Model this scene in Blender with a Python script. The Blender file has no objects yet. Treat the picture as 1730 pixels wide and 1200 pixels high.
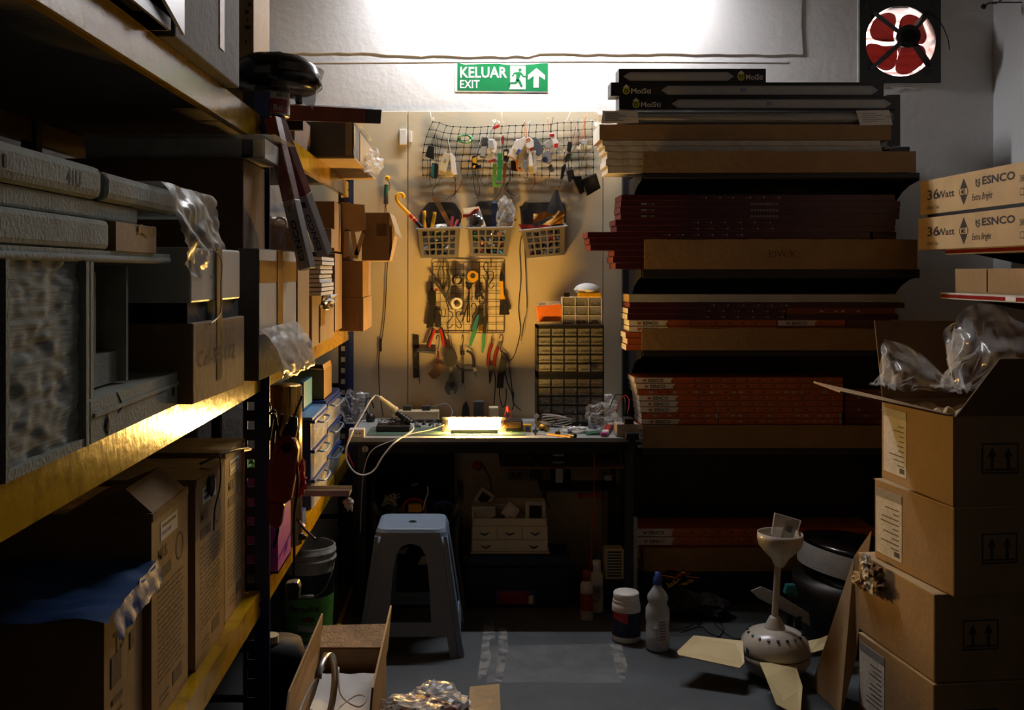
import bpy, bmesh, math, random
from mathutils import Matrix, Vector, noise as mnoise
random.seed(7)
SC = bpy.context.scene
COL = SC.collection
F = 1750.0; VX = 787.0; VY = 459.0; CZ = 1.43      # focal length in pixels, principal point, eye height
PI = math.pi

# ------------------------------------------------------------------ camera, world, exposure
cam = bpy.data.cameras.new('camera'); cam.sensor_width = 36; cam.lens = F / 1730 * 36
cam.shift_x = (865 - VX) / 1730; cam.shift_y = -(600 - VY) / 1730
cam.clip_start = 0.05
co = bpy.data.objects.new('camera', cam); COL.objects.link(co)
co.location = (0, 0, CZ); co.rotation_euler = (PI / 2, 0, 0); SC.camera = co
w = bpy.data.worlds.new('world'); SC.world = w; w.use_nodes = True
w.node_tree.nodes['Background'].inputs[0].default_value = (1.0, 0.86, 0.82, 1)
w.node_tree.nodes['Background'].inputs[1].default_value = 5.0
SC.view_settings.view_transform = 'Standard'; SC.view_settings.look = 'None'
SC.view_settings.gamma = 1; SC.view_settings.use_curve_mapping = False
SC.view_settings.exposure = 0.0
SC.cycles.use_denoising = True
SC.cycles.max_bounces = 6; SC.cycles.diffuse_bounces = 4; SC.cycles.transparent_max_bounces = 12
SC.cycles.sample_clamp_indirect = 3.0
SC.cycles.caustics_reflective = False; SC.cycles.caustics_refractive = False
TUBE_E = 330.0      # the fluorescent tube above the frame
LAMP_E = 850.0      # the warm lamp on the bench

# ------------------------------------------------------------------ materials
def hx(h):
    h = h.lstrip('#'); r = []
    for i in (0, 2, 4):
        c = int(h[i:i+2], 16) / 255
        r.append(c / 12.92 if c < .04045 else ((c + .055) / 1.055) ** 2.4)
    return r
def mat(name, col, rough=.6, metal=0, var=.25, scale=25, bump=.15, bscale=None, st=(1, 1, 1), trans=0, sub=None, dark=None, dcov=.5):
    m = bpy.data.materials.new(name); m.use_nodes = True
    nt = m.node_tree; N = nt.nodes; L = nt.links; b = N['Principled BSDF']
    c = hx(col)
    tc = N.new('ShaderNodeTexCoord'); mp = N.new('ShaderNodeMapping'); mp.inputs['Scale'].default_value = st
    L.new(tc.outputs['Object'], mp.inputs[0])
    n = N.new('ShaderNodeTexNoise'); n.inputs['Scale'].default_value = scale; n.inputs['Detail'].default_value = 5
    L.new(mp.outputs[0], n.inputs[0])
    r = N.new('ShaderNodeValToRGB'); L.new(n.outputs[0], r.inputs[0])
    r.color_ramp.elements[0].position = .3; r.color_ramp.elements[1].position = .7
    lo = hx(dark) if dark else [x * (1 - var) for x in c]
    if dark: r.color_ramp.elements[0].position = dcov - .12; r.color_ramp.elements[1].position = dcov + .12
    r.color_ramp.elements[0].color = (*lo, 1)
    r.color_ramp.elements[1].color = (*[min(1, x * (1 + var * .35)) for x in c], 1)
    L.new(r.outputs[0], b.inputs['Base Color'])
    b.inputs['Roughness'].default_value = rough; b.inputs['Metallic'].default_value = metal
    if trans: b.inputs['Transmission Weight'].default_value = trans
    if bump:
        n2 = N.new('ShaderNodeTexNoise'); n2.inputs['Scale'].default_value = bscale or scale * 4; n2.inputs['Detail'].default_value = 4
        L.new(mp.outputs[0], n2.inputs[0])
        bp = N.new('ShaderNodeBump'); bp.inputs['Strength'].default_value = bump; bp.inputs['Distance'].default_value = .01
        L.new(n2.outputs[0], bp.inputs['Height']); L.new(bp.outputs[0], b.inputs['Normal'])
    return m
def clear(name, col='#ffffff', a=.02, edge=.34, rough=.12, bump=.1, bscale=14):
    m = bpy.data.materials.new(name); m.use_nodes = True
    nt = m.node_tree; N = nt.nodes; L = nt.links; b = N['Principled BSDF']; out = N['Material Output']
    b.inputs['Base Color'].default_value = (*hx(col), 1); b.inputs['Roughness'].default_value = rough
    b.inputs['Specular IOR Level'].default_value = 1.0
    t = N.new('ShaderNodeBsdfTransparent'); mx = N.new('ShaderNodeMixShader'); lw = N.new('ShaderNodeLayerWeight')
    tc = N.new('ShaderNodeTexCoord'); n = N.new('ShaderNodeTexNoise'); n.inputs['Scale'].default_value = bscale; n.inputs['Detail'].default_value = 3
    L.new(tc.outputs['Object'], n.inputs[0])
    bp = N.new('ShaderNodeBump'); bp.inputs['Strength'].default_value = bump; bp.inputs['Distance'].default_value = .02
    L.new(n.outputs[0], bp.inputs['Height']); L.new(bp.outputs[0], b.inputs['Normal']); L.new(bp.outputs[0], lw.inputs['Normal'])
    mm = N.new('ShaderNodeMath'); mm.operation = 'MULTIPLY_ADD'; L.new(lw.outputs['Facing'], mm.inputs[0])
    mm.inputs[1].default_value = edge; mm.inputs[2].default_value = a; mm.use_clamp = True
    L.new(mm.outputs[0], mx.inputs[0]); L.new(t.outputs[0], mx.inputs[1]); L.new(b.outputs[0], mx.inputs[2]); L.new(mx.outputs[0], out.inputs[0])
    return m
def emis(name, col, e):
    m = bpy.data.materials.new(name); m.use_nodes = True
    b = m.node_tree.nodes['Principled BSDF']; c = hx(col)
    b.inputs['Base Color'].default_value = (*c, 1); b.inputs['Emission Color'].default_value = (*c, 1); b.inputs['Emission Strength'].default_value = e
    return m
MT = {}
def D(k, *a, **kw): MT[k] = mat(k, *a, **kw)
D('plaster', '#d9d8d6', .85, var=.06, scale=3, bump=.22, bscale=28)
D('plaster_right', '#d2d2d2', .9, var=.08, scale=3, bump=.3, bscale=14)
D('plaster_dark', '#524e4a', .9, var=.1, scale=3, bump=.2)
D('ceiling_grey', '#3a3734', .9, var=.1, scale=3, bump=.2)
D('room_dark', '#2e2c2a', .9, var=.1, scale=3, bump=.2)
D('floor', '#4c5255', .55, var=.28, scale=5, bump=.12, bscale=60)
D('floor_worn', '#64686a', .6, var=.3, scale=14, bump=.1)
D('floor_chip', '#85857f', .7, dark='#4c5255', scale=22, dcov=.47, bump=.2)
D('panel', '#cdbfa0', .6, var=.06, scale=4, bump=.04, bscale=60)
D('seam', '#4a4030', .8)
D('kraft', '#967850', .75, var=.16, scale=9, bump=.15, bscale=40)
D('kraft_lt', '#b3976c', .75, var=.14, scale=9, bump=.15, bscale=50)
D('kraft_dk', '#6b4f32', .8, var=.2, scale=9, bump=.15, bscale=50)
D('kraft_cut', '#b89263', .8, var=.35, scale=40, bump=.5, bscale=110, st=(1, 1, .05))
D('greycard', '#6c665c', .85, var=.25, scale=14, bump=.2)
D('print', '#2b2420', .7, var=.1)
D('print_soft', '#5f4a33', .8, var=.2)
D('tape_brown', '#a06f24', .22, var=.2, scale=14, bump=.1)
D('tape_clear', '#b79a6a', .12, var=.15, scale=14, bump=.25, bscale=18)
D('paper', '#d8d5cf', .7, var=.08, scale=12, bump=.1)
D('paper_dirty', '#c4bfb4', .7, var=.2, scale=20, bump=.2)
D('ink', '#3a3a3c', .7)
D('white', '#e4e2dc', .4, var=.05, bump=0)
D('white_matte', '#dcdad4', .7, var=.08, bump=.05)
D('cream', '#cfc4a2', .35, var=.08, scale=10, bump=.03)
D('offwhite_gloss', '#b9b2a5', .25, var=.08, scale=8, bump=.02)
D('blade', '#d9c694', .3, var=.08, scale=8, bump=.02)
D('black', '#141312', .45, var=.3, bump=.05)
D('black_matte', '#100f0f', .8, var=.3, bump=.1)
D('black_gloss', '#121010', .18, var=.2, bump=0)
D('shelf_black', '#17151a', .5, var=.25, bump=.04)
D('darkgrey', '#3c3c3e', .5, var=.2)
D('grey', '#77787a', .5, var=.15)
D('lgrey', '#a9abab', .45, var=.12)
D('yellow_beam', '#b28a14', .17, var=.35, scale=24, bump=.06, bscale=45, dark='#8a6a10', dcov=.36)
D('blue_post', '#24387a', .35, var=.3, bump=.06)
D('post_black', '#1d1b22', .5, var=.3, bump=.06)
D('deckboard', '#6f675c', .8, var=.25, scale=12, bump=.2)
D('foam', '#949a90', .9, dark='#84857a', scale=9, dcov=.42, bump=.25, bscale=150, var=.15)
D('foam_rib', '#8a9089', .9, dark='#7e8076', scale=5, dcov=.36, bump=.3, bscale=26, st=(1, .5, 7), var=.15)
D('foam_dirt', '#463e33', .9)
D('maroon', '#3d0d18', .35, var=.2, scale=30, bump=.03)
D('maroon_end', '#7a3a34', .5, var=.3, scale=30)
D('orange', '#b4591f', .4, var=.25, scale=18, bump=.03)
D('orange_dk', '#84371a', .4, var=.25, scale=18, bump=.03)
D('boxblack', '#1b1918', .4, var=.2, bump=.03)
D('silver_print', '#9b9ba0', .35, var=.1, scale=8, bump=0)
D('lime', '#b9c21e', .5)
D('red', '#b3231c', .4, var=.15)
D('reddk', '#86231f', .45, var=.3, bump=.1)
D('blue', '#2a4c9c', .4, var=.15)
D('bluegrey', '#788a9e', .42, var=.1, scale=60, bump=.03)
D('blueplastic', '#2c4690', .35, var=.2)
D('bluelight', '#7697c4', .35, var=.2)
D('navy', '#141c3d', .5, var=.3)
D('cyan', '#2c8aa8', .5, var=.2)
D('pink', '#b0479f', .4, var=.15)
D('green', '#2c8a4c', .4, var=.2)
D('greenlt', '#6cb04a', .5, var=.3, scale=12)
D('green_dk', '#1f5a46', .5, var=.2)
D('signgreen', '#11713f', .4, var=.06, bump=0)
D('pcb', '#2f8a45', .4, var=.3, scale=120)
D('yellow', '#e0a814', .4, var=.12)
D('orangeplastic', '#d9722a', .4, var=.15)
D('teal', '#1f6e70', .5, var=.2)
D('basket_grey', '#6f6963', .5, var=.06, bump=0)
D('basket_dk', '#4b4d52', .45, var=.08, bump=0)
D('steel', '#8c8a86', .3, 1, var=.25, scale=30, bump=.05)
D('steel_dk', '#4a4743', .4, .9, var=.3, scale=30, bump=.08)
D('alu', '#b7b7b5', .3, 1, var=.12, bump=.03)
D('brownpack', '#8a3d1e', .25, var=.2, scale=12, bump=.02)
D('greypack', '#a5a19e', .35, var=.1, bump=.02)
D('gold', '#b98f3f', .25, .7, var=.3, scale=40, bump=.6, bscale=18, st=(3, 3, .3))
D('brass', '#b08a3a', .3, .9, var=.2)
D('tarp', '#27528c', .5, var=.25, scale=12, bump=.4, bscale=14)
D('ragdark', '#4b463c', .9, var=.4, scale=10, bump=.8, bscale=14)
D('redblade', '#8f2420', .35, var=.2, bump=0)
D('fanblade', '#8a241e', .4, var=.1, bump=0, trans=.4)
D('bristle', '#191613', .9, var=.4, scale=90, bump=.8, bscale=140, st=(1, 1, .1))
D('wood', '#80592c', .5, var=.35, scale=12, bump=.2, st=(1, 1, .15))
D('leather', '#c08a35', .6, var=.2, bump=.2)
D('bucket_white', '#b9b6ab', .4, dark='#55544e', scale=14, dcov=.4, bump=.03)
D('table_top', '#9aa0a0', .35, var=.12, scale=8, bump=.02)
D('duct', '#c9a8a0', .3, .3, var=.2, scale=20)
MT['yellow_beam'].node_tree.nodes['Principled BSDF'].inputs['Specular IOR Level'].default_value = .3
MT['film'] = clear('film')
MT['film_thick'] = clear('film_thick', '#dcdad4', .2, .5, .3, .15, 16)
MT['film_fine'] = clear('film_fine', '#ececea', .14, .6, .14, .3, 34)
MT['clear_plastic'] = clear('clear_plastic', '#d9dadb', .22, .4, .1, 0)
MT['drawer_front'] = clear('drawer_front', '#a9a79f', .3, .35, .15, .1, 60)
MT['glassmat'] = clear('glassmat', '#6f8f80', .55, .3, .1, 0)
MT['visor'] = clear('visor', '#6a625c', .5, .3, .08, 0)
MT['bottle'] = clear('bottle', '#cfd8dc', .55, .3, .2, 0)
MT['tube_light'] = emis('tube_light', '#fdfbff', TUBE_E)
MT['lamp_light'] = emis('lamp_light', '#ffc566', LAMP_E)
def G(k): return MT[k]

# ------------------------------------------------------------------ mesh builder
I4 = Matrix.Identity(4)
_tc = {}
def textmesh(s, bold):
    k = (s, bold)
    if k not in _tc:
        cu = bpy.data.curves.new('t', 'FONT'); cu.body = s; cu.resolution_u = 2; cu.offset = bold
        o = bpy.data.objects.new('t', cu); me = bpy.data.meshes.new_from_object(o)
        V = [v.co.copy() for v in me.vertices]; Fc = [tuple(p.vertices) for p in me.polygons]
        bpy.data.meshes.remove(me); bpy.data.objects.remove(o); bpy.data.curves.remove(cu)
        _tc[k] = (V, Fc)
    return _tc[k]
class M:
    def __init__(s): s.v = []; s.f = []; s.mi = []; s.sm = []; s.mats = []
    def add(s, V, Fc, m, T=I4, smooth=False):
        if m not in s.mats: s.mats.append(m)
        k = s.mats.index(m); o = len(s.v)
        s.v += [T @ Vector(p) for p in V]
        for f in Fc: s.f.append(tuple(i + o for i in f)); s.mi.append(k); s.sm.append(smooth)
        return s
    def box(s, a, b, m, T=I4):
        x0, y0, z0 = a; x1, y1, z1 = b
        V = [(x0, y0, z0), (x1, y0, z0), (x1, y1, z0), (x0, y1, z0), (x0, y0, z1), (x1, y0, z1), (x1, y1, z1), (x0, y1, z1)]
        return s.add(V, [(0, 3, 2, 1), (4, 5, 6, 7), (0, 1, 5, 4), (1, 2, 6, 5), (2, 3, 7, 6), (3, 0, 4, 7)], m, T)
    def prism(s, P, t, m, T=I4, z0=0, smooth=False):
        n = len(P)
        V = [(p[0], p[1], z0) for p in P] + [(p[0], p[1], z0 + t) for p in P]
        Fc = [tuple(range(n))[::-1], tuple(range(n, 2 * n))] + [(i, (i + 1) % n, n + (i + 1) % n, n + i) for i in range(n)]
        return s.add(V, Fc, m, T)
    def quad(s, a, b, c, d, m, T=I4): return s.add([a, b, c, d], [(0, 1, 2, 3)], m, T)
    def lathe(s, pr, m, T=I4, n=28, smooth=True):
        V = []; Fc = []
        for r, z in pr:
            for i in range(n): V.append((r * math.cos(2 * PI * i / n), r * math.sin(2 * PI * i / n), z))
        for j in range(len(pr) - 1):
            for i in range(n): Fc.append((j * n + i, j * n + (i + 1) % n, (j + 1) * n + (i + 1) % n, (j + 1) * n + i))
        if pr[0][0] > 1e-5: Fc.append(tuple(range(n))[::-1])
        if pr[-1][0] > 1e-5: Fc.append(tuple(range((len(pr) - 1) * n, len(pr) * n)))
        return s.add(V, Fc, m, T, smooth)
    def openlathe(s, pr, m, T=I4, n=28):
        V = []; Fc = []
        for r, z in pr:
            for i in range(n): V.append((r * math.cos(2 * PI * i / n), r * math.sin(2 * PI * i / n), z))
        for j in range(len(pr) - 1):
            for i in range(n): Fc.append((j * n + i, j * n + (i + 1) % n, (j + 1) * n + (i + 1) % n, (j + 1) * n + i))
        return s.add(V, Fc, m, T, True)
    def cyl(s, a, b, r0, m, r1=None, n=16, smooth=True):
        a = Vector(a); b = Vector(b); d = b - a; L = d.length
        T = Matrix.Translation(a) @ d.to_track_quat('Z', 'Y').to_matrix().to_4x4()
        r1 = r0 if r1 is None else r1
        V = []; Fc = []
        for r, z in ((r0, 0), (r1, L)):
            for i in range(n): V.append((r * math.cos(2 * PI * i / n), r * math.sin(2 * PI * i / n), z))
        for i in range(n): Fc.append((i, (i + 1) % n, n + (i + 1) % n, n + i))
        s.add(V, Fc, m, T, smooth)
        s.add(V, [tuple(range(n))[::-1], tuple(range(n, 2 * n))], m, T)
        return s
    def bar(s, a, b, w, t, m, roll=0):
        a = Vector(a); b = Vector(b); d = b - a
        T = Matrix.Translation(a) @ d.to_track_quat('Z', 'Y').to_matrix().to_4x4() @ Matrix.Rotation(roll, 4, 'Z')
        return s.box((-w / 2, -t / 2, 0), (w / 2, t / 2, d.length), m, T)
    def tube(s, P, r, m, n=6, sub=5, closed=False, taper=None):
        P = [Vector(p) for p in P]; Q = []
        if sub > 1 and len(P) > 2:
            K = len(P)
            for i in range(K if closed else K - 1):
                p0 = P[(i - 1) % K] if closed or i else P[i]; p1 = P[i]; p2 = P[(i + 1) % K]; p3 = P[(i + 2) % K] if closed or i + 2 < K else P[i + 1]
                for j in range(sub):
                    t = j / sub
                    Q.append(.5 * ((2 * p1) + (p2 - p0) * t + (2 * p0 - 5 * p1 + 4 * p2 - p3) * t * t + (3 * p1 - p0 - 3 * p2 + p3) * t ** 3))
            if not closed: Q.append(P[-1])
        else: Q = P
        V = []; Fc = []; K = len(Q); up = None
        for i in range(K):
            d = (Q[(i + 1) % K] - Q[i - 1]) if closed else (Q[min(i + 1, K - 1)] - Q[max(i - 1, 0)])
            if d.length < 1e-9: d = Vector((0, 0, 1))
            d.normalize()
            if up is None: up = d.orthogonal()
            u = (up - d * up.dot(d)); u = u.normalized() if u.length > 1e-6 else d.orthogonal().normalized(); up = u
            w_ = d.cross(u); rr = r if taper is None else r + (taper - r) * i / (K - 1)
            for k in range(n):
                a = 2 * PI * k / n; V.append(Q[i] + (u * math.cos(a) + w_ * math.sin(a)) * rr)
        for i in range(K if closed else K - 1):
            for k in range(n):
                i2 = (i + 1) % K
                Fc.append((i * n + k, i * n + (k + 1) % n, i2 * n + (k + 1) % n, i2 * n + k))
        if not closed: Fc += [tuple(range(n))[::-1], tuple(range((K - 1) * n, K * n))]
        return s.add(V, Fc, m, I4, True)
    def grid(s, fn, nu, nv, m, T=I4, smooth=True):
        V = [fn(i / nu, j / nv) for j in range(nv + 1) for i in range(nu + 1)]
        Fc = [(j * (nu + 1) + i, j * (nu + 1) + i + 1, (j + 1) * (nu + 1) + i + 1, (j + 1) * (nu + 1) + i) for j in range(nv) for i in range(nu)]
        return s.add(V, Fc, m, T, smooth)
    def blob(s, c, sz, m, seed=0, amp=.35, fr=2.2, n=26, pinch=0, smooth=False, flat=0):
        """crumpled closed shape: a bag, a rag, a heap"""
        V = []; Fc = []; nv = n * 2 // 3
        for j in range(nv + 1):
            th = PI * j / nv
            for i in range(n):
                ph = 2 * PI * i / n
                d = Vector((math.sin(th) * math.cos(ph), math.sin(th) * math.sin(ph), -math.cos(th)))
                q = d * fr + Vector((seed * 7.3, seed * 3.1, seed))
                k = 1 + amp * (mnoise.noise(q) + .6 * abs(mnoise.noise(q * 2.3)) - .2 + .25 * mnoise.noise(q * 5))
                z = d.z
                if pinch and z > .3: k *= 1 - pinch * (z - .3) / .7; z = z * (1 + pinch * .5)
                if flat and z < -flat: z = -flat
                V.append((c[0] + d.x * k * sz[0], c[1] + d.y * k * sz[1], c[2] + z * (k if z > -flat or not flat else 1) * sz[2]))
        for j in range(nv):
            for i in range(n): Fc.append((j * n + i, j * n + (i + 1) % n, (j + 1) * n + (i + 1) % n, (j + 1) * n + i))
        return s.add(V, Fc, m, I4, smooth)
    def text(s, t, m, o, xd, yd, h, bold=0.0, sx=1.0, w=None):
        """lettering of cap height h from the lower left point o along xd, up along yd"""
        V, Fc = textmesh(t, bold)
        k = h / .69; xd = Vector(xd).normalized(); yd = Vector(yd).normalized(); o = Vector(o)
        if w:
            wd = max(v.x for v in V) * k; sx = w / wd
        s.add([o + xd * (v.x * k * sx) + yd * (v.y * k) for v in V], Fc, m)
        return s
def mesh_of(m, name, inv):
    me = bpy.data.meshes.new(name)
    me.from_pydata([inv @ v for v in m.v], [], m.f)
    for x in m.mats: me.materials.append(x if not isinstance(x, str) else G(x))
    me.polygons.foreach_set('material_index', m.mi); me.polygons.foreach_set('use_smooth', m.sm)
    bm = bmesh.new(); bm.from_mesh(me); bmesh.ops.recalc_face_normals(bm, faces=bm.faces); bm.to_mesh(me); bm.free()
    me.update(); return me
def bevel(o, b):
    if b:
        md = o.modifiers.new('bevel', 'BEVEL'); md.width = b; md.segments = 2; md.limit_method = 'ANGLE'; md.angle_limit = .9
def tagit(o, label, cat, group=None, kind=None):
    if label: o['label'] = label
    if cat: o['category'] = cat
    if group: o['group'] = group
    if kind: o['kind'] = kind
WM = {}
def thing(name, label, cat, loc, group=None):
    o = bpy.data.objects.new(name, None); COL.objects.link(o); o.empty_display_size = .05
    o.location = loc; WM[o.name] = Vector(loc); tagit(o, label, cat, group); return o
def part(name, m, parent, bev=0, label=None):
    base = WM[parent.name]
    o = bpy.data.objects.new(name, mesh_of(m, name, Matrix.Translation(-base))); COL.objects.link(o); o.parent = parent
    WM[o.name] = base; bevel(o, bev)
    if label: o['label'] = label
    return o
def solo(name, m, label=None, cat=None, group=None, bev=0, kind=None):
    xs = [v.x for v in m.v]; ys = [v.y for v in m.v]; zs = [v.z for v in m.v]
    c = Vector(((min(xs) + max(xs)) / 2, (min(ys) + max(ys)) / 2, min(zs)))
    o = bpy.data.objects.new(name, mesh_of(m, name, Matrix.Translation(-c))); COL.objects.link(o); o.location = c
    WM[o.name] = c; bevel(o, bev); tagit(o, label, cat, group, kind); return o
def struct(name, m): return solo(name, m, kind='structure')
# photo frame to place: a point at depth Y
def X(px, Y): return (px - VX) * Y / F
def Z(py, Y): return CZ - (py - VY) * Y / F
def at(px, py, Y): return Vector((X(px, Y), Y, Z(py, Y)))
def PXM(Y):
    """matrix for outlines measured on a plane facing the room at depth Y: (u, v, out of the plane in metres)"""
    k = Y / F
    return Matrix(((k, 0, 0, -VX * k), (0, 0, -1, Y), (0, -k, 0, CZ + VY * k), (0, 0, 0, 1)))
def RT(loc, rz=0, rx=0, ry=0): return Matrix.Translation(loc) @ Matrix.Rotation(rz, 4, 'Z') @ Matrix.Rotation(ry, 4, 'Y') @ Matrix.Rotation(rx, 4, 'X')
def R(d): return math.radians(d)
def circle(cx, cy, r, n=24, a0=0, a1=2 * PI, ry=None):
    full = abs(a1 - a0 - 2 * PI) < 1e-6; k = n if full else n + 1
    return [(cx + r * math.cos(a0 + (a1 - a0) * i / n), cy + (ry or r) * math.sin(a0 + (a1 - a0) * i / n)) for i in range(k)]
# ------------------------------------------------------------------ the room
WB = 4.85; XR = 2.47; XL = -1.25; ZC = 3.0; YN = -1.6
m = M(); m.box((XL - .15, YN, -.1), (XR + .15, WB + .15, 0), 'floor')
# worn rectangle of older paint and chips with their own ragged edges
def fpt(px, py):
    Y = F * CZ / (py - VY); return (X(px, Y), Y)
def fpatch(P, mt, h=.0006): m.add([(*fpt(*p), h) for p in P], [tuple(range(len(P)))], mt)
fpatch([(818, 1052), (834, 1050), (836, 1078), (826, 1082), (830, 1112), (822, 1140), (806, 1150), (812, 1110)], 'floor_chip')
fpatch([(842, 1062), (856, 1060), (858, 1100), (852, 1130), (848, 1153), (836, 1150), (842, 1110)], 'floor_chip')
fpatch([(830, 1092), (1030, 1088), (1052, 1154), (822, 1154)], 'floor_worn', .0004)
fpatch([(1030, 1088), (1050, 1090), (1060, 1125), (1056, 1148), (1044, 1146), (1036, 1112)], 'floor_chip', .0008)
struct('floor', m)
m = M()
for a, b in ((( XL - .15, 0), (1.875, ZC)), ((2.195, 0), (XR + .15, ZC)), ((1.875, 0), (2.195, 2.345)), ((1.875, 2.665), (2.195, ZC))):
    m.box((a[0], WB, a[1]), (b[0], WB + .15, b[1]), 'plaster')
struct('wall_back', m)
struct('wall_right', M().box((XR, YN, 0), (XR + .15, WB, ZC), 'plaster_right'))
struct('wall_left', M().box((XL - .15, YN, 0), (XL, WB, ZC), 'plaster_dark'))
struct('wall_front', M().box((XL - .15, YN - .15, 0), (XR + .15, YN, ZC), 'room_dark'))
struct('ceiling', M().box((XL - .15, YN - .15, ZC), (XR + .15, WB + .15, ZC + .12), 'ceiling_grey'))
# thicker coat of plaster above the panels: ragged lower edge
m = M(); P = []
for i in range(46):
    px = 452 + i * 20; P.append((px, 90 + (px - 452) * .003 + random.uniform(-1.6, 1.6) + (4 if 640 < px < 900 else 0)))
P += [(1356, 92), (1353, 40), (1356, -60), (452, -60)]
m.prism(P, .006, 'plaster', PXM(WB)); struct('trim_1', m)
m = M()
m.prism([(452, 103), (760, 102), (1100, 101), (1330, 103), (1330, 106), (1000, 104), (760, 105), (452, 107)], .003, 'plaster', PXM(WB)); struct('trim_2', m)
# wall panels (three boards)
def wpanel(x0, x1, label):
    m = M(); m.box((X(x0, WB), WB - .012, .002), (X(x1, WB), WB, Z(189, WB)), 'panel')
    solo('wall_board', m, label, 'wall board', 'cream wall boards behind the bench', bev=.0015)
wpanel(520, 688.4, 'cream wall board left of the hanging net, partly behind the rack')
wpanel(689.8, 1017.6, 'widest cream wall board, behind the net, baskets and hanging tools')
wpanel(1019, 1061, 'narrow cream wall board between the seam and the black shelving')

# ceiling tube light just above the frame
t = thing('tube_light', 'white fluorescent batten high on the back wall above the green sign', 'light', (.355, WB - .1, 2.88))
m = M(); m.box((-.26, WB - .2, 2.905), (.97, WB, 2.96), 'white'); part('housing', m, t, .003)
m = M(); m.cyl((-.24, WB - .2, 2.88), (.95, WB - .2, 2.88), .014, 'tube_light'); part('tube', m, t)
m = M()
for x in (-.255, .95): m.box((x, WB - .22, 2.86), (x + .014, WB - .17, 2.91), 'white')
part('lamp_holder', m, t, .002)

# exit sign
t = thing('exit_sign', 'green and white KELUAR EXIT sign with running figure and up arrow', 'sign', at(848, 156, WB))
P = PXM(WB - .003)
m = M(); m.prism([(769, 107), (927, 106.5), (926, 156), (769, 155)], .003, 'white', PXM(WB)); part('backing', m, t)
m = M(); m.prism([(772.5, 106.2), (780, 107.5), (786, 109.5), (805, 108.2), (842, 107.3), (858, 110), (884, 110), (905, 108), (912, 107), (926, 106.8), (925.5, 154.5), (772.5, 153)], .0008, 'signgreen', P); part('green_face', m, t)
P = PXM(WB - .0042); m = M()
k = WB / F
m.text('KELUAR', 'white_matte', at(776.2, 130.8, WB - .0046), (1, 0, 0), (0, 0, 1), 17.4 * k, .02, w=80.5 * k)
m.text('EXIT', 'white_matte', at(776.2, 148.8, WB - .0046), (1, 0, 0), (0, 0, 1), 13.4 * k, .012, w=34 * k)
part('lettering', m, t)
m = M(); m.prism([(862, 111.2), (888, 111.2), (888, 151), (860, 151), (862, 147)], .0005, 'white_matte', P); part('door_symbol', m, t)
def sg(u, v): return (740 + u / 7.864, 80 + v / 7.864)
m = M(); PP = PXM(WB - .005)
m.prism([sg(1090 + 22 * math.cos(a), 300 + 22 * math.sin(a)) for a in [i * PI / 8 for i in range(16)]], .0005, 'signgreen', PP)
m.prism([sg(*p) for p in [(1010, 335), (1075, 325), (1110, 335), (1140, 375), (1180, 378), (1180, 395), (1128, 395), (1098, 365), (1078, 425), (1100, 450), (1128, 522), (1100, 530), (1062, 458), (1035, 430), (1040, 360), (1015, 355), (998, 392), (978, 385)]], .0005, 'signgreen', PP)
m.prism([sg(*p) for p in [(1040, 425), (1075, 430), (1050, 478), (1030, 486), (955, 486), (930, 495), (945, 465), (1022, 462)]], .0005, 'signgreen', PP)
part('running_figure', m, t)
m = M(); m.prism([sg(*p) for p in [(1308, 275), (1422, 372), (1418, 430), (1340, 378), (1338, 535), (1268, 535), (1272, 378), (1195, 432), (1195, 370)]], .0005, 'white_matte', P); part('arrow', m, t)

# door sensor, two pieces
m = M(); m.prism([(675, 219), (687, 219), (687, 245), (675, 245)], .014, 'white', PXM(WB - .012)); solo('door_sensor', m, 'larger white door sensor block on the board, left of the seam', 'sensor', 'door sensor halves', .002)
m = M(); m.prism([(690.5, 222), (696, 222), (696, 241), (690.5, 241)], .01, 'white', PXM(WB - .012)); solo('door_sensor', m, 'smaller slim white magnet half, right of the seam', 'sensor', 'door sensor halves', .002)

# exhaust fan
C0 = (1520.5, 70); t = thing('exhaust_fan', 'black square exhaust fan with dark red blades, daylight shining through', 'fan', at(1520, 140, WB))
P = PXM(WB - .004); K = 40
out = []; inn = circle(C0[0], C0[1], 59.5, K)
for i in range(K):
    a = 2 * PI * i / K; c, s_ = math.cos(a), math.sin(a); r = 1 / max(abs(c), abs(s_)); out.append((C0[0] + c * r * 68.2, C0[1] + s_ * r * 70))
V = [(*p, 0) for p in out] + [(*p, 0) for p in inn] + [(*p, .006) for p in out] + [(*p, .006) for p in inn]
Fc = []
for i in range(K):
    j = (i + 1) % K; Fc += [(i, j, K + j, K + i), (2 * K + i, 2 * K + j, 3 * K + j, 3 * K + i), (i, j, 2 * K + j, 2 * K + i), (K + i, K + j, 3 * K + j, 3 * K + i)]
m = M(); m.add(V, Fc, 'black', P); part('frame', m, t)
m = M(); V = [(C0[0] + 59.5 * math.cos(2 * PI * i / K), C0[1] + 59.5 * math.sin(2 * PI * i / K), d) for d in (.0, -.07) for i in range(K)]
m.add(V, [(i, (i + 1) % K, K + (i + 1) % K, K + i) for i in range(K)], 'duct', P, True); part('duct_ring', m, t)
hub = (1537, 62)
hub = (C0[0] + 3, C0[1] - 2)
cx, cy = C0
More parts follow.
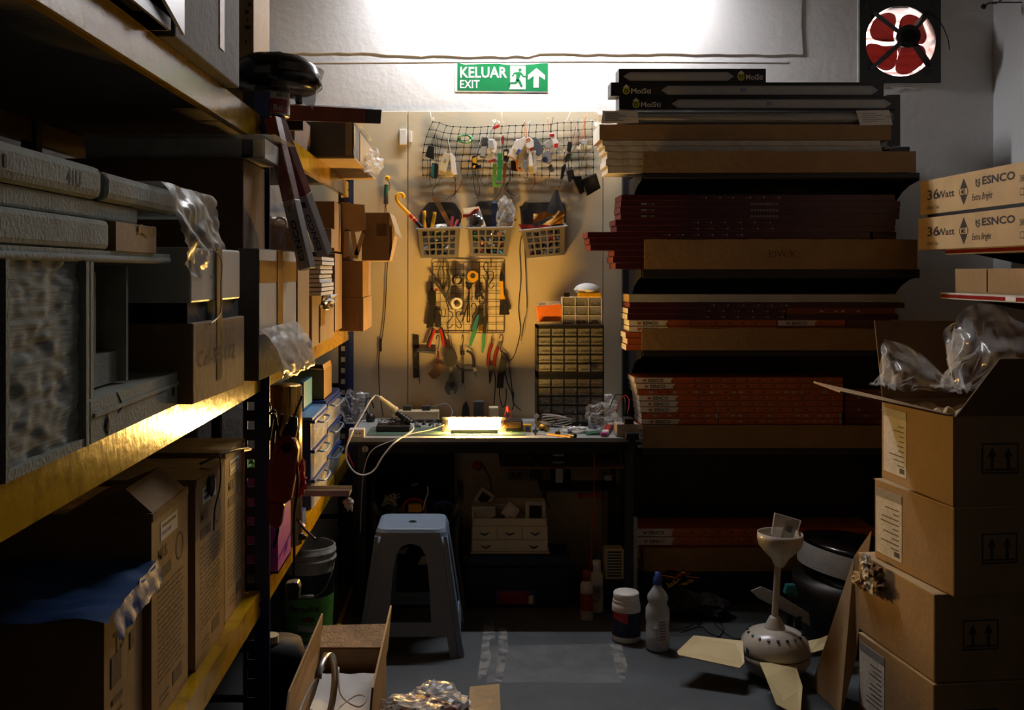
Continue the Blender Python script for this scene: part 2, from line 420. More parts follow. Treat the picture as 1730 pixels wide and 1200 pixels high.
for q in range(4):
    a = R(52 + 90 * q); m = M(); L = []
    for (r, da) in ((6, -.6), (16, -.85), (30, -.84), (44, -.74), (52, -.5), (55, -.2), (56, .15), (54, .45), (47, .66), (34, .66), (20, .45), (8, .3)):
        L.append((cx + r * math.cos(a + da), cy + r * math.sin(a + da), -.035 + (.012 if da < 0 else -.012)))
    Q = []; kk = len(L)
    for i in range(kk):
        p0, p1, p2, p3 = L[i - 1], L[i], L[(i + 1) % kk], L[(i + 2) % kk]
        for u in (0, .25, .5, .75): Q.append(tuple(.5 * (2 * b + (c - a_) * u + (2 * a_ - 5 * b + 4 * c - d) * u * u + (3 * b - a_ - 3 * c + d) * u ** 3) for a_, b, c, d in zip(p0, p1, p2, p3)))
    L = Q; n = len(L); V = L + [(x, y, z - .002) for x, y, z in L]
    m.add(V, [tuple(range(n)), tuple(range(n, 2 * n))[::-1]] + [(i, (i + 1) % n, n + (i + 1) % n, n + i) for i in range(n)], 'fanblade', P)
    part('blade', m, t)
hx_, hy_ = 1533, 61
m = M(); m.cyl(at(hx_ + 2, hy_, WB - .09), at(hx_, hy_ + 2, WB + .03), .052, 'black', n=28); m.cyl(at(hx_ + 2, hy_, WB - .1), at(hx_ + 2, hy_, WB - .09), .03, 'black_gloss')
part('motor', m, t, .003)
for a, b in (((1477, 22), (1520, 55)), ((1567, 22), (1545, 48)), ((1472, 117), (1522, 72)), ((1570, 110), (1546, 76))):
    m = M(); m.bar(at(a[0], a[1], WB - .012), at(b[0], b[1], WB - .07), .024, .018, 'black'); part('strut', m, t)
for x, y in ((1463.5, 9), (1581, 9), (1463.5, 129), (1471, 20), (1474, 17), (1573, 118), (1569, 122), (1472, 118)):
    part('screw', M().cyl(at(x, y, WB - .016), at(x, y, WB - .009), .009 if (x, y) in ((1463.5, 9), (1581, 9), (1463.5, 129)) else .004, 'steel', n=12), t)
m = M(); m.tube([at(1573, 22, WB - .02), at(1590, 40, WB - .03), at(1601, 65, WB - .03), at(1604, 84, WB - .035)], .0022, 'black'); part('wire', m, t)
# outside louvre seen through the ring
m = M()
for i in range(9):
    y = 8 + i * 15; m.quad((1452, y, -.125), (1590, y, -.125), (1590, y + 4, -.145), (1452, y + 4, -.145), 'duct', P)
part('louvre', m, t)
m = M(); m.prism([(1449, -5), (1452, -5), (1452, 141), (1589, 141), (1590, 144), (1449, 144)], .004, 'white_matte', PXM(WB)); m.prism([(1500, 145), (1530, 144), (1556, 145), (1545, 152), (1530, 149), (1515, 154)], .003, 'plaster', PXM(WB)); struct('trim_3', m)
m = M(); m.blob(at(1662, 11, 4.6), (.012, .012, .012), 'black_matte', 3, n=10); m.tube([at(1662, 11, 4.6), at(1672, 5, 4.6), at(1684, 5, 4.5), at(1700, -8, 4.3)], .004, 'black'); m.cyl(at(1675, 4, 4.6), (XR, 4.6, Z(4, 4.6)), .003, 'black')
solo('cable_end', m, 'short black cable end with knob in the top right corner', 'cable')

# ------------------------------------------------------------------ black gondola shelving on the right
GF = 4.45; gx0, gx1 = X(1085, GF), X(1552, GF)
t = thing('gondola_shelf', 'tall black steel shelving unit holding the long tube boxes', 'shelving unit', ((gx0 + gx1) / 2, 4.65, 0))
part('back_panel', M().box((gx0, 4.815, .0), (gx1, 4.835, 1.99), 'shelf_black'), t)
for x in (gx0 - .03, gx1 - .005): part('upright', M().box((x, 4.80, 0), (x + .03, 4.845, 2.0), 'shelf_black'), t, .002)
levels = {1: (293, 301), 2: (455.5, 470), 3: (593, 602), 4: (757.5, 768), 5: (965, 985)}
DZ = {}
for i, (a, b) in levels.items():
    z1 = Z(a, GF); z0 = Z(b, GF); DZ[i] = z1
    s_ = part('shelf', M().box((gx0, GF, z1 - .022), (gx1, 4.815, z1), 'shelf_black').box((gx0, GF - .012, z0), (gx1, GF, z1 + .002), 'shelf_black'), t, .002)
    if i < 5:
        for x in (gx0 - .004, gx1):
            c = [(GF, z1), (GF, z1 - .03), (GF + .10, z1 - .045), (GF + .18, z1 - .07), (GF + .25, z1 - .11), (GF + .32, z1 - .19), (4.815, z1 - .21), (4.815, z1)]
            T_ = Matrix(((0, 0, 1, x), (1, 0, 0, 0), (0, 1, 0, 0), (0, 0, 0, 1)))
            part('bracket', M().prism(c, .004, 'shelf_black', T_), s_)
part('plinth', M().box((gx0, GF + .01, 0), (gx1, 4.815, DZ[5] - .022), 'shelf_black'), t)
# cardboard strips along the shelf fronts
def strip(x0, x1, ya, yb, label, txt=None, mt='kraft'):
    m = M(); Pp = []; n = 22; Yf = GF - .014
    for i in range(n + 1):
        px = x0 + (x1 - x0) * i / n; Pp.append((px, ya + random.uniform(-.8, .8)))
    Pp += [(x1, yb), (x0, yb)]
    m.prism(Pp, .004, mt, PXM(Yf))
    if txt: m.text(txt, 'print_soft', at(txt_x, yb - 20, Yf - .0046), (1, 0, 0), (0, 0, 1), .03, 0)
    solo('cardboard_strip', m, label, 'cardboard', 'cardboard strips along the shelf fronts')
txt_x = 1295
strip(1086, 1547, 255.5, 291.5, 'long cardboard strip on the front edge of the topmost black shelf')
strip(1088, 1549, 404.5, 455, 'tallest cardboard strip, handwritten, below the dark red boxes', '30W/K')
strip(1084, 1548, 555, 592, 'cardboard strip on the third shelf, below two orange box fronts')
strip(1086, 1500, 719, 757, 'cardboard strip below the big stack of orange boxes')
strip(1087, 1470, 926, 965, 'cardboard strip on the lowest black shelf near the floor')

ORD = ['topmost', 'second', 'third', 'fourth', 'fifth', 'sixth', 'seventh', 'eighth', 'ninth', 'tenth', 'eleventh', 'lowest']
YB = GF + .004
def lbox(x0, x1, ya, yb, front, end, label, group, cat='box', d=.19, deco=None, Yf=YB, name='tube_box', yaw=0):
    m = M(); a = (X(x0, Yf), Yf, Z(yb, Yf) + .0015); b = (X(x1, Yf), Yf + d, Z(ya, Yf) - .0004)
    m.box(a, b, front)
    m.box((a[0] - .0008, a[1] + .001, a[2] + .001), (a[0], b[1] - .001, b[2] - .001), end)
    h = (b[2] - a[2]); f = Yf - .0007
    def q(u0, u1, v0, v1, mt): m.quad((X(u0, Yf), f, Z(v1, Yf)), (X(u1, Yf), f, Z(v1, Yf)), (X(u1, Yf), f, Z(v0, Yf)), (X(u0, Yf), f, Z(v0, Yf)), mt)
    ym = (ya + yb) / 2
    if front in ('maroon', 'orange', 'orange_dk'): q(x0, x1, yb - 1.1, yb - .3, 'maroon_end' if front == 'maroon' else 'kraft_dk')
    if deco == 'dots':
        o = random.choice([0, 0, 4])
        for i in range(6):
            u = x0 + 127 + i * 25 + random.uniform(-2, 2) + o; q(u, u + 7, ym - .6, ym + .3, 'grey')
            m.add([(X(u + 10 + 1.6 * math.cos(a_ * PI / 4), Yf), f, Z(ym - 0.2 + 1.6 * math.sin(a_ * PI / 4), Yf)) for a_ in range(8)], [tuple(range(8))], 'lgrey')
    if deco == 'icons':
        q(1083, 1093, ym - 2, ym + 1.6, 'grey'); q(1095, 1096, ym - 2, ym + 1.6, 'grey'); q(1099, 1101, ym - 1, ym + 1, 'grey'); q(1102, 1106, ym - 2, ym + 1.6, 'grey'); q(1103, 1105, ym - 1.2, ym + .8, front)
        for i in range(9): u = 1268 + i * 5.3; q(u, u + 3.9, ym - 2, ym + 1.8, 'grey')
    if deco == 'esnco':
        L = [(x0, ya + .6), (x0 + 66, ya + .6), (x0 + 61, ym + 1.5), (x0 + 63, yb - .6), (x0, yb - .6)]
        m.add([(X(u, Yf), f, Z(v, Yf)) for u, v in L], [tuple(range(5))], 'paper')
        k = Yf / F
        m.text('ESNCO', 'print', (X(x0 + 23, Yf), f - .0004, Z(ym + 2.6, Yf)), (1, 0, 0), (0, 0, 1), 5.2 * k, .03, w=26 * k)
        m.add([(X(x0 + 14 + p[0], Yf), f - .0004, Z(ym + p[1], Yf)) for p in ((0, -3), (3, -1), (6, -3), (6, 1), (3, 3), (0, 1))], [tuple(range(6))], 'orange')
        u = x0 + 95 + random.uniform(0, 10)
        while u < x1 - 20: q(u, u + random.uniform(4, 6), ym - 1.6, ym + 1.6, 'orange_dk' if front == 'orange' else 'orange'); q(u + 7, u + 9, ym - 1, ym + 1, 'lgrey'); u += 22
    if deco == 'orangemarks':
        u = x0 + 20
        while u < x1 - 20: q(u, u + 6, ym - 1.5, ym + 1.5, 'lgrey' if random.random() < .5 else 'orange_dk'); u += random.choice([12, 14, 24])
        q(x1 - 4, x1, ya + 1, yb - 1, 'lgrey')
    return solo(name, m, label, cat, group)
def moisti(x0, x1, ya, yb, logo_x, ar0, ar1, bk, label):
    o_m = M(); Yf = YB; a = (X(x0, Yf), Yf, Z(yb, Yf) + .0004); b = (X(x1, Yf), Yf + .1, Z(ya, Yf) - .0004); o_m.box(a, b, 'boxblack')
    P = PXM(Yf); h = yb - ya; t0 = ya + h * .26; t1 = yb - h * .10; tm = (t0 + t1) / 2
    o_m.prism([(ar0, tm), (ar0 + 11, t0), (ar1 - 11, t0), (ar1, tm), (ar1 - 11, t1), (ar0 + 11, t1)], .0008, 'silver_print', P)
    o_m.prism([(ar0 + 9, tm + 2), (ar0 + 14, t0 + 3), (ar1 - 14, t0 + 3), (ar1 - 9, tm + 2), (ar1 - 14, t1 - 2), (ar0 + 14, t1 - 2)], .0011, 'lgrey', P)
    ly = ya + h * .62; o_m.prism(circle(logo_x, ly, 6.2, 18), .0008, 'lime', P); o_m.prism(circle(logo_x, ly, 3.6, 14), .0012, 'boxblack', P); o_m.prism(circle(logo_x, ly, 2, 10), .0016, 'lime', P)
    o_m.prism([(logo_x - 6, ly - 5.5), (logo_x - 2.5, ly - 8.5), (logo_x, ly - 11), (logo_x + 2.5, ly - 8.5), (logo_x + 6, ly - 5.5)], .0012, 'white', P)
    k = Yf / F; o_m.text('MoiSti', 'white', (X(logo_x + 7.5, Yf), Yf - .001, Z(ly + 4.6, Yf)), (1, 0, 0), (0, 0, 1), 8.6 * k, .012, w=34 * k if bk else 29 * k)
    if bk: o_m.text('BK', 'blue', (X(bk, Yf), Yf - .0016, Z(tm + 3, Yf)), (1, 0, 0), (0, 0, 1), 6.5 * k, 0)
    solo('tube_box', o_m, label, 'box', 'black MoiSti boxes on the top shelf'.replace('MoiSti', 'printed'), bev=.0008)
gw = 'white tube boxes on the top shelf'
ys = [293, 281, 269, 257, 247, 237.4]; xs = [(1027, 1500), (1024, 1502), (1026, 1499), (1022, 1502), (1018, 1487)]
nm = ['lowest', 'second from the bottom', 'middle one', 'second from the top', 'topmost']
for i in range(5):
    lbox(xs[i][0], xs[i][1], ys[i + 1], ys[i], 'paper_dirty', 'paper', 'long white tube box, %s of the white ones on the top shelf' % nm[i], gw)
lbox(1013, 1505.5, 210, 237, 'kraft', 'paper', 'long brown cardboard box between the white boxes and the plastic wrapped tube', None, d=.22)
# plastic wrapped tube bundle
t = thing('wrapped_tube_pack', 'grey tube bundle in clear plastic with white paper labels at both ends', 'tube pack', (X(1260, YB), YB + .06, Z(210, YB)))
part('tubes', M().cyl((X(1045, YB), YB + .045, Z(197.5, YB)), (X(1480, YB), YB + .045, Z(197.5, YB)), .027, 'lgrey', n=18).cyl((X(1060, YB), YB + .10, Z(200, YB)), (X(1480, YB), YB + .10, Z(200, YB)), .022, 'grey', n=18), t)
def wrapf(u, v):
    a = 2 * PI * v; r = 1 + .08 * mnoise.noise(Vector((u * 30, v * 6, 1)))
    return (X(1011 + 498 * u, YB), YB + .07 + .075 * r * math.cos(a), Z(197.5, YB) + .03 * r * math.sin(a))
part('plastic_wrap', M().grid(wrapf, 60, 14, 'film_thick'), t)
m = M(); m.prism([(1018, 187), (1077, 188), (1079, 208), (1016, 209)], .001, 'paper', PXM(YB - .004))
for i in range(5): m.prism([(1022, 191 + i * 3), (1045 + (i * 7) % 20, 191 + i * 3), (1045 + (i * 7) % 20, 192 + i * 3), (1022, 192 + i * 3)], .0014, 'grey', PXM(YB - .004))
part('paper_label', m, t)
m = M(); m.prism([(1446, 187), (1502, 186), (1508, 211), (1453, 212)], .001, 'paper', PXM(YB - .004))
for i in range(5): m.prism([(1457, 191 + i * 3.4), (1480 + (i * 11) % 20, 191 + i * 3.4), (1480 + (i * 11) % 20, 192 + i * 3.4), (1457, 192 + i * 3.4)], .0014, 'grey', PXM(YB - .004))
part('paper_label', m, t)
moisti(1046, 1515, 162.5, 184.8, 1074.5, 1135, 1506, 1295, 'black printed lamp box lying directly on the plastic wrapped tubes')
moisti(1032, 1493, 139, 162.3, 1058, 1117, 1484, 1250, 'middle one of the three black printed lamp boxes, sticking out furthest left')
moisti(1045.5, 1294, 116, 138.6, 1252, 1053, 1240, None, 'shortest black printed lamp box, on the very top of the pile')
m = M(); m.box((X(1499, 4.68), 4.68, Z(256.5, 4.68)), (X(1521, 4.68), 4.80, Z(160, 4.68)), 'boxblack'); solo('carton', m, 'narrow black carton standing behind the right ends of the top pile', 'box')
m = M(); m.box((X(1490, YB), YB, Z(255.5, YB) ), (X(1537, YB), YB + .15, Z(248, YB)), 'boxblack'); m.prism([(1492, 250), (1520, 246), (1522, 248.5), (1494, 253)], .002, 'grey', PXM(YB)); 
m.box((X(1503.5, YB), YB + .002, DZ[1] + .0005), (X(1536, YB), YB + .15, Z(255.5, YB)), 'boxblack')
solo('small_box', m, 'small black box at the right end of the brown strip, beside the wall', 'box')
# dark red boxes, shelf two
y = 455 ; p = (455 - 329) / 12.
rows = [(1040, 1532, None), (1036, 1534, None), (1038, 1500, None), (998, 1470, 'dots'), (996, 1470, 'dots'), (993, 1470, 'dots'), (1042, 1512, 'dots'), (1040, 1513, 'dots'), (1049, 1519, 'icons'), (1048, 1520, 'icons'), (1049, 1521, 'icons'), (1050, 1512, 'dots')]
for i, (a, b, dc) in enumerate(rows):
    pos = ORD[11 - i] if i else 'lowest'
    lbox(a, b, 455 - (i + 1) * p, 455 - i * p, 'maroon', 'maroon_end', 'thin dark red tube box, %s in the stack on the second black shelf' % pos, 'dark red tube boxes on the second shelf', deco=dc)
for i in range(3):
    lbox(1475, 1514, 455 - (i + 4) * p, 455 - (i + 3) * p, 'maroon', 'maroon_end', 'short dark red box right of the three protruding ones, %s' % ['lowest', 'middle', 'highest'][i], 'dark red tube boxes on the second shelf', Yf=YB + .03, d=.15)
# shelf three
y0 = 593; p3 = (593 - 541) / 5.
lbl3 = ['lowest', 'second from the bottom', 'third from the bottom', 'fourth from the bottom', 'uppermost']
for i in range(5):
    x0 = [1058, 1060, 1057, 1063, 1063][i]
    lbox(x0, 1312, y0 - (i + 1) * p3, y0 - i * p3, 'orange', 'paper', 'white ended orange box, %s of five on the third shelf, left half' % lbl3[i], 'orange boxes on the third shelf', deco='esnco' if i > 2 else None)
    lbox(1314.5, 1428 if i > 3 else 1480, y0 - (i + 1) * p3, y0 - i * p3, 'orange_dk' if i < 4 else 'orange', 'paper', 'orange box, %s of five on the third shelf, right half' % lbl3[i], 'orange boxes on the third shelf', deco='esnco' if i == 4 else None)
lbox(1431, 1482, 541, 551.4, 'kraft_dk', 'kraft', 'dark brown box end right of the orange boxes on the third shelf', None)
lbox(1060, 1326, 531, 541, 'maroon', 'paper', 'lower of two printed dark red boxes above the orange boxes, third shelf', 'dark red boxes on the third shelf', deco='dots')
lbox(1061, 1326, 521, 531, 'maroon', 'paper', 'upper of two printed dark red boxes above the orange boxes, third shelf', 'dark red boxes on the third shelf', deco='dots')
lbox(1329, 1518, 531, 541, 'maroon', 'maroon_end', 'plain dark red box behind the carton flap, third shelf', 'dark red boxes on the third shelf')
lbox(1329, 1515, 521, 531, 'orange_dk', 'orange', 'worn orange box right of the two printed dark red boxes', None, deco='orangemarks')
lbox(1064, 1528, 511.5, 521, 'maroon', 'maroon_end', 'full width dark red box under the pale grey one, third shelf', 'dark red boxes on the third shelf', deco='dots')
lbox(1063, 1522, 497.5, 511.4, 'lgrey', 'kraft_lt', 'long pale grey tube box on top of the third shelf stack', None)
# shelf four: big orange stack
y0 = 757.5; n4 = 12; p4 = (757.5 - 638) / n4
for i in range(n4):
    x0 = [1078, 1079, 1080, 1078, 1084, 1084, 1082, 1081, 1080, 1077, 1075, 1072][i]
    pos = ORD[n4 - 1 - i]
    ya, yb = y0 - (i + 1) * p4, y0 - i * p4
    if i in (4, 5):
        lbox(x0, 1213, ya, yb, 'orange', 'paper', 'short orange box, %s of the two at the left under the orange stack' % ('lower' if i == 4 else 'upper'), 'short orange boxes on the fourth shelf', deco='esnco' if i == 4 else 'orangemarks')
        lbox(1215, 1422, ya, yb, 'orange', 'paper', 'orange box right of the %s short orange box' % ('lower' if i == 4 else 'upper'), 'orange boxes on the fourth shelf', deco='orangemarks')
    else:
        lbox(x0, 1424, ya, yb, 'orange', 'paper', 'long orange tube box, %s in the big orange stack' % pos, 'orange boxes on the fourth shelf', deco='orangemarks' if i in (9,) else 'esnco')
for i in range(10):
    lbox(1428, 1512, y0 - (i + 1) * p4, y0 - i * p4, 'orange_dk', 'orange_dk', 'dark orange box right of the orange stack, %s of ten' % (['lowest'] + ORD[8:0:-1] + ['topmost'])[i], 'dark orange boxes beside the orange stack', Yf=YB + .05, d=.14, deco='orangemarks')
# shelf five
y0 = 965; h5 = (965 - 893) / 5.
for i in range(5):
    lbox([1080, 1082, 1080, 1074, 1073][i], 1478, y0 - (i + 1) * h5, y0 - i * h5, 'orange_dk' if i < 3 else 'orange', 'paper', 'orange tube box near the floor, %s of five on the lowest shelf' % ['lowest', 'fourth', 'middle', 'second', 'topmost'][i], 'orange boxes on the lowest shelf', deco='esnco' if i > 2 else None)
# ------------------------------------------------------------------ workbench
TF = 4.25; TT = .748; tx0, tx1 = X(590, TF), X(1085, TF)
t = thing('workbench', 'grey topped workbench with dark metal frame under the hanging tools', 'table', ((tx0 + tx1) / 2, 4.53, 0))
m = M(); m.box((tx0, TF, TT - .018), (tx1, 4.835, TT), 'table_top'); part('table_top', m, t, .002)
part('edge_band', M().box((tx0 + .002, TF + .002, TT - .03), (tx1 - .002, TF + .02, TT - .018), 'black'), t)
for x in (tx0 + .03, tx1 - .065):
    for yy in (TF + .03, 4.78): part('leg', M().box((x, yy, 0), (x + .035, yy + .035, TT - .018), 'post_black'), t, .002)
part('side_panel', M().box((tx0 + .012, TF + .03, .02), (tx0 + .028, 4.80, TT - .02), 'black_matte'), t)
part('apron', M().box((tx0 + .06, TF + .035, TT - .07), (tx1 - .06, TF + .05, TT - .018), 'black_matte'), t)
m = M(); m.box((X(845, 4.5), 4.42, Z(787, 4.5)), (tx1 - .03, 4.78, Z(783, 4.5)), 'kraft_dk'); part('under_shelf', m, t, .001)
for px in (848, 1048): part('shelf_hanger', M().box((X(px, 4.45), 4.45, Z(785, 4.45)), (X(px + 3, 4.45), 4.47, TT - .02), 'steel_dk'), t)
m = M(); m.cyl((X(617, TF), TF - .0, Z(759, TF)), (X(617, TF), TF - .004, Z(759, TF)), .013, 'lgrey'); m.box((X(615.5, TF), TF - .0055, Z(764, TF)), (X(618.5, TF), TF - .004, Z(754, TF)), 'grey'); part('round_sticker', m, t)
m = M(); m.box((X(619, 4.3), 4.30, TT), (X(888, 4.3), 4.52, TT + .005), 'glassmat'); solo('glass_sheet', m, 'greenish glass sheet lying on the bench under the lit lamp', 'glass sheet', None, .001)

# warm lamp
t = thing('led_lamp', 'glowing warm white LED bar lying on the workbench', 'lamp', (X(801, 4.36), 4.36, TT + .005))
ly0, ly1 = X(758, 4.36), X(845, 4.36)
m = M(); m.box((ly0 - .03, 4.379, TT + .005), (ly1 + .03, 4.395, TT + .067), 'darkgrey'); m.box((ly0 - .01, 4.395, TT + .005), (ly1 + .03, 4.42, TT + .03), 'darkgrey'); part('light_shield', m, t, .002)  # unseen plate added behind the bar, raised to shade the lower wall
m = M(); m.cyl((ly0, 4.362, TT + .046), (ly1, 4.362, TT + .046), .0135, 'lamp_light', n=20); part('light_bar', m, t)
m = M(); m.cyl((ly0 - .006, 4.362, TT + .046), (ly0, 4.362, TT + .046), .0145, 'white'); m.cyl((ly1, 4.362, TT + .046), (ly1 + .006, 4.362, TT + .046), .0145, 'white'); part('end_cap', m, t)
m = M(); m.box((ly0 + .01, 4.335, TT + .005), (ly1 - .01, 4.372, TT + .02), 'grey'); part('base', m, t, .002)
m = M(); m.box((X(846, 4.40), 4.38, TT + .0055), (X(883, 4.40), 4.46, TT + .05), 'black'); m.box((X(850, 4.40), 4.376, TT + .02), (X(880, 4.40), 4.38, TT + .045), 'wood')
solo('power_supply', m, 'black box right beside the glowing lamp bar', 'power supply', None, .003)
m = M(); m.tube([at(851, 716, 4.37), at(853, 700, 4.40), at(857, 690, 4.42), at(862, 697, 4.42), at(856, 706, 4.42)], .002, 'red'); m.tube([at(846, 722, 4.36), at(856, 712, 4.38), at(864, 702, 4.42)], .0016, 'red'); m.blob(at(858, 692, 4.42), (.008, .008, .014), 'red', 4, n=8)
solo('red_clip_lead', m, 'short red clip lead standing up right of the lamp bar', 'cable')

# power strip and plugs along the wall
t = thing('power_strip', 'cream power strip with plugs at the back left of the bench', 'power strip', (X(715, 4.76), 4.76, TT))
part('body', M().box((X(662, 4.76), 4.73, TT), (X(742, 4.76), 4.79, TT + .045), 'cream'), t, .004)
for x in (688, 720): part('plug', M().box((X(x - 7, 4.75), 4.735, TT + .045), (X(x + 7, 4.75), 4.775, TT + .068), 'darkgrey'), t, .003)
m = M(); m.tube([(X(727, 4.75), 4.74, TT + .06), at(755, 683, 4.74), at(764, 700, 4.70), at(748, 712, 4.6)], .0022, 'grey'); part('cord', m, t)
for a, b, y0_, y1_, mt, nm_, lb in ((779, 792, 676, 700, 'black', 'plug_adapter', 'black plug-in transformer with slanted top behind the glowing lamp'), (800, 818, 678, 702, 'darkgrey', 'plug_adapter', 'square grey plug-in transformer behind the glowing lamp'), (826, 842, 688, 703, 'cream', 'plug_adapter', 'small cream plug adapter right of the square grey transformer')):
    m = M()
    if a == 779: m.prism([(a, y1_ + 5), (a + 3, y0_ + 8), (a + 9, y0_), (b, y0_ + 10), (b + 2, y1_ + 5)], .04, mt, PXM(4.78))
    else: m.box((X(a, 4.74), 4.72, TT), (X(b, 4.74), 4.78, Z(y0_, 4.74)), mt)
    solo(nm_, m, lb, 'plug', None, .003)
m = M(); m.box((X(668, 4.70), 4.665, TT), (X(860, 4.70), 4.70, TT + .012), 'steel_dk')
for i in range(8): m.box((X(700 + i * 16, 4.66), 4.655, TT), (X(704 + i * 16, 4.66), 4.665, TT + .014), 'grey')
solo('metal_rail', m, 'long thin metal rail lying behind the lamp on the bench', 'rail')
m = M(); random.seed(3)
for i in range(16):
    x = 700 + random.uniform(-18, 60); yy = random.uniform(4.50, 4.62); m.box((X(x, yy), yy, TT), (X(x + random.uniform(2, 6), yy), yy + .012, TT + .012), random.choice(['steel', 'darkgrey', 'cream', 'grey']))
solo('small_components', m, 'loose small electronic components scattered on the bench left of the lamp', 'components', kind='stuff')

# soldering iron
t = thing('soldering_station', 'soldering iron stand with wire wool tray on the left of the bench', 'soldering stand', (X(668, 4.42), 4.42, TT + .005))
m = M(); m.box((X(636, 4.40), 4.37, TT + .005), (X(692, 4.40), 4.47, TT + .03), 'black'); part('tray', m, t, .004)
m = M(); random.seed(5)
for i in range(26):
    c = Vector((X(random.uniform(640, 682), 4.42), random.uniform(4.385, 4.455), TT + .03 + random.uniform(0, .022))); m.tube([c + Vector((random.uniform(-.014, .014), random.uniform(-.014, .014), random.uniform(-.008, .01))) for _ in range(5)], .0012, random.choice(['steel', 'black', 'steel_dk']), n=4, sub=3)
part('wire_wool', m, t)
m = M(); a = at(662, 690, 4.44); b = at(694, 715, 4.42)
pts = []; d = b - a; u = d.orthogonal().normalized(); v = d.cross(u).normalized()
for i in range(70): q = i / 69; pts.append(a + d * q + (u * math.cos(q * 50) + v * math.sin(q * 50)) * (.013 + .006 * q))
m.tube(pts, .0014, 'steel_dk', n=4, sub=1); m.cyl(a, b, .010, 'black', .016); part('holder', m, t)
t = thing('soldering_iron', 'soldering iron with cream handle resting in its holder', 'soldering iron', at(660, 690, 4.43))
a = at(641, 671, 4.42); b = at(670, 695, 4.43); d = (b - a)
m = M(); m.cyl(a, a + d * .35, .008, 'cream', .010); m.cyl(a + d * .35, a + d * .85, .011, 'cream', .0135); m.cyl(a + d * .85, b, .0165, 'cream', .015, n=20); part('handle', m, t)
m = M(); m.cyl(b, b + d * .5, .005, 'steel'); part('tip', m, t)
m = M(); m.tube([at(641, 671, 4.42), at(634, 669, 4.42), at(624, 680, 4.4), at(612, 702, 4.36), at(600, 722, 4.30), at(595, 732, 4.23), at(586, 755, 4.2), at(585, 775, 4.2), at(596, 795, 4.2), at(613, 803, 4.2), at(632, 795, 4.2), at(648, 770, 4.2), at(668, 747, 4.22), at(690, 733, 4.30), at(699, 724, 4.36), at(694, 716, 4.40)], .0036, 'white_matte', n=8); part('cord', m, t)
t = thing('socket_block', 'small white two-way socket block on the left bench corner', 'socket', (X(604, 4.27), 4.27, TT))
m = M(); m.box((X(590, 4.27), 4.255, TT), (X(616, 4.27), 4.30, TT + .034), 'white'); part('body', m, t, .003)
m = M()
for i in range(3): m.box((X(595 + i * 6, 4.255), 4.2535, TT + .014), (X(597 + i * 6, 4.255), 4.256, TT + .02), 'black')
part('slots', m, t)
m = M(); m.tube([at(590, 735, 4.27), at(586, 760, 4.24), at(598, 790, 4.22)], .002, 'red'); part('cord', m, t)
m = M(); m.tube([at(750, 718, 4.38), at(725, 727, 4.33), at(695, 733, 4.28), at(665, 744, 4.235), at(630, 760, 4.23), at(616, 790, 4.24), at(611, 840, 4.26), at(607, 950, 4.3), at(604, 1010, 4.32)], .0022, 'paper_dirty'); solo('thin_cable', m, 'thin pale cable running from the lamp over the bench edge to the floor', 'cable')

# clutter on the right of the bench
def PB(px, py, Y=None):     # a spot on the bench top under that pixel
    s_ = (py - VY) / (CZ - TT); Y = F / s_; return Vector((X(px, Y), Y, TT))
m = M()
for k in range(7):
    c = Vector((X(938, 4.56), 4.58, TT + .008 + k * .007)); rx, ry = .085 - k * .005, .05
    m.tube([c + Vector((rx * math.cos(a) + .008 * math.sin(3 * a + k), ry * math.sin(a), .006 * math.sin(2 * a + k))) for a in [i * PI / 6 for i in range(12)]], .0033, 'white_matte', closed=True, n=6, sub=4)
solo('coiled_cable', m, 'white coiled cable heap in front of the small parts drawers', 'cable')
def tool(pts, w0, t0, mt, name, label, cat, grp=None, z=None, extra=None):
    m = M()
    for k in range(len(pts) - 1): m.bar(pts[k], pts[k + 1], w0, t0, mt[k % len(mt)])
    if extra: extra(m)
    solo(name, m, label, cat, grp, .001)
def on(px, py, h=.0): p = PB(px, py); p.z += h; return p
m = M(); m.cyl(on(905, 721, .045), on(932, 713, .05), .011, 'white', .008); m.cyl(on(932, 713, .05), on(960, 708, .055), .008, 'white', .005); solo('cutter_knife', m, 'white handled tool lying on the cable coil', 'knife')
m = M(); m.cyl(on(940, 722, .035), on(968, 715, .042), .014, 'red', .012); m.cyl(on(968, 715, .042), on(990, 711, .045), .012, 'red', .006); m.bar(on(925, 728, .01), on(942, 722, .034), .006, .004, 'steel'); solo('screwdriver', m, 'screwdriver with thick red handle on the bench clutter', 'screwdriver')
m = M(); m.box((X(884, 4.4), 4.40, TT), (X(898, 4.4), 4.435, TT + .03), 'yellow'); m.box((X(888, 4.4), 4.398, TT + .004), (X(895, 4.4), 4.40, TT + .024), 'blue'); solo('tape_box', m, 'small yellow and blue block at the left of the clutter', 'box', None, .002)
m = M(); m.blob(on(917, 727, .014), (.022, .02, .013), 'brass', 2, n=12); m.cyl(on(907, 722, .02), on(925, 730, .012), .009, 'brass'); solo('brass_fitting', m, 'yellow brass coloured fitting right of the yellow block', 'fitting')
m = M(); m.cyl(on(908, 718, .02), on(917, 713, .03), .012, 'blue'); solo('blue_stopper', m, 'small blue cap behind the brass fitting', 'cap')
m = M(); m.bar(on(903, 734), on(924, 736), .004, .003, 'steel_dk'); m.bar(on(905, 736), on(903, 731), .008, .003, 'steel_dk'); solo('hex_key', m, 'small dark hex key near the bench front edge', 'key')
m = M(); m.bar(on(925, 735, .004), on(965, 741, .006), .012, .006, 'leather'); m.cyl(on(962, 738, .008), on(972, 740, .008), .009, 'black'); solo('small_torch', m, 'brown and black pen-like tool near the front of the clutter', 'tool')
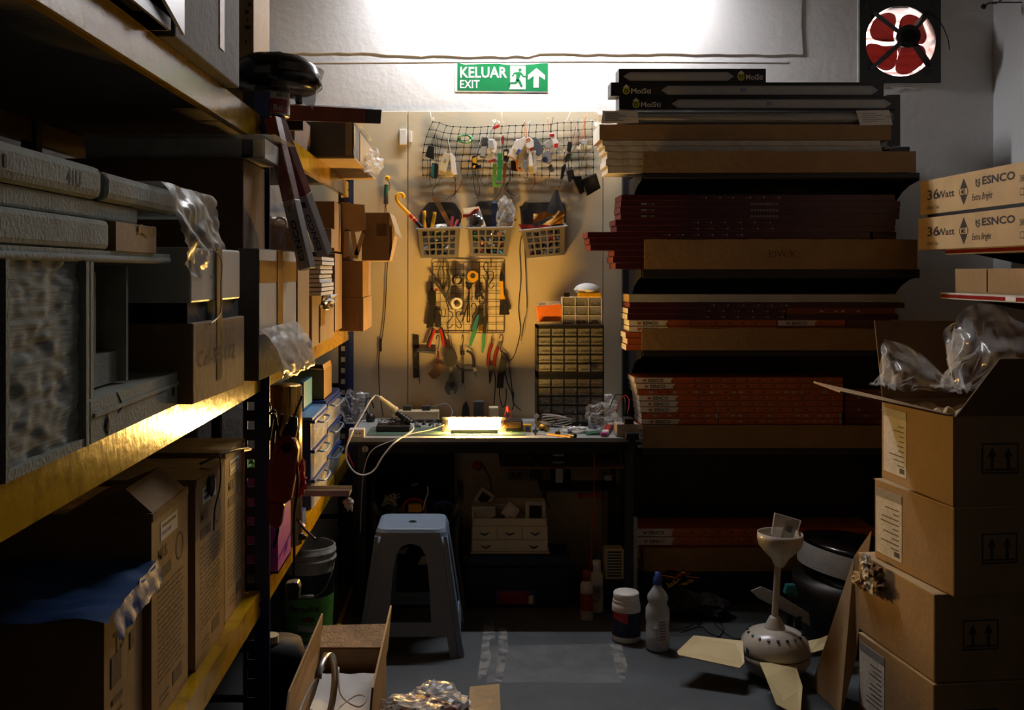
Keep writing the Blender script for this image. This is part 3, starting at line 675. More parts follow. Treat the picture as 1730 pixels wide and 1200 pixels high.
m = M(); m.box((X(961, 4.36), 4.36, TT), (X(990, 4.36), 4.40, TT + .024), 'white'); m.box((X(959, 4.36), 4.358, TT + .0), (X(967, 4.36), 4.36, TT + .02), 'blue'); solo('connector_block', m, 'white block with a blue end in the middle of the clutter', 'connector', None, .002)
m = M(); m.prism([(985, 738), (990, 730), (1010, 727), (1022, 729), (1016, 738)], .05, 'green_dk', PXM(4.36)); solo('green_case', m, 'flat grey green plastic case at the bench front', 'case', None, .003)
m = M(); a, b = on(1020, 739, .01), on(1032, 722, .016); m.bar(a, b, .026, .014, 'white'); m.bar(a + (b - a) * .3 + Vector((0, -.001, .001)), a + (b - a) * .75 + Vector((0, -.001, .001)), .027, .0142, 'red'); m.bar(a, a + (b - a) * .12, .028, .016, 'pink'); solo('glue_tube', m, 'red and white glue tube beside the vise', 'tube', None, .003)
random.seed(11)
for i, (px, py, mt, lb) in enumerate(((900, 731, 'grey', 'grey'), (938, 737, 'steel', 'shiny'), (950, 731, 'white', 'white'), (975, 727, 'cream', 'cream'), (1002, 724, 'blue', 'blue'))):
    m = M(); q = on(px, py); m.box((q.x, q.y, TT), (q.x + .022, q.y + .018, TT + .012 + .006 * (i % 3)), mt); m.cyl((q.x + .011, q.y + .009, TT + .01), (q.x + .014, q.y + .0, TT + .026), .004, 'steel', n=8)
    solo('electronic_part', m, 'small %s electronic part among the bench clutter' % lb, 'electronic part', 'loose parts in the bench clutter', .001)
m = M(); m.blob(on(1018, 722, .05), (.08, .07, .06), 'film_fine', 12, amp=.4, fr=2.0, n=40, flat=.75); m.blob(on(1022, 712, .088), (.05, .04, .03), 'film_fine', 5, amp=.45, fr=2, n=26); solo('plastic_bag', m, 'crumpled clear plastic bag on the right of the bench', 'bag')
m = M(); m.blob(on(975, 732, .012), (.05, .03, .014), 'film_fine', 9, amp=.8, n=24, flat=.7); solo('plastic_bag', m, 'small flat clear bag in front of the red screwdriver handle', 'bag')
m = M(); m.box((X(975, 4.62), 4.60, TT), (X(1008, 4.62), 4.64, TT + .10), 'cream'); solo('cream_box', m, 'cream box half hidden behind the clear bag on the bench', 'box', None, .002)
t = thing('bench_vise', 'small vise clamped to the right corner of the bench', 'vise', (X(1062, 4.25), 4.27, TT))
part('body', M().box((X(1041, 4.27), 4.262, TT + .001), (X(1078, 4.27), 4.34, TT + .055), 'offwhite_gloss'), t, .004)
part('jaw', M().box((X(1055, 4.25), 4.25, TT + .055), (X(1071, 4.25), 4.32, TT + .078), 'black'), t, .003)
m = M(); m.box((X(1056, 4.24), 4.215, TT - .005), (X(1078, 4.24), 4.26, TT + .024), 'black'); m.box((X(1062, 4.24), 4.22, TT - .06), (X(1072, 4.24), 4.246, TT), 'black'); part('clamp', m, t, .003)
m = M(); m.cyl((X(1067, 4.235), 4.235, TT - .10), (X(1067, 4.235), 4.235, TT - .04), .007, 'steel_dk'); m.cyl((X(1060, 4.235), 4.235, TT - .09), (X(1074, 4.235), 4.235, TT - .09), .003, 'steel_dk'); part('screw', m, t)
m = M(); m.tube([at(1060, 700, 4.35), at(1063, 678, 4.4), at(1056, 668, 4.45), at(1046, 680, 4.5), at(1040, 700, 4.5)], .002, 'red'); m.tube([at(1056, 700, 4.35), at(1055, 672, 4.4), at(1040, 668, 4.5), at(1030, 690, 4.5)], .002, 'black'); solo('wire_loop', m, 'loop of thin red and black wire above the vise', 'wire')

# small parts drawer cabinets, 25 drawers each
cy = 4.56
def cabinet(z0, label, special):
    x0, x1 = X(907.5, cy), X(1020.5, cy); H = .222
    t = thing('parts_cabinet', label, 'drawer cabinet', ((x0 + x1) / 2, cy + .08, z0), 'small parts drawer cabinets')
    m = M(); fr = .006
    m.box((x0, cy + .15, z0), (x1, cy + .156, z0 + H), 'black')
    for x in (x0, x1 - fr): m.box((x, cy, z0), (x + fr, cy + .15, z0 + H), 'black')
    cw = (x1 - x0 - fr) / 5; ch = (H - .02 - fr) / 5
    for i in range(1, 5): m.box((x0 + i * cw + .001, cy + .002, z0), (x0 + i * cw + .005, cy + .15, z0 + H), 'black')
    for j in range(6): z = z0 + j * ch + (.012 if j else 0); m.box((x0, cy, z), (x1, cy + .15, z + (.006 if j else .018)), 'black')
    m.box((x0, cy, z0 + H - .008), (x1, cy + .15, z0 + H), 'black')
    part('cabinet_frame', m, t)
    for j in range(5):
        for i in range(5):
            a = x0 + fr + i * cw + .001; b = a + cw - fr - .001; z = z0 + .0185 + j * ch; zt = z + ch - .0075; yo = cy - .012 if special == (i, j) else cy + .001
            m = M(); m.box((a, yo, z), (b, yo + .002, zt), 'drawer_front'); m.box((a, yo, z), (b, yo + .11, z + .0015), 'drawer_front')
            m.box((a + .002, yo - .006, z + .004), (b - .002, yo, z + .008), 'drawer_front')
            m.box((a, yo + .11, z), (b, yo + .112, zt), 'drawer_front')
            mt = random.choice(['steel', 'steel', 'grey', 'lgrey', 'cream', 'lgrey', 'orangeplastic', 'white', 'darkgrey', 'steel'])
            for q in range(9):
                bx = random.uniform(a + .002, b - .01); bz = z + .002 + random.uniform(0, (zt - z) * .45); m.box((bx, yo + .004 + random.uniform(0, .01), bz), (bx + random.uniform(.003, .01), yo + .03, bz + random.uniform(.003, .009)), mt)
            for q in range(3): bx = random.uniform(a + .006, b - .006); bz = z + .005 + random.uniform(0, (zt - z) * .5); m.cyl((bx, yo + .004, bz), (bx, yo + .02, bz), .0045, 'steel', n=8)
            part('drawer', m, t)
    return t
cabinet(TT, 'lower of two black cabinets of clear parts drawers on the bench', None)
cabinet(TT + .223, 'upper of two black parts cabinets, one small drawer pulled out', (3, 0))
ct = TT + .446
t = thing('clear_organizer', 'clear nine-compartment parts box with pale frame on the parts cabinet', 'organizer', (X(984, cy), cy + .06, ct))
x0, x1 = X(950, cy), X(1017, cy); zt = Z(502, cy); m = M(); e = .0022
for i in range(4): xx = x0 + (x1 - x0 - e) * i / 3; m.box((xx, cy + .01, ct), (xx + e, cy + .07, zt), 'white')
for i in range(4): zz = ct + (zt - ct - e) * i / 3; m.box((x0, cy + .01, zz), (x1, cy + .07, zz + e), 'white')
part('frame', m, t)
cw = (x1 - x0) / 3; chh = (zt - ct) / 3
for j in range(3):
    for i in range(3):
        a = x0 + i * cw + e; b = x0 + (i + 1) * cw - .0006; z = ct + j * chh + e; zz = z + chh - e * 1.3
        m = M(); m.box((a, cy + .012, z), (b, cy + .014, zz), 'drawer_front'); mt = [['red', 'darkgrey', 'darkgrey'], ['grey', 'navy', 'grey'], ['lgrey', 'grey', 'darkgrey']][j][i]
        for q in range(8): bx = random.uniform(a, b - .012); m.box((bx, cy + .018, z), (bx + .011, cy + .05, z + random.uniform(.003, .02 if (i, j) != (0, 0) else .011)), mt)
        part('compartment', m, t)
t = thing('parts_box', 'small box of orange parts with a clear lid, left on the parts cabinet', 'box', (X(926, cy), cy + .04, ct))
m = M(); m.prism([(907, 543), (905.5, 517), (945, 513), (948, 541)], .07, 'orangeplastic', PXM(cy + .09)); part('box', m, t, .002)
m = M(); m.prism([(906, 516), (906, 511), (943, 509), (945, 513)], .07, 'clear_plastic', PXM(cy + .09)); m.blob(at(915, 513, cy + .05), (.02, .02, .006), 'steel', 3, n=8); part('lid', m, t)
m = M(); m.box((X(977, cy), cy + .005, zt), (X(1016, cy), cy + .065, Z(495, cy)), 'yellow'); solo('yellow_box', m, 'flat yellow box on the clear organizer', 'box', None, .002)
m = M(); m.box((X(953, cy), cy + .01, zt), (X(963, cy), cy + .035, Z(494.5, cy)), 'black'); solo('small_black_box', m, 'tiny black box on the left of the clear organizer', 'box', None, .002)
t = thing('dome_lamp', 'round white dome lamp cover on top of the yellow box', 'lamp cover', (X(995, cy), cy + .035, Z(495, cy)))
cc = (X(995, cy), cy + .06, Z(495, cy))
part('base', M().lathe([(.05, 0), (.055, .004), (.052, .011)], 'white', Matrix.Translation(cc)), t)
part('dome', M().lathe([(.0605, .010), (.060, .014), (.05, .028), (.032, .038), (.012, .042), (0, .0425)], 'white_matte', Matrix.Translation(cc), 36), t)

# left end of the bench: clear bag
m = M(); m.blob((X(592, 4.62), 4.66, TT + .075), (.055, .05, .085), 'film', 3, amp=.5, fr=1.6, n=30, pinch=.4, flat=.88); solo('plastic_bag', m, 'clear plastic bag at the far left end of the bench by the wall', 'bag')
m = M(); m.box((X(602, 4.78), 4.76, TT), (X(622, 4.78), 4.82, TT + .12), 'lgrey')
for i in range(5): m.box((X(605, 4.76), 4.758, TT + .03 + i * .016), (X(619, 4.76), 4.76, TT + .036 + i * .016), 'black')
solo('wall_adapter', m, 'grey vented adapter behind the clear bag at the bench end', 'adapter', None, .003)
m = M(); m.lathe([(.018, 0), (.022, .02), (.015, .036), (0, .04)], 'black', RT((X(626, 4.7), 4.7, TT))); m.tube([(X(622, 4.7), 4.7, TT + .03), at(617, 685, 4.7), at(624, 672, 4.72), at(632, 690, 4.72)], .003, 'black'); solo('suction_cup', m, 'black rubber cup with loop at the left of the bench', 'suction cup')

# ------------------------------------------------------------------ under the bench
m = M(); fy = 4.62
for px, r in ((874, .010), (884, .012), (893, .008)): m.cyl((X(px, fy), fy, Z(783, fy)), (X(px, fy), fy, Z(783, fy) + .025), r, 'green_dk' if px < 890 else 'paper_dirty')
solo('small_jar', m, 'little green jars on the shelf under the bench', 'jar', kind='stuff')
t = thing('wire_spool', 'white wire spool on the small shelf under the bench', 'spool', (X(944, 4.5), 4.5, Z(783, 4.5)))
c = (X(944, 4.5), 4.52, Z(783, 4.5)); part('spool', M().lathe([(.026, 0), (.026, .003), (.012, .004), (.012, .031), (.026, .032), (.026, .035)], 'white', Matrix.Translation(c)), t); part('wire', M().lathe([(.013, .005), (.018, .006), (.018, .029), (.013, .030)], 'darkgrey', Matrix.Translation(c)), t)
m = M(); m.box((X(857, 4.79), 4.785, Z(812, 4.79)), (X(917, 4.79), 4.80, Z(793, 4.79)), 'grey')
for i in range(3):
    for j in range(2): m.box((X(896 + i * 6, 4.785), 4.783, Z(808 - j * 8, 4.785)), (X(900 + i * 6, 4.785), 4.786, Z(802 - j * 8, 4.785)), 'black')
for a in (862, 873): m.box((X(a, 4.785), 4.783, Z(808, 4.785)), (X(a + 8, 4.785), 4.786, Z(798, 4.785)), 'darkgrey')
m.cyl((X(860, 4.83), 4.84, Z(806, 4.8)), (X(860, 4.8), 4.79, Z(806, 4.8)), .004, 'grey'); solo('control_panel', m, 'grey socket and switch panel on the wall below the bench', 'panel', None, .002)
t = thing('red_socket', 'round reddish wall socket with a black cord below the bench', 'socket', at(806, 790, 4.83))
part('socket', M().cyl(at(806, 787, 4.838), at(806, 787, 4.80), .022, 'red', .018), t); part('cord', M().tube([at(812, 782, 4.80), at(818, 790, 4.79), at(828, 810, 4.79), at(831, 838, 4.79), at(833, 860, 4.76)], .0025, 'black'), t)
# bottles on the lower shelf under the bench
m = M(); m.box((X(915, 4.55), 4.60, .452), (X(1052, 4.55), 4.8, .462), 'black'); 
for px in (918, 1046): m.box((X(px, 4.55), 4.602, 0), (X(px + 5, 4.55), 4.617, .452), 'black'); m.box((X(px, 4.78), 4.775, 0), (X(px + 5, 4.78), 4.79, .452), 'black')
solo('side_stand', m, 'low black stand under the right half of the bench', 'stand')
m = M(); m.lathe([(.045, 0), (.046, .11), (.03, .14), (.03, .15), (.034, .152), (.034, .165), (0, .166)], 'black_gloss', RT((X(948, 4.64), 4.66, .462))); m.box((X(939, 4.6), 4.607, .49), (X(951, 4.6), 4.613, .57), 'paper_dirty'); solo('black_jar', m, 'black jar with pale label on the stand under the bench', 'jar')
m = M(); m.lathe([(.016, 0), (.017, .07), (.008, .10), (.006, .14), (.0, .15)], 'black_gloss', RT((X(1029, 4.62), 4.66, .462))); m.lathe([(.0175, .03), (.0178, .055)], 'paper_dirty', RT((X(1029, 4.62), 4.66, .462))); solo('glue_bottle', m, 'slim dark nozzle bottle on the stand under the bench', 'bottle')
m = M(); m.bar(at(978, 838, 4.64), at(1010, 836, 4.64), .014, .014, 'red'); m.blob(at(981, 838, 4.64), (.015, .012, .014), 'red', 2, n=10); m.blob(at(1009, 836, 4.64), (.012, .012, .016), 'red', 5, n=10); solo('red_tool', m, 'red bar-shaped tool on the stand under the bench', 'tool')
m = M(); m.tube([at(1003, 748, 4.30), at(1004, 800, 4.32), at(1001, 880, 4.35), at(998, 950, 4.36), at(994, 992, 4.36)], .0018, 'red'); solo('red_string', m, 'thin red cord hanging from the bench edge to the spray cans', 'cord')
# drawer box on blue toolbox
t = thing('toolbox', 'dark blue toolbox with red and blue label under the bench', 'toolbox', (X(872, 4.42), 4.5, 0))
x0, x1 = X(784, 4.4), X(962, 4.4); part('body', M().box((x0, 4.40, 0), (x1, 4.59, .175), 'navy'), t, .012)
part('lid', M().box((x0 - .006, 4.392, .178), (x1 + .006, 4.596, .225), 'navy'), t, .008)
m = M(); m.box((X(838, 4.4), 4.396, Z(1022, 4.4)), (X(905, 4.4), 4.400, Z(997, 4.4)), 'blueplastic'); m.box((X(841, 4.4), 4.3945, Z(1020, 4.4)), (X(895, 4.4), 4.396, Z(999, 4.4)), 'reddk'); 
for i in range(4): m.box((X(845 + i * 11, 4.4), 4.3938, Z(1008, 4.4)), (X(853 + i * 11, 4.4), 4.3945, Z(1001, 4.4)), 'redblade')
m.box((X(893, 4.4), 4.3938, Z(1020, 4.4)), (X(901, 4.4), 4.396, Z(1006, 4.4)), 'cream'); part('label_plate', m, t)
part('handle', M().tube([(X(840, 4.5), 4.53, .226), (X(842, 4.5), 4.53, .24), (X(904, 4.5), 4.53, .24), (X(906, 4.5), 4.53, .226)], .006, 'black'), t)
t = thing('mini_drawers', 'white miniature chest of four drawers filled with odds and ends', 'drawer chest', (X(862, 4.45), 4.5, .226))
x0, x1 = X(797, 4.43), X(925, 4.43); zb, zt = .228, .228 + .148
m = M(); m.box((x0 - .006, 4.41, zb), (x1 + .008, 4.6, zb + .006), 'cream'); m.box((x0, 4.42, zb + .006), (x1, 4.59, zt - .03), 'cream')
m.box((x0, 4.42, zt - .03), (x1, 4.426, zt), 'cream'); m.box((x0, 4.584, zt - .03), (x1, 4.59, zt + .05), 'cream'); m.box((x0, 4.42, zt - .03), (x0 + .006, 4.59, zt + .03), 'cream'); m.box((x1 - .006, 4.42, zt - .03), (x1, 4.59, zt + .0), 'cream'); part('body', m, t, .001)
w3 = (x1 - x0) / 3; zm = zb + .06; zt2 = zt - .032
for a, b, c, d, hs in ((x0, x0 + w3, zm, zt2, 1), (x0 + w3, x0 + 2 * w3, zm, zt2, 1), (x0 + 2 * w3, x1, zm, zt2, 1), (x0, x1, zb + .008, zm - .003, 2)):
    dr = part('drawer', M().box((a + .002, 4.414, c), (b - .002, 4.42, d), 'cream'), t, .0012)
    for hh in range(hs):
        hc = (a + b) / 2 if hs == 1 else (a + .06 if hh == 0 else b - .06); zc = (c + d) / 2
        part('handle', M().prism([(hc - .024, zc + .004), (hc - .018, zc + .001), (hc - .008, zc - .001), (hc, zc - .006), (hc + .008, zc - .001), (hc + .018, zc + .001), (hc + .024, zc + .004), (hc + .012, zc - .006), (hc, zc - .012), (hc - .012, zc - .006)], .004, 'black', Matrix(((1, 0, 0, 0), (0, 0, -1, 4.414), (0, 1, 0, 0), (0, 0, 0, 1)))), dr)
def square_frame(c, s_, rz, label, hole=True):
    m = M(); T_ = Matrix.Translation(c) @ Matrix.Rotation(rz, 4, 'Y') @ Matrix.Rotation(-.25, 4, 'X'); w_ = s_ / 2
    m.box((-w_, -.006, -w_), (w_, .006, -w_ * .62), 'paper_dirty', T_).box((-w_, -.006, w_ * .62), (w_, .006, w_), 'paper_dirty', T_).box((-w_, -.006, -w_ * .62), (-w_ * .62, .006, w_ * .62), 'paper_dirty', T_).box((w_ * .62, -.006, -w_ * .62), (w_, .006, w_ * .62), 'paper_dirty', T_)
    m.box((-w_ * .62, -.001, -w_ * .62), (w_ * .62, .005, w_ * .62), 'black' if hole else 'paper', T_)
    solo('switch_surround', m, label, 'frame', 'square frames in the white mini chest', .001)
square_frame((X(905, 4.47), 4.475, zt + .015), .088, 0, 'white square frame with dark centre, right in the mini chest')
square_frame((X(862, 4.46), 4.455, zt + .022), .06, .7, 'small white square tilted on its corner in the mini chest', False)
square_frame((X(818, 4.52), 4.54, zt + .06), .07, .6, 'square frame standing on its corner at the back left of the mini chest')
m = M(); m.box((X(797, 4.45), 4.45, zt - .03), (X(837, 4.45), 4.55, zt + .045), 'paper_dirty'); m.tube([at(815, 890, 4.44), at(826, 880, 4.43), at(843, 872, 4.43), at(852, 876, 4.45)], .003, 'black'); m.box((X(799, 4.45), 4.448, zt + .02), (X(835, 4.45), 4.452, zt + .045), 'clear_plastic'); solo('open_box', m, 'pale small box with black lead in the left of the mini chest', 'box', None, .001)
random.seed(4); m = M()
for i in range(9):
    c = Vector((X(random.uniform(842, 920), 4.52), random.uniform(4.47, 4.56), zt - .02 + random.uniform(0, .05))); m.tube([c + Vector((random.uniform(-.05, .05), random.uniform(-.03, .03), random.uniform(-.012, .02))) for _ in range(4)], .003, random.choice(['black', 'grey', 'white']))
solo('cable_jumble', m, 'jumble of cables lying in the white mini chest', 'cables', kind='stuff')
# black armchair behind the stool, full of things
t = thing('office_armchair', 'dark armchair with curved arms in the shade behind the stool', 'chair', (X(702, 4.5), 4.5, 0))
cyy = 4.52; m = M(); m.box((X(640, cyy), 4.38, .30), (X(768, cyy), 4.74, .34), 'black_matte'); part('seat', m, t, .015)
m = M(); m.grid(lambda u, v: (X(640 + 128 * u, 4.74), 4.76 + .03 * math.sin(PI * u), .36 + .28 * v + .03 * math.sin(PI * u)), 12, 6, 'black_matte'); m.box((X(644, 4.78), 4.79, .3), (X(764, 4.78), 4.80, .62), 'black_matte'); part('backrest', m, t)
for sx, px in ((1, 630), (-1, 776)):
    m = M(); m.tube([at(px, 815, 4.72), at(px - 2 * sx, 822, 4.5), at(px, 850, 4.32), at(px + 10 * sx, 872, 4.32), at(px + 22 * sx, 880, 4.38)], .013, 'darkgrey', n=10); part('armrest', m, t)
    m = M(); m.tube([at(px, 860, 4.33), at(px + 6 * sx, 930, 4.34), at(px - 4 * sx, 1000, 4.32), (X(px - 6 * sx, 4.3), 4.3, .012)], .011, 'darkgrey', n=8); part('leg', m, t)
    m = M(); m.tube([(X(px, 4.7), 4.7, .32), (X(px, 4.74), 4.76, .012)], .011, 'darkgrey', n=8); part('leg', m, t)
m = M(); m.prism([(695, 818), (706, 816), (707, 829), (696, 830)], .002, 'paper', PXM(4.70)); m.blob(at(701, 846, 4.62), (.06, .05, .07), 'black_matte', 3, n=18, flat=.8); solo('black_bag', m, 'black bag with a small white tag on the shaded armchair', 'bag')
m = M(); random.seed(9)
for i in range(14):
    c = at(random.uniform(652, 672), random.uniform(838, 862), 4.5); m.tube([c + Vector((random.uniform(-.03, .03), 0, random.uniform(-.02, .02))) for _ in range(4)], .0022, 'cream', n=5)
m.blob(at(660, 865, 4.5), (.05, .04, .035), 'ragdark', 6, n=14); solo('wire_bundle', m, 'pale wire bundle on the left of the shaded armchair', 'wires')
m = M(); m.tube([at(680, 868, 4.5), at(684, 850, 4.5), at(700, 843, 4.5), at(716, 850, 4.5), at(720, 868, 4.5)], .006, 'red'); m.box((X(690, 4.5), 4.49, Z(865, 4.5)), (X(712, 4.5), 4.53, Z(852, 4.5)), 'yellow'); solo('cable_reel', m, 'red rimmed reel with yellow block on the shaded armchair', 'reel')
m = M(); m.tube([at(714, 862, 4.42), at(719, 845, 4.42), at(723, 832, 4.43), at(722, 822, 4.45)], .004, 'cream', taper=.002); solo('white_lead', m, 'pale pointed lead sticking up behind the stool seat', 'lead')
m = M(); m.blob(at(745, 855, 4.5), (.05, .05, .03), 'navy', 8, n=16); m.tube([at(735, 852, 4.45), at(752, 848, 4.45), at(764, 852, 4.45)], .006, 'blue'); solo('blue_cloth', m, 'dark blue cloth on the right of the shaded armchair', 'cloth')
# junk crate seen through the stool
t = thing('junk_crate', 'black crate of scrap fittings seen between the stool legs', 'crate', (X(700, 4.45), 4.5, 0))
m = M(); m.box((X(640, 4.4), 4.40, 0), (X(768, 4.4), 4.41, .18), 'black_matte'); m.box((X(640, 4.4), 4.70, 0), (X(768, 4.4), 4.71, .18), 'black_matte'); m.box((X(640, 4.4), 4.41, 0), (X(640, 4.4) + .01, 4.7, .18), 'black_matte'); m.box((X(768, 4.4) - .01, 4.41, 0), (X(768, 4.4), 4.7, .18), 'black_matte'); m.box((X(640, 4.4), 4.41, 0), (X(768, 4.4), 4.7, .01), 'black_matte'); part('walls', m, t)
m = M(); random.seed(8)
for i in range(30):
    c = Vector((random.uniform(X(652, 4.5), X(755, 4.5)), random.uniform(4.44, 4.66), .17 + random.uniform(-.03, .04))); dv = Vector((random.uniform(-.05, .05), random.uniform(-.03, .03), random.uniform(-.01, .02)))
    m.cyl(c, c + dv, random.uniform(.004, .01), random.choice(['steel', 'darkgrey', 'paper_dirty', 'black']), n=8)
m.blob((X(700, 4.5), 4.55, .10), (.12, .11, .08), 'black_matte', 2, n=18); solo('scrap_metal', m, 'scrap fittings and wires heaped in the black crate', 'scrap', kind='stuff')
m = M(); m.prism([(704, 955), (712, 940), (736, 936), (742, 950), (738, 972), (716, 975)], .02, 'offwhite_gloss', PXM(4.46)); m.prism(circle(722, 955, 4), .021, 'black', PXM(4.458)); solo('bracket_plate', m, 'pale mounting bracket plate in the scrap crate behind the stool', 'bracket', None, .002)
# spray cans and vented box under the bench right end
def can(px, py0, Y, r, h, mt, cap, label, band=None, name='spray_can'):
    T_ = RT((X(px, Y), Y, 0)); m = M(); m.lathe([(r * .96, 0), (r, .006), (r, h * .72), (r * .6, h * .8), (r * .55, h * .8)], mt, T_); t = thing(name, label, 'can', (X(px, Y), Y, 0)); part('body', m, t)
    part('cap', M().lathe([(r * .62, h * .78), (r * .62, h * .97), (r * .55, h), (0, h)], cap, T_), t)
    if band: part('label_band', M().openlathe([(r + .0006, h * .2), (r + .0006, h * .55)], band, T_), t)
can(1008, 0, 4.36, .028, .215, 'paper_dirty', 'white', 'white capped spray can behind the red one near the bench leg', 'bucket_white')
can(991, 0, 4.26, .026, .20, 'bucket_white', 'reddk', 'paint smeared spray can with red top near the bench leg', 'redblade')
t = thing('vented_box', 'upright cream vented plastic box beside the bench leg', 'box', (X(1038, 4.4), 4.4, 0))
part('body', M().box((X(1022, 4.38), 4.38, .008), (X(1054, 4.38), 4.45, Z(928, 4.38)), 'cream'), t, .006)
m = M()
for i in range(9): zz = Z(975 - i * 5, 4.375); m.box((X(1026, 4.38), 4.3785, zz), (X(1050, 4.38), 4.3805, zz + .006), 'black')
for i in range(3): m.cyl((X(1028 + i * 8, 4.38), 4.381, Z(933, 4.38)), (X(1028 + i * 8, 4.38), 4.3785, Z(933, 4.38)), .004, 'black', n=10)
part('vent_slots', m, t); part('foot', M().box((X(1020, 4.38), 4.375, 0), (X(1056, 4.38), 4.455, .13), 'black'), t, .004)
m = M(); m.box((X(1066, 4.40), 4.40, .0), (X(1077, 4.40), 4.43, Z(875, 4.4)), 'lgrey'); solo('aluminium_strip', m, 'thin pale strip standing between the bench and the orange boxes', 'strip')

# ------------------------------------------------------------------ stool
t = thing('plastic_stool', 'grey blue plastic stool in front of the bench', 'stool', (X(696, 4.02), 4.02, 0))
scx, scy = X(697, 4.02), 4.03; H = .462
def sq(u, hw, r):      # rounded square outline
    P_ = []
    for k in range(4):
        for j in range(5):
            a = PI / 2 * k + PI / 2 * j / 4; P_.append(((hw - r) * (1 if k in (0, 3) else -1) + r * math.cos(a), (hw - r) * (1 if k < 2 else -1) + r * math.sin(a)))
    return P_
m = M(); V = []; lv = [(.115, H - .001, .035), (.128, H - .004, .04), (.134, H - .016, .04), (.136, H - .032, .035), (.1335, H - .032, .035), (.13, H - .02, .03), (.12, H - .01, .03)]
for hw, z, r in lv: V += [(scx + p[0], scy + p[1], z) for p in sq(0, hw, r)]
hole = circle(0, 0, .022, 20, ry=.012); V += [(scx + x, scy + y, H - .0045) for x, y in [(.016 * math.cos(2 * PI * i / 20), .020 * math.sin(2 * PI * i / 20)) for i in range(20)]]
V += [(x, y, z - .03) for x, y, z in V[-20:]]
Fc = [(l * 20 + i, l * 20 + (i + 1) % 20, (l + 1) * 20 + (i + 1) % 20, (l + 1) * 20 + i) for l in range(6) for i in range(20)]
Fc += [(i, (i + 1) % 20, 140 + (i + 1) % 20, 140 + i) for i in range(20)] + [(140 + i, 140 + (i + 1) % 20, 160 + (i + 1) % 20, 160 + i) for i in range(20)]
m.add(V, Fc, 'bluegrey', smooth=False); m.prism([(scx + p[0], scy + p[1]) for p in circle(0, 0, .015, 16, ry=.019)], .001, 'black', I4, H - .009); o = part('seat', m, t)  # black disc paints the shade inside the seat hole
# four side panels, each with an arch cut out, splayed; legs at the corners
zt = H - .030; hw0, hw1 = .135, .200
def hwz(z): return hw0 + (hw1 - hw0) * (zt - z) / zt
arch = [(-.078, .125), (-.073, .22), (-.066, .31), (-.056, .362), (-.038, .396), (-.015, .408), (.015, .408)]
for k in range(4):
    Rz = Matrix.Translation((scx, scy, 0)) @ Matrix.Rotation(k * PI / 2, 4, 'Z')
    def P3(x, z, d=0): return (x * 1.0, -hwz(z) + d, z)
    m = M(); legw = .052
    # outer panel as strips around the arch: left leg, right leg, top band, cross rail
    for sgn in (-1, 1):
        zs_ = sorted([zt * i / 40 for i in range(41)] + [.0749, .0751, .1249, .1251, .4081]); n = len(zs_) - 1; V = []
        for i in range(n + 1):
            z = zs_[i]; xo = hwz(z) - .004
            if z > .125:
                q = z; xi = .078
                for a_, b_ in zip(arch[:6], arch[1:6]):
                    if a_[1] <= q <= b_[1]: xi = -(a_[0] + (b_[0] - a_[0]) * (q - a_[1]) / (b_[1] - a_[1]))
                if q > .408: xi = 0
            elif z > .075: xi = 0
            else: xi = hwz(z) - legw
            V += [P3(sgn * xi, z), P3(sgn * xo, z), P3(sgn * xi, z, .006), P3(sgn * xo, z, .006)]
        Fc = []
        for i in range(n): a = i * 4; Fc += [(a, a + 1, a + 5, a + 4), (a + 2, a + 3, a + 7, a + 6), (a, a + 2, a + 6, a + 4), (a + 1, a + 3, a + 7, a + 5)]
        m.add(V, Fc, 'bluegrey', Rz)
    part('side_frame', m, t, label='splayed side with arch and cross rail')
for sx in (-1, 1):
    for sy in (-1, 1):
        m = M(); n = 10; V = []
        for i in range(n + 1):
            z = zt * i / n; h = hwz(z); r = .022
            for a in range(6):
                an = PI / 2 * a / 5; V.append((scx + sx * (h - r + r * math.cos(an)), scy + sy * (h - r + r * math.sin(an)), z))
        m.add(V, [(i * 6 + a, i * 6 + a + 1, i * 6 + a + 7, i * 6 + a + 6) for i in range(n) for a in range(5)], 'bluegrey', smooth=True)
        o = part('leg', m, t); md = o.modifiers.new('thick', 'SOLIDIFY'); md.thickness = .004; md.offset = 0

# ------------------------------------------------------------------ floor objects on the right
def floorY(py): return F * CZ / (py - VY)
t = thing('plastic_tub', 'white screw-lid tub with blue and red label on the floor', 'tub', (X(1058, 3.99), 3.99, 0))
T_ = RT((X(1058, 4.02), 4.02, 0)); k = 4.02 / F
part('body', M().lathe([(22 * k, 0), (24 * k, .008), (24 * k, .13), (23.5 * k, .145), (21.5 * k, .148), (22.5 * k, .152), (22.5 * k, .16), (20 * k, .163)], 'white_matte', T_, 36), t)
part('lid', M().lathe([(21 * k, .160), (21.6 * k, .163), (21.6 * k, .184), (20 * k, .189), (0, .190)], 'white', T_, 36), t, label='ribbed white screw lid')
m = M(); m.openlathe([(24 * k + .0006, .025), (24 * k + .0006, .118)], 'navy', T_, 36)
V = []; 
for i in range(10):
    a = R(205 + i * 7); 
    for z in (.095 + .0, .119): V.append(((24.2 * k + .0008) * math.cos(a), (24.2 * k + .0008) * math.sin(a), z - (i * .0018 if z < .1 else 0) + .0))
m.add(V, [(2 * i, 2 * i + 2, 2 * i + 3, 2 * i + 1) for i in range(9)], 'red', T_)
part('label_band', m, t, label='dark blue label with red corner')
t = thing('alcohol_bottle', 'clear plastic bottle with blue nozzle cap beside the white tub', 'bottle', (X(1111, 3.9), 3.9, 0))
T_ = RT((X(1111, 3.92), 3.92, 0)); k = 3.92 / F
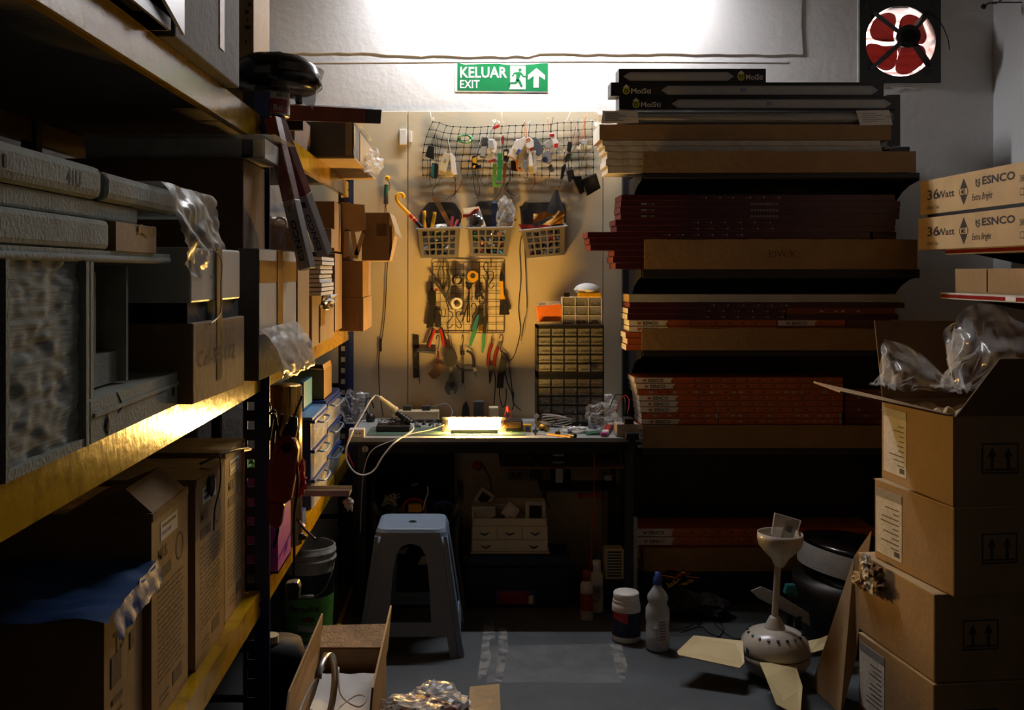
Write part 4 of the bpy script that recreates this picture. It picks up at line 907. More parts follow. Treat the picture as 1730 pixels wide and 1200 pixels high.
part('body', M().lathe([(17 * k, 0), (20 * k, .01), (20.2 * k, .06), (19 * k, .10), (20.4 * k, .12), (20 * k, .155), (16 * k, .172), (15 * k, .178), (17.5 * k, .19), (17 * k, .205), (9 * k, .232), (6.5 * k, .24), (6.5 * k, .25)], 'bottle', T_, 32), t)
part('cap', M().lathe([(7 * k, .246), (7.4 * k, .25), (7.2 * k, .27), (5 * k, .275), (4.6 * k, .292), (0, .293)], 'blue', T_), t, label='bright blue nozzle cap')
part('liquid', M().lathe([(16 * k, .004), (19.2 * k, .012), (19.2 * k, .09), (0, .091)], 'bottle', T_), t)
m = M(); V = []
for i in range(9):
    a = R(262 + i * 7)
    for z in (.035, .135): V.append(((20.9 * k) * math.cos(a), (20.9 * k) * math.sin(a), z))
m.add(V, [(2 * i, 2 * i + 2, 2 * i + 3, 2 * i + 1) for i in range(8)], 'paper', T_)
for j in range(7):
    V = []
    for i in range(4):
        a = R(268 + i * 10)
        for z in (.05 + j * .011, .053 + j * .011): V.append(((21.1 * k) * math.cos(a), (21.1 * k) * math.sin(a), z))
    m.add(V, [(2 * i, 2 * i + 2, 2 * i + 3, 2 * i + 1) for i in range(3)], 'blue', T_)
part('label_print', m, t, label='blue printed text panel')

# ceiling fan standing upside down on the floor
FY = 3.66; T_ = RT((X(1309, FY), FY, 0)); t = thing('ceiling_fan', 'white ceiling fan standing on the floor, canopy cup pointing up', 'fan', (X(1309, FY), FY, 0)); k = FY / F
part('motor_housing', M().lathe([(20 * k, 0.0), (34 * k, .006), (48 * k, .03), (57 * k, .062), (58.5 * k, .085)], 'offwhite_gloss', T_, 48).lathe([(58 * k, .089), (58 * k, .10), (54 * k, .13), (44 * k, .155), (30 * k, .168), (18 * k, .172)], 'offwhite_gloss', T_, 48), t)
part('dark_seam', M().lathe([(57 * k, .084), (57.2 * k, .0905)], 'black', T_, 48), t)
part('neck_cone', M().lathe([(18 * k, .170), (17 * k, .175), (10 * k, .205), (8 * k, .212), (6 * k, .213)], 'offwhite_gloss', T_, 28), t)
m = M()
for i in range(18):
    a = 2 * PI * i / 18; r0 = 43; m.cyl((r0 * k * math.cos(a), r0 * k * math.sin(a), .150), ((r0 + 2) * k * math.cos(a), (r0 + 2) * k * math.sin(a), .1575), .0052, 'black' if i % 5 else 'teal', n=10)
m.v = [T_ @ v for v in m.v]; part('vent_hole', m, t)
m = M(); m.box((-54.5 * k, -.07, .10), (-53 * k, -.045, .12), 'black', T_); m.prism([(-.0, 0)] and [(-.008, -.005), (.008, -.005), (.008, .005), (-.008, .005)], .001, 'teal', T_ @ RT((.045, -.07, .150), .3, .5)); part('sticker', m, t)
rod0 = Vector((X(1309, FY), FY, .21)); rod1 = Vector((X(1314.5, FY), FY, .40))
part('rod', M().cyl(rod0, rod1, .0115, 'offwhite_gloss', n=20), t)
cup = RT((X(1317, FY), FY, .385), 0, 0, .02)
part('canopy_cup', M().lathe([(.013, 0), (.022, .012), (.03, .03), (.055, .055), (.074, .078), (.079, .10), (.078, .122), (.075, .122), (.075, .10), (.068, .08), (.03, .05), (0, .045)], 'offwhite_gloss', cup, 40), t)
def blade(pts, z0, z1, tilt=0, lb=None):
    m = M(); V = [Vector((X(px, Y), Y, z)) for px, Y, z in pts]; n = len(V)
    V = V + [v - Vector((0, 0, .004)) for v in V]
    m.add(V, [tuple(range(n)), tuple(range(n, 2 * n))[::-1]] + [(i, (i + 1) % n, n + (i + 1) % n, n + i) for i in range(n)], 'blade'); part('blade', m, t, .001)
blade([(1255, 3.66, .125), (1172, 3.74, .117), (1144, 3.62, .103), (1146, 3.60, .098), (1250, 3.52, .083), (1258, 3.55, .088)], 0, 0)
blade([(1283, 3.54, .095), (1344, 3.56, .080), (1356, 3.40, .068), (1352, 3.20, .055), (1312, 3.22, .085), (1294, 3.40, .098)], 0, 0)
blade([(1362, 3.70, .11), (1384, 3.72, .112), (1420, 3.80, .115), (1430, 3.72, .098), (1366, 3.62, .094)], 0, 0)
m = M(); m.prism([(1302, 903), (1308, 866), (1352, 879), (1345, 905), (1325, 914)], .012, 'clear_plastic', PXM(3.69)); m.prism([(1319, 909), (1326, 880), (1347, 884), (1338, 910)], .011, 'black', PXM(3.6895)); m.prism([(1325, 896), (1328, 887), (1338, 889), (1335, 900)], .0118, 'darkgrey', PXM(3.6893)); solo('bagged_remote', m, 'black remote part in a clear zip bag standing in the fan cup', 'bag', None, .001)
# round appliance with a white band behind the fan
t = thing('round_drum', 'large round dark drum with a pale band, behind the floor fan', 'drum', (X(1440, 4.0), 4.0, 0))
T_ = RT((X(1452, 4.02), 4.02, 0), .2, 0, .16)
part('body', M().lathe([(.21, 0), (.235, .05), (.25, .20), (.25, .25)], 'black', RT((X(1452, 4.02), 4.02, 0)), 48), t)
part('white_band', M().openlathe([(.27, .26), (.275, .30), (.272, .345)], 'lgrey', T_, 56), t)
part('dark_top', M().lathe([(.268, .343), (.262, .36), (.22, .372), (0, .375)], 'black_gloss', T_, 56), t)
m = M(); m.prism([(1268, 998), (1285, 991), (1312, 1002), (1330, 1014), (1366, 1036), (1368, 1058), (1340, 1040), (1300, 1020), (1280, 1010)], .006, 'lgrey', PXM(3.9)); m.prism([(1326, 986), (1340, 985), (1345, 1000), (1332, 1008), (1322, 1000)], .03, 'teal', PXM(3.95)); m.cyl(at(1310, 1015, 3.9), (X(1310, 3.9), 3.94, .0), .012, 'black'); m.cyl(at(1350, 1040, 3.9), (X(1350, 3.9), 3.94, .0), .012, 'black'); m.cyl(at(1334, 1005, 3.92), (X(1334, 3.93), 3.93, 0.0), .012, 'black')
solo('fan_blade', m, 'loose pale blade with a curved white end lying behind the fan rod', 'blade', None, .001)
m = M(); m.box((X(1356, 4.38), 4.37, Z(917, 4.38)), (X(1478, 4.38), 4.435, Z(914, 4.38)), 'paper'); m.box((X(1356, 4.4), 4.38, 0.0), (X(1478, 4.4), 4.43, Z(917, 4.38)), 'shelf_black'); solo('white_edged_panel', m, 'dark panel with a thin white top edge behind the round drum', 'panel')
# tangled motor parts on the floor
m = M(); random.seed(21)
m.blob((X(1155, 4.28), 4.3, .05), (.09, .08, .06), 'black_matte', 3, n=20, flat=.85); m.blob((X(1200, 4.28), 4.3, .04), (.08, .08, .05), 'black_matte', 6, n=18, flat=.8)
for i in range(12):
    c = at(random.uniform(1125, 1165), random.uniform(968, 985), 4.25); m.tube([c + Vector((random.uniform(-.05, .05), random.uniform(-.02, .03), random.uniform(-.02, .025))) for _ in range(4)], .0022, random.choice(['red', 'cream', 'black', 'black', 'yellow']), n=5)
solo('motor_parts', m, 'black motor parts with red and pale wires on the floor behind the bottle', 'motor parts')
m = M()
for P_ in (((1140, 1040), (1165, 1035), (1180, 1058), (1195, 1040), (1212, 1060), (1240, 1080), (1262, 1078)), ((1160, 1062), (1190, 1048), (1215, 1052), (1222, 1068), (1205, 1085)), ((1150, 1070), (1185, 1060), (1200, 1072), (1250, 1086), (1268, 1080))):
    m.tube([(X(px, floorY(py)), floorY(py), .003) for px, py in P_], .0018, 'black', n=5)
solo('floor_wires', m, 'thin black wires tangled on the floor left of the fan', 'wires')

# ------------------------------------------------------------------ right wall shelves with cartons
def rshelf(z, xf, y1, label, tag_=None):
    t = thing('wall_shelf', label, 'shelf', (2.2, 3.2, z), 'shelves on the right wall')
    part('board', M().box((xf + .012, 1.9, z - .02), (XR - .002, y1, z), 'deckboard'), t)
    m = M(); m.box((xf, 1.9, z - .022), (xf + .012, y1, z + .003), 'paper_dirty'); m.box((xf - .0015, 1.9, z - .017), (xf, y1 - .004, z - .004), 'redblade'); part('edge_strip', m, t)
    if tag_: part('price_tag', M().box((xf - .003, tag_, z - .018), (xf - .0015, tag_ + .07, z - .002), 'white'), t)
    for yy in (2.4, y1 - .12): part('bracket', M().prism([(XR - .001, z - .021), (xf + .06, z - .021), (XR - .001, z - .12)], .012, 'post_black', Matrix(((1, 0, 0, 0), (0, 0, 1, yy), (0, 1, 0, 0), (0, 0, 0, 1)))), t)
XSf = 1.935
rshelf(1.43 + .0445 * XSf + .004, XSf, 4.18, 'upper shelf on the right wall with red and white edge strip')
rshelf(1.43 - .045 * XSf, XSf - .01, 4.20, 'lower shelf on the right wall with a white price tag', 3.62)
zs1 = 1.43 + .0445 * XSf + .004
def wcarton(xf, y0_, y1_, z0, h, label, last):
    t = thing('lamp_carton', label, 'carton', (xf + .1, (y0_ + y1_) / 2, z0), 'printed lamp cartons on the right wall shelf')
    m = M(); m.box((xf, y0_, z0), (xf + .42, y1_, z0 + h), 'kraft_lt')
    f = xf - .0008; xd = (0, -1, 0); zd = (0, 0, 1)
    def yy(px): return F * f / (px - VX)
    m.text('36', 'print', (f, yy(1566), z0 + h * .42), xd, zd, h * .28, .02, w=.11); m.text('Watt', 'print', (f, yy(1583), z0 + h * .42), xd, zd, h * .2, .015, w=.15)
    m.text('600mm Tube', 'print_soft', (f, yy(1566), z0 + h * .14), xd, zd, h * .10, 0)
    # diamond badge
    yc = yy(1628); zc = z0 + h * .5
    def dq(P_, mt, dx=0): m.add([(f - dx, yc - a, zc + b) for a, b in P_], [tuple(range(len(P_)))], mt)
    dq([(-.030, .012), (0, .052), (.030, .012)], 'print'); dq([(-.030, -.012), (.030, -.012), (0, -.052)], 'print')
    for sgn in (-1, 1): dq([(sgn * .033, .012), (sgn * .036, 0), (sgn * .033, -.012), (sgn * .030, -.012), (sgn * .030, .012)], 'print')
    m.text('MS', 'print', (f, yc + .02, zc - .0095), xd, zd, .019, .01)
    y_ = yy(1648)
    # shield emblem
    s_ = h * .2; z_ = z0 + h * .60
    for P_ in ([(0, 1), (.25, .9), (.5, .55), (.5, .3), (.25, .55), (.25, .25), (.5, .0), (.5, -.25), (.0, .2)], [(1.1, 1), (.85, .85), (.65, .75), (.65, .5), (1.1, .75)], [(.62, .4), (1.1, .5), (1.1, .1), (.62, -.3), (.62, -.05), (.9, .2), (.9, .3), (.62, .15)]):
        m.add([(f, y_ - a * s_ * 1.15, z_ + b * s_) for a, b in P_], [tuple(range(len(P_)))], 'print')
    m.text('ESNCO', 'print', (f, y_ - s_ * 1.7, z0 + h * .61), xd, zd, h * .2, .03, w=.235)
    V, Fc = textmesh('Extra Bright', .004); kk = h * .18 / .69
    m.add([(f, y_ + .03 - (v.x + v.y * .25) * kk * .85, z0 + h * .22 + v.y * kk + .0) for v in V], Fc, 'print')
    m.text('3800 lm', 'print', (f, yy(1722), z0 + h * .52), xd, zd, h * .16, 0)
    for i in range(4):
        a = yy(1718) - .02 - i * .036; m.add([(f, a, z0 + h * .18), (f, a - .028, z0 + h * .18), (f, a - .028, z0 + h * .36), (f, a, z0 + h * .36)], [(0, 1, 2, 3)], 'print'); m.add([(f - .0004, a - .003, z0 + h * .2), (f - .0004, a - .025, z0 + h * .2), (f - .0004, a - .025, z0 + h * .34), (f - .0004, a - .003, z0 + h * .34)], [(0, 1, 2, 3)], 'kraft_lt')
    part('carton_body', m, t, .002)
wcarton(1.905, 3.20, 4.36, zs1, .132, 'lower printed lamp carton on the right wall shelf', 0)
m = M(); m.box((1.93, 3.25, zs1 + .1325), (2.3, 4.33, zs1 + .1485), 'black_matte'); solo('flat_pack', m, 'dark flat pack between the two printed lamp cartons', 'pack')
wcarton(1.93, 3.19, 4.40, zs1 + .149, .142, 'upper printed lamp carton on the right wall shelf', 0)
zs2 = 1.43 - .045 * XSf
m = M(); m.box((1.955, 3.5, zs2 + .0005), (2.3, 4.14, zs2 + .098), 'kraft'); m.box((1.951, 3.88, zs2 + .01), (1.955, 3.885, zs2 + .097), 'kraft_dk'); solo('carton', m, 'plain brown carton on the lower right wall shelf, far end', 'carton', None, .002)
m = M(); m.box((1.96, 2.6, zs2 + .0005), (2.3, 3.48, zs2 + .102), 'kraft'); solo('carton', m, 'plain brown carton on the lower right wall shelf, at the frame edge', 'carton', None, .002)
m = M(); m.box((2.06, 3.1, .93), (2.44, 3.75, 1.235), 'kraft'); m.box((2.06, 3.1, .0), (2.44, 3.75, .928), 'kraft_dk'); solo('carton', m, 'brown carton half hidden behind the right hand plastic bag', 'carton', None, .003)

# ------------------------------------------------------------------ stack of four cartons, right foreground
def corner(px, py, z):  # place on horizontal plane z under that pixel
    s_ = (py - VY) / (CZ - z); Y = F / s_; return Vector((X(px, Y), Y, z))
def stack_carton(near, far, z0, z1, mt, label, open_=False, lbl=True, arrows=(1668, 60)):
    t = thing('carton', label, 'carton', ((near.x + far.x) / 2 + .2, near.y + .2, z0), 'cartons stacked in the right foreground')
    e = (far - near); e.z = 0; L = e.length; e.normalize(); rt = Vector((-e.y, e.x, 0)); rt = rt if rt.x > 0 else -rt
    W = .56; T_ = Matrix(((rt.x, e.x, 0, near.x), (rt.y, e.y, 0, near.y), (0, 0, 1, z0), (0, 0, 0, 1))); h = z1 - z0
    m = M()
    if open_:
        th = .005
        m.box((0, 0, 0), (W, th, h), 'kraft', T_).box((0, L - th, 0), (W, L, h), 'kraft', T_).box((0, th, 0), (th, L - th, h), 'kraft', T_).box((W - th, th, 0), (W, L - th, h), 'kraft', T_).box((th, th, 0), (W - th, L - th, th), 'kraft', T_)
        part('carton_body', m, t)
    else:
        m.box((0, 0, 0.001), (W, L, h - .001), 'kraft', T_); part('carton_body', m, t, .006)
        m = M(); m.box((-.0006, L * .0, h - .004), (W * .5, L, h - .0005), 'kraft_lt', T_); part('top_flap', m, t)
    if lbl:
        m = M(); m.box((-.0012, L * .62, h * .10), (-.0004, L * .97, h * .90), 'paper_dirty', T_)
        for i in range(9): m.box((-.0018, L * .66, h * (.22 + .06 * i)), (-.0012, L * (.66 + .05 + random.uniform(0, .2)), h * (.232 + .06 * i)), 'ink', T_)
        m.box((-.0018, L * .62, h * .80), (-.0012, L * .97, h * .90), 'grey', T_)
        m.box((-.0018, L * .65, h * .14), (-.0012, L * .72, h * .2), 'ink', T_)
        part('paper_label', m, t, label='white shipping label with printed lines')
    # this-side-up mark on the shaded front
    m = M(); x0 = .085; z0_ = h * .36; s_ = h * .34
    for a, b, c, d in ((0, 0, 1.25, .05), (0, .95, 1.25, 1), (0, 0, .04, 1), (1.21, 0, 1.25, 1), (.1, .1, 1.15, .16)): m.box((x0 + a * s_, -.0012, z0_ + b * s_), (x0 + c * s_, -.0003, z0_ + d * s_), 'print', T_)
    for q in (.35, .9):
        m.box((x0 + (q - .05) * s_, -.0012, z0_ + .16 * s_), (x0 + (q + .05) * s_, -.0003, z0_ + .6 * s_), 'print', T_)
        m.prism([(x0 + (q - .15) * s_, z0_ + .55 * s_), (x0 + (q + .15) * s_, z0_ + .55 * s_), (x0 + q * s_, z0_ + .85 * s_)], .0009, 'print', T_ @ Matrix(((1, 0, 0, 0), (0, 0, -1, -.0003), (0, 1, 0, 0), (0, 0, 0, 1))))
    part('arrow_mark', m, t)
    return t, T_, L, W, h
zz = [0, .255, .5095, .765, 1.02]
n4_, f4_ = corner(1578, 1157, zz[1]), corner(1450, 1068, zz[1]); n4_.z = 0
stack_carton(n4_, f4_, zz[0], zz[1], 'kraft', 'lowest carton of the foreground stack, with a white label')
n3_, f3_ = corner(1579, 1005, zz[2]), corner(1450, 933, zz[2])
t3, T3, L3, W3, h3 = stack_carton(n3_, f3_, zz[1], zz[2], 'kraft', 'second carton from the floor, with its upper corner crushed and torn', lbl=False)
m = M(); c0 = T3 @ Vector((-.012, L3 * .88, h3 - .01))
for i in range(9):
    random.seed(40 + i); c = c0 + Vector((random.uniform(-.02, .01), random.uniform(-.14, .03), random.uniform(-.07, .02)))
    m.blob(c, (.018, .03, .022), ['kraft_lt', 'paper_dirty', 'kraft_dk'][i % 3], i, amp=.8, fr=2, n=12)
part('torn_corner', m, t3, label='torn and crumpled cardboard corner')
n2_, f2_ = corner(1612, 858, zz[3]), corner(1477, 808, zz[3])
stack_carton(n2_, f2_, zz[2], zz[3], 'kraft', 'third carton from the floor, with a white label and pale top edge')
n1_ = corner(1610, 856, zz[3] + .001); f1_ = corner(1490, 806, zz[3] + .001)
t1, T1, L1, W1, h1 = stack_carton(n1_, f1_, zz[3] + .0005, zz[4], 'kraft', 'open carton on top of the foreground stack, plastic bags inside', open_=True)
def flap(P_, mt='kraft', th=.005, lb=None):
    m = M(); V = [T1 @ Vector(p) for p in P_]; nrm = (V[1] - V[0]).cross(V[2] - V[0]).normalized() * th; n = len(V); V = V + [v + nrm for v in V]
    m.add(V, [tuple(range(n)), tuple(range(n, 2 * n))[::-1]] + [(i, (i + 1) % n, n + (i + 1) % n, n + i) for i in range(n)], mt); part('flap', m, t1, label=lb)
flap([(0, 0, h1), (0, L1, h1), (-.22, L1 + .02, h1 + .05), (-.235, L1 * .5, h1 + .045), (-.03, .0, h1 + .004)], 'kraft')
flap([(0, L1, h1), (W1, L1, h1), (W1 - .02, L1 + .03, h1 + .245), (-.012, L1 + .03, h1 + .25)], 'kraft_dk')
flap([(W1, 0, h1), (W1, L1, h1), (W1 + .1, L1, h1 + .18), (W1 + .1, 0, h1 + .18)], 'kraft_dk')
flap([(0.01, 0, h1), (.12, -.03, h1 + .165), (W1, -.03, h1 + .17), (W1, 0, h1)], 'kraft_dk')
m = M(); random.seed(2)
m.grid(lambda u, v: tuple(T1 @ Vector((.01 + (W1 - .02) * u, .01 + (L1 - .02) * v, h1 - .03 + .05 * mnoise.noise(Vector((u * 6, v * 5, 2))) + .03 * abs(mnoise.noise(Vector((u * 14, v * 12, 5))))))), 26, 20, 'kraft_lt', smooth=False); solo('packing_paper', m, 'crumpled brown packing paper inside the open top carton', 'paper')
def bag(fn_c, label, seed, rx, rz, Y, amp=.5):
    m = M(); m.blob(fn_c, (rx, .11, rz), 'film', seed, amp=amp, fr=1.7, n=44, flat=.8); solo('plastic_bag', m, label, 'bag', 'clear bags in the open carton')
m = M(); base = at(1560, 640, 3.1)
def bagsheet(P0, P1, seed, amp=.05):
    def fn(u, v):
        i = u * (len(P0) - 1); k = min(int(i), len(P0) - 2); q = i - k
        a = Vector(P0[k]).lerp(Vector(P0[k + 1]), q); b = Vector(P1[k]).lerp(Vector(P1[k + 1]), q); c = a.lerp(b, v)
        n1 = mnoise.noise(Vector((u * 4 + seed, v * 3, seed))); n2 = abs(mnoise.noise(Vector((u * 7, v * 4 + seed, seed))))
        return tuple(c + Vector((.3 * n1 * amp, (n1 + .7 * n2) * amp * 1.6 - .06 * math.sin(PI * v), .3 * n2 * amp)))
    return fn
Yb = 3.12
top = [at(1492, 650, Yb), at(1490, 600, Yb), at(1497, 574, Yb), at(1530, 584, Yb + .03), at(1565, 606, Yb), at(1600, 640, Yb), at(1625, 655, Yb)]
bot = [at(1500, 660, Yb - .04), at(1508, 658, Yb - .06), at(1525, 662, Yb - .08), at(1545, 664, Yb - .1), at(1570, 664, Yb - .1), at(1600, 664, Yb - .06), at(1628, 660, Yb - .02)]
m.grid(bagsheet(top, bot, 3.3), 40, 18, 'film'); m.grid(bagsheet(top, [p + Vector((0, .14, 0)) for p in bot], 8.1), 40, 18, 'film'); solo('plastic_bag', m, 'smaller clear plastic bag sticking out of the open carton, left one', 'bag')
m = M(); top = [at(1612, 650, Yb), at(1604, 575, Yb), at(1622, 540, Yb), at(1650, 517, Yb), at(1690, 518, Yb), at(1720, 545, Yb), at(1760, 560, Yb)]
bot = [at(1614, 664, Yb - .03), at(1622, 668, Yb - .05), at(1640, 668, Yb - .08), at(1662, 668, Yb - .1), at(1690, 668, Yb - .1), at(1720, 664, Yb - .05), at(1765, 660, Yb)]
m.grid(bagsheet(top, bot, 5.7, .06), 44, 26, 'film'); m.grid(bagsheet(top, [p + Vector((0, .16, 0)) for p in bot], 1.9, .06), 44, 26, 'film'); solo('plastic_bag', m, 'larger clear plastic bag standing up from the open carton, right one', 'bag')
# leaning cardboard sheet
m = M(); P_ = [(1472, 897, 3.50), (1443, 940, 3.52), (1370, 1160, 3.56), (1420, 1225, 3.34), (1444, 1120, 3.40)]; V = [at(*p) for p in P_]
for v in V:
    if v.z < 0: v.z = .002
n = len(V); V += [v + Vector((.004, .004, 0)) for v in V]
m.add(V, [tuple(range(n)), tuple(range(n, 2 * n))[::-1]] + [(i, (i + 1) % n, n + (i + 1) % n, n + i) for i in range(n)], 'kraft'); solo('cardboard_sheet', m, 'slanted cardboard sheet leaning against the foreground carton stack', 'cardboard')
# ------------------------------------------------------------------ things hung on the boards
WY = WB - .012          # face of the boards
def za(u, v): return (700 + u / 8, 190 + v / 8)
def zb(u, v): return (850 + u / 8, 190 + v / 8)
def zc(u, v): return (700 + u / 7.5, 430 + v / 7.5)
def zd(u, v): return (690 + u / 8, 550 + v / 8)
def ze(u, v): return (640 + u / 5.242, 280 + v / 5.242)
def PR(m, zf, pts, t, mt, d=0.0):      # outline in a zoom's units, thickness t, its back d in front of the boards
    return m.prism([zf(*p) for p in pts], t, mt, PXM(WY - d))
def W3(zf, u, v, d): p = zf(u, v); return at(p[0], p[1], WY - d)
def wire(m, zf, pts, r, mt, d=.02, **k): return m.tube([W3(zf, p[0], p[1], p[2] if len(p) > 2 else d) for p in pts], r, mt, **k)
def ln(m, zf, pts, w_, mt, d, t=.003):  # flat strip along points, w_ in metres
    for a, b in zip(pts, pts[1:]): m.bar(W3(zf, a[0], a[1], d), W3(zf, b[0], b[1], d), w_, t, mt)
# net
def netp(i, j):      # i across 0..23, j down 0..7
    u = i / 23; v = j / 7
    x = 731 + (1000 - 731) * u; xb = 715 + (1003 - 715) * u
    if u < .08: x = 731 + 270 * u
    top = 206 + 8 * math.sin(min(1, u * 4) * PI * .5) * (1 - u) ** .5 * (1 if u < .75 else .6) + (3 if u > .05 else 0) - 4 * u
    bow = -6 * math.sin(PI * v) * max(0, 1 - u * 5)
    px = x + (xb - x) * v ** .8 + bow + 1.2 * mnoise.noise(Vector((i * .5, j * .5, 1))); py = top + (296 - top) * v + 1.2 * mnoise.noise(Vector((i * .4, j * .6, 7)))
    return at(px, py, WY - .012 - .012 * abs(mnoise.noise(Vector((i * .3, j * .3, 4)))))
t = thing('hanging_net', 'black square mesh net stretched on hooks across the board', 'net', at(858, 297, WY))
m = M()
for j in range(8): m.tube([netp(i, j) for i in range(24)], .0016, 'black_matte', n=4, sub=1)
for i in range(24): m.tube([netp(i, j) for j in range(8)] + [netp(i, 7) + Vector((0, 0, -.012))], .0016, 'black_matte', n=4, sub=1)
for i in range(24):
    for j in range(8): c = netp(i, j); m.box((c.x - .003, c.y - .0025, c.z - .003), (c.x + .003, c.y + .0025, c.z + .003), 'black_matte')
part('mesh', m, t)
for P_ in ([(727, 190), (729, 203), (732, 207)], [(848, 189), (848, 203), (852, 207)], [(963, 190), (958, 202), (955, 206)], [(731, 198), (733, 206)], [(1000, 203), (997, 210)]):
    part('tie', M().tube([at(p[0], p[1], WY - .008) for p in P_], .0013, 'white', sub=2), t)
m = M()
for px in (966, 974, 982, 990, 999): m.blob(at(px, 202.5, WY - .015), (.004, .004, .004), 'clear_plastic', px, n=8)
part('clip', m, t)
# modules hanging in the net: (zoom, outline, thickness, material, depth, wires above, wires below, label)
def module(zf, P_, th, mt, d, label, up=None, down=(), extra=None, name='led_driver', cat='driver', wc='black'):
    c = zf(sum(p[0] for p in P_) / len(P_), max(p[1] for p in P_))
    t = thing(name, label, cat, at(c[0], c[1], WY - d)); t['group'] = 'electronics hanging from the net'
    m = M(); PR(m, zf, P_, th, mt, d); part('case', m, t, .0015)
    if extra: extra(t)
    if up: m = M(); [wire(m, zf, u_, .0013, uc) for u_, uc in up]; part('lead', m, t)
    for w_, c_ in down: m = M(); wire(m, zf, w_, .0012, c_); part('wire', m, t)
def quadm(cx, cy, w_, h, a):
    c, s_ = math.cos(R(a)), math.sin(R(a)); return [(cx + x * c - y * s_, cy + x * s_ + y * c) for x, y in ((-w_ / 2, -h / 2), (w_ / 2, -h / 2), (w_ / 2, h / 2), (-w_ / 2, h / 2))]
def lab(zf, P_, mt, d, nm='label_sticker'):
    def f(t): m = M(); PR(m, zf, P_, .0008, mt, d); part(nm, m, t)
    return f
module(za, [(190, 460), (270, 470), (265, 645), (150, 600)], .03, 'black', .025, 'black driver box hanging furthest left in the net', [([(225, 460), (240, 380), (275, 300)], 'black')], [([(180, 640), (180, 830), (160, 880)], 'black'), ([(210, 650), (205, 900), (225, 985), (180, 1000)], 'darkgrey')])
module(za, [(240, 690), (320, 700), (330, 760), (305, 900), (240, 890), (220, 860)], .03, 'black', .04, 'black driver with teal side hanging below the leftmost one', [([(280, 690), (285, 500), (275, 300, .03)], 'navy'), ([(295, 690), (320, 500), (300, 330), (280, 300)], 'black')], [([(290, 900), (290, 960), (350, 990)], 'black'), ([(355, 880), (320, 960), (255, 1030), (250, 1100), (262, 1140)], 'black')], lab(za, [(238, 700), (270, 695), (262, 880), (222, 855)], 'teal', .0705, 'teal_side'))
module(za, [(400, 545), (485, 580), (430, 815), (325, 780)], .028, 'cream', .03, 'cream driver box tilted, left part of the net', [([(470, 560), (485, 510), (445, 300)], 'white'), ([(475, 560), (450, 380), (455, 280)], 'grey')], [([(540, 830, .03), (560, 960, .03), (548, 1160, .02)], 'navy')], lab(za, [(405, 620), (440, 632), (430, 665), (398, 655)], 'lgrey', .0585))
module(za, [(480, 560), (500, 550), (545, 600), (575, 840), (540, 850), (500, 820)], .025, 'white', .035, 'slim white driver beside the cream one', [([(485, 560), (475, 520), (445, 400)], 'orangeplastic')], [([(520, 840), (545, 930), (550, 1165)], 'grey')])
module(za, [(400, 800), (530, 790), (540, 870), (420, 880)], .02, 'cream', .018, 'pale cream block peeking out under the cream driver', None, [([(470, 880), (480, 1000), (470, 1060)], 'cream')])
module(za, [(560, 685), (605, 680), (640, 900), (600, 910)], .02, 'grey', .028, 'slim grey driver right of the white one', [([(580, 690), (560, 600), (520, 560)], 'grey')], [([(640, 910), (620, 1010), (540, 1100), (430, 1180)], 'black'), ([(635, 920), (610, 990), (530, 1120), (480, 1180)], 'red')])
m = M(); c = W3(za, 688, 360, .03); random.seed(6)
for k in range(6): m.tube([c + Vector((.034 * math.cos(a) * (1 - k * .06), random.uniform(-.01, .01), .018 * math.sin(a))) for a in [i * PI / 5 for i in range(10)]], .0035, ['green', 'green', 'greenlt', 'green', 'cream', 'green_dk'][k], closed=True, n=6, sub=3)
solo('green_coil', m, 'small coil of green wire tucked in the net', 'wire coil', 'electronics hanging from the net')
module(za, [(780, 600), (840, 590), (850, 760), (900, 700), (905, 760), (770, 770)], .03, 'black', .03, 'black driver with yellow label near the middle of the net', [([(830, 590), (870, 460), (920, 300)], 'white'), ([(845, 590), (880, 470), (925, 280)], 'darkgrey')], [([(800, 780), (800, 930), (830, 1100), (870, 1180)], 'black'), ([(860, 780), (860, 930), (885, 1060), (860, 1150), (790, 1170)], 'black'), ([(790, 780), (780, 880), (750, 940)], 'darkgrey'), ([(870, 780), (890, 900), (960, 990), (1040, 940)], 'black'), ([(820, 780), (790, 900), (760, 900)], 'grey')], lab(za, [(785, 625), (838, 600), (840, 690), (788, 680)], 'yellow', .0605))
module(za, [(790, 730), (820, 715), (825, 745), (795, 760)], .01, 'yellow', .061, 'tiny yellow tag under the yellow labelled driver', None, ())
module(za, [(920, 345), (990, 350), (1000, 420), (960, 620), (885, 610)], .028, 'darkgrey', .028, 'dark grey driver with pale label, centre left of the net', [([(960, 350), (990, 300), (1060, 220), (1100, 130)], 'grey'), ([(975, 350), (1010, 280), (1090, 120)], 'white')], [([(920, 640), (930, 750), (990, 850), (980, 930)], 'white')], lab(za, [(905, 460), (985, 460), (955, 600), (890, 590)], 'lgrey', .0565))
module(za, [(1000, 370), (1070, 370), (1115, 430), (1110, 520), (1080, 560), (1000, 500)], .03, 'white', .035, 'white driver with grey label, centre left of the net', [([(1040, 370), (1030, 300), (1060, 200)], 'grey'), ([(1080, 170), (1060, 100)], 'white'), ([(1100, 170), (1095, 95)], 'white'), ([(1125, 160), (1130, 110)], 'white'), ([(1145, 160), (1145, 120)], 'white')], [([(1105, 520), (1110, 660), (1130, 770)], 'white')], lab(za, [(990, 385), (1060, 375), (1080, 480), (1000, 490)], 'lgrey', .0655))
module(za, [(1060, 205), (1130, 170), (1150, 160), (1150, 200), (1075, 235)], .016, 'red', .03, 'short red wire connector at the top of the net', None, [([(1100, 190), (1150, 150), (1120, 120)], 'white')], None, 'wire_connector', 'connector')
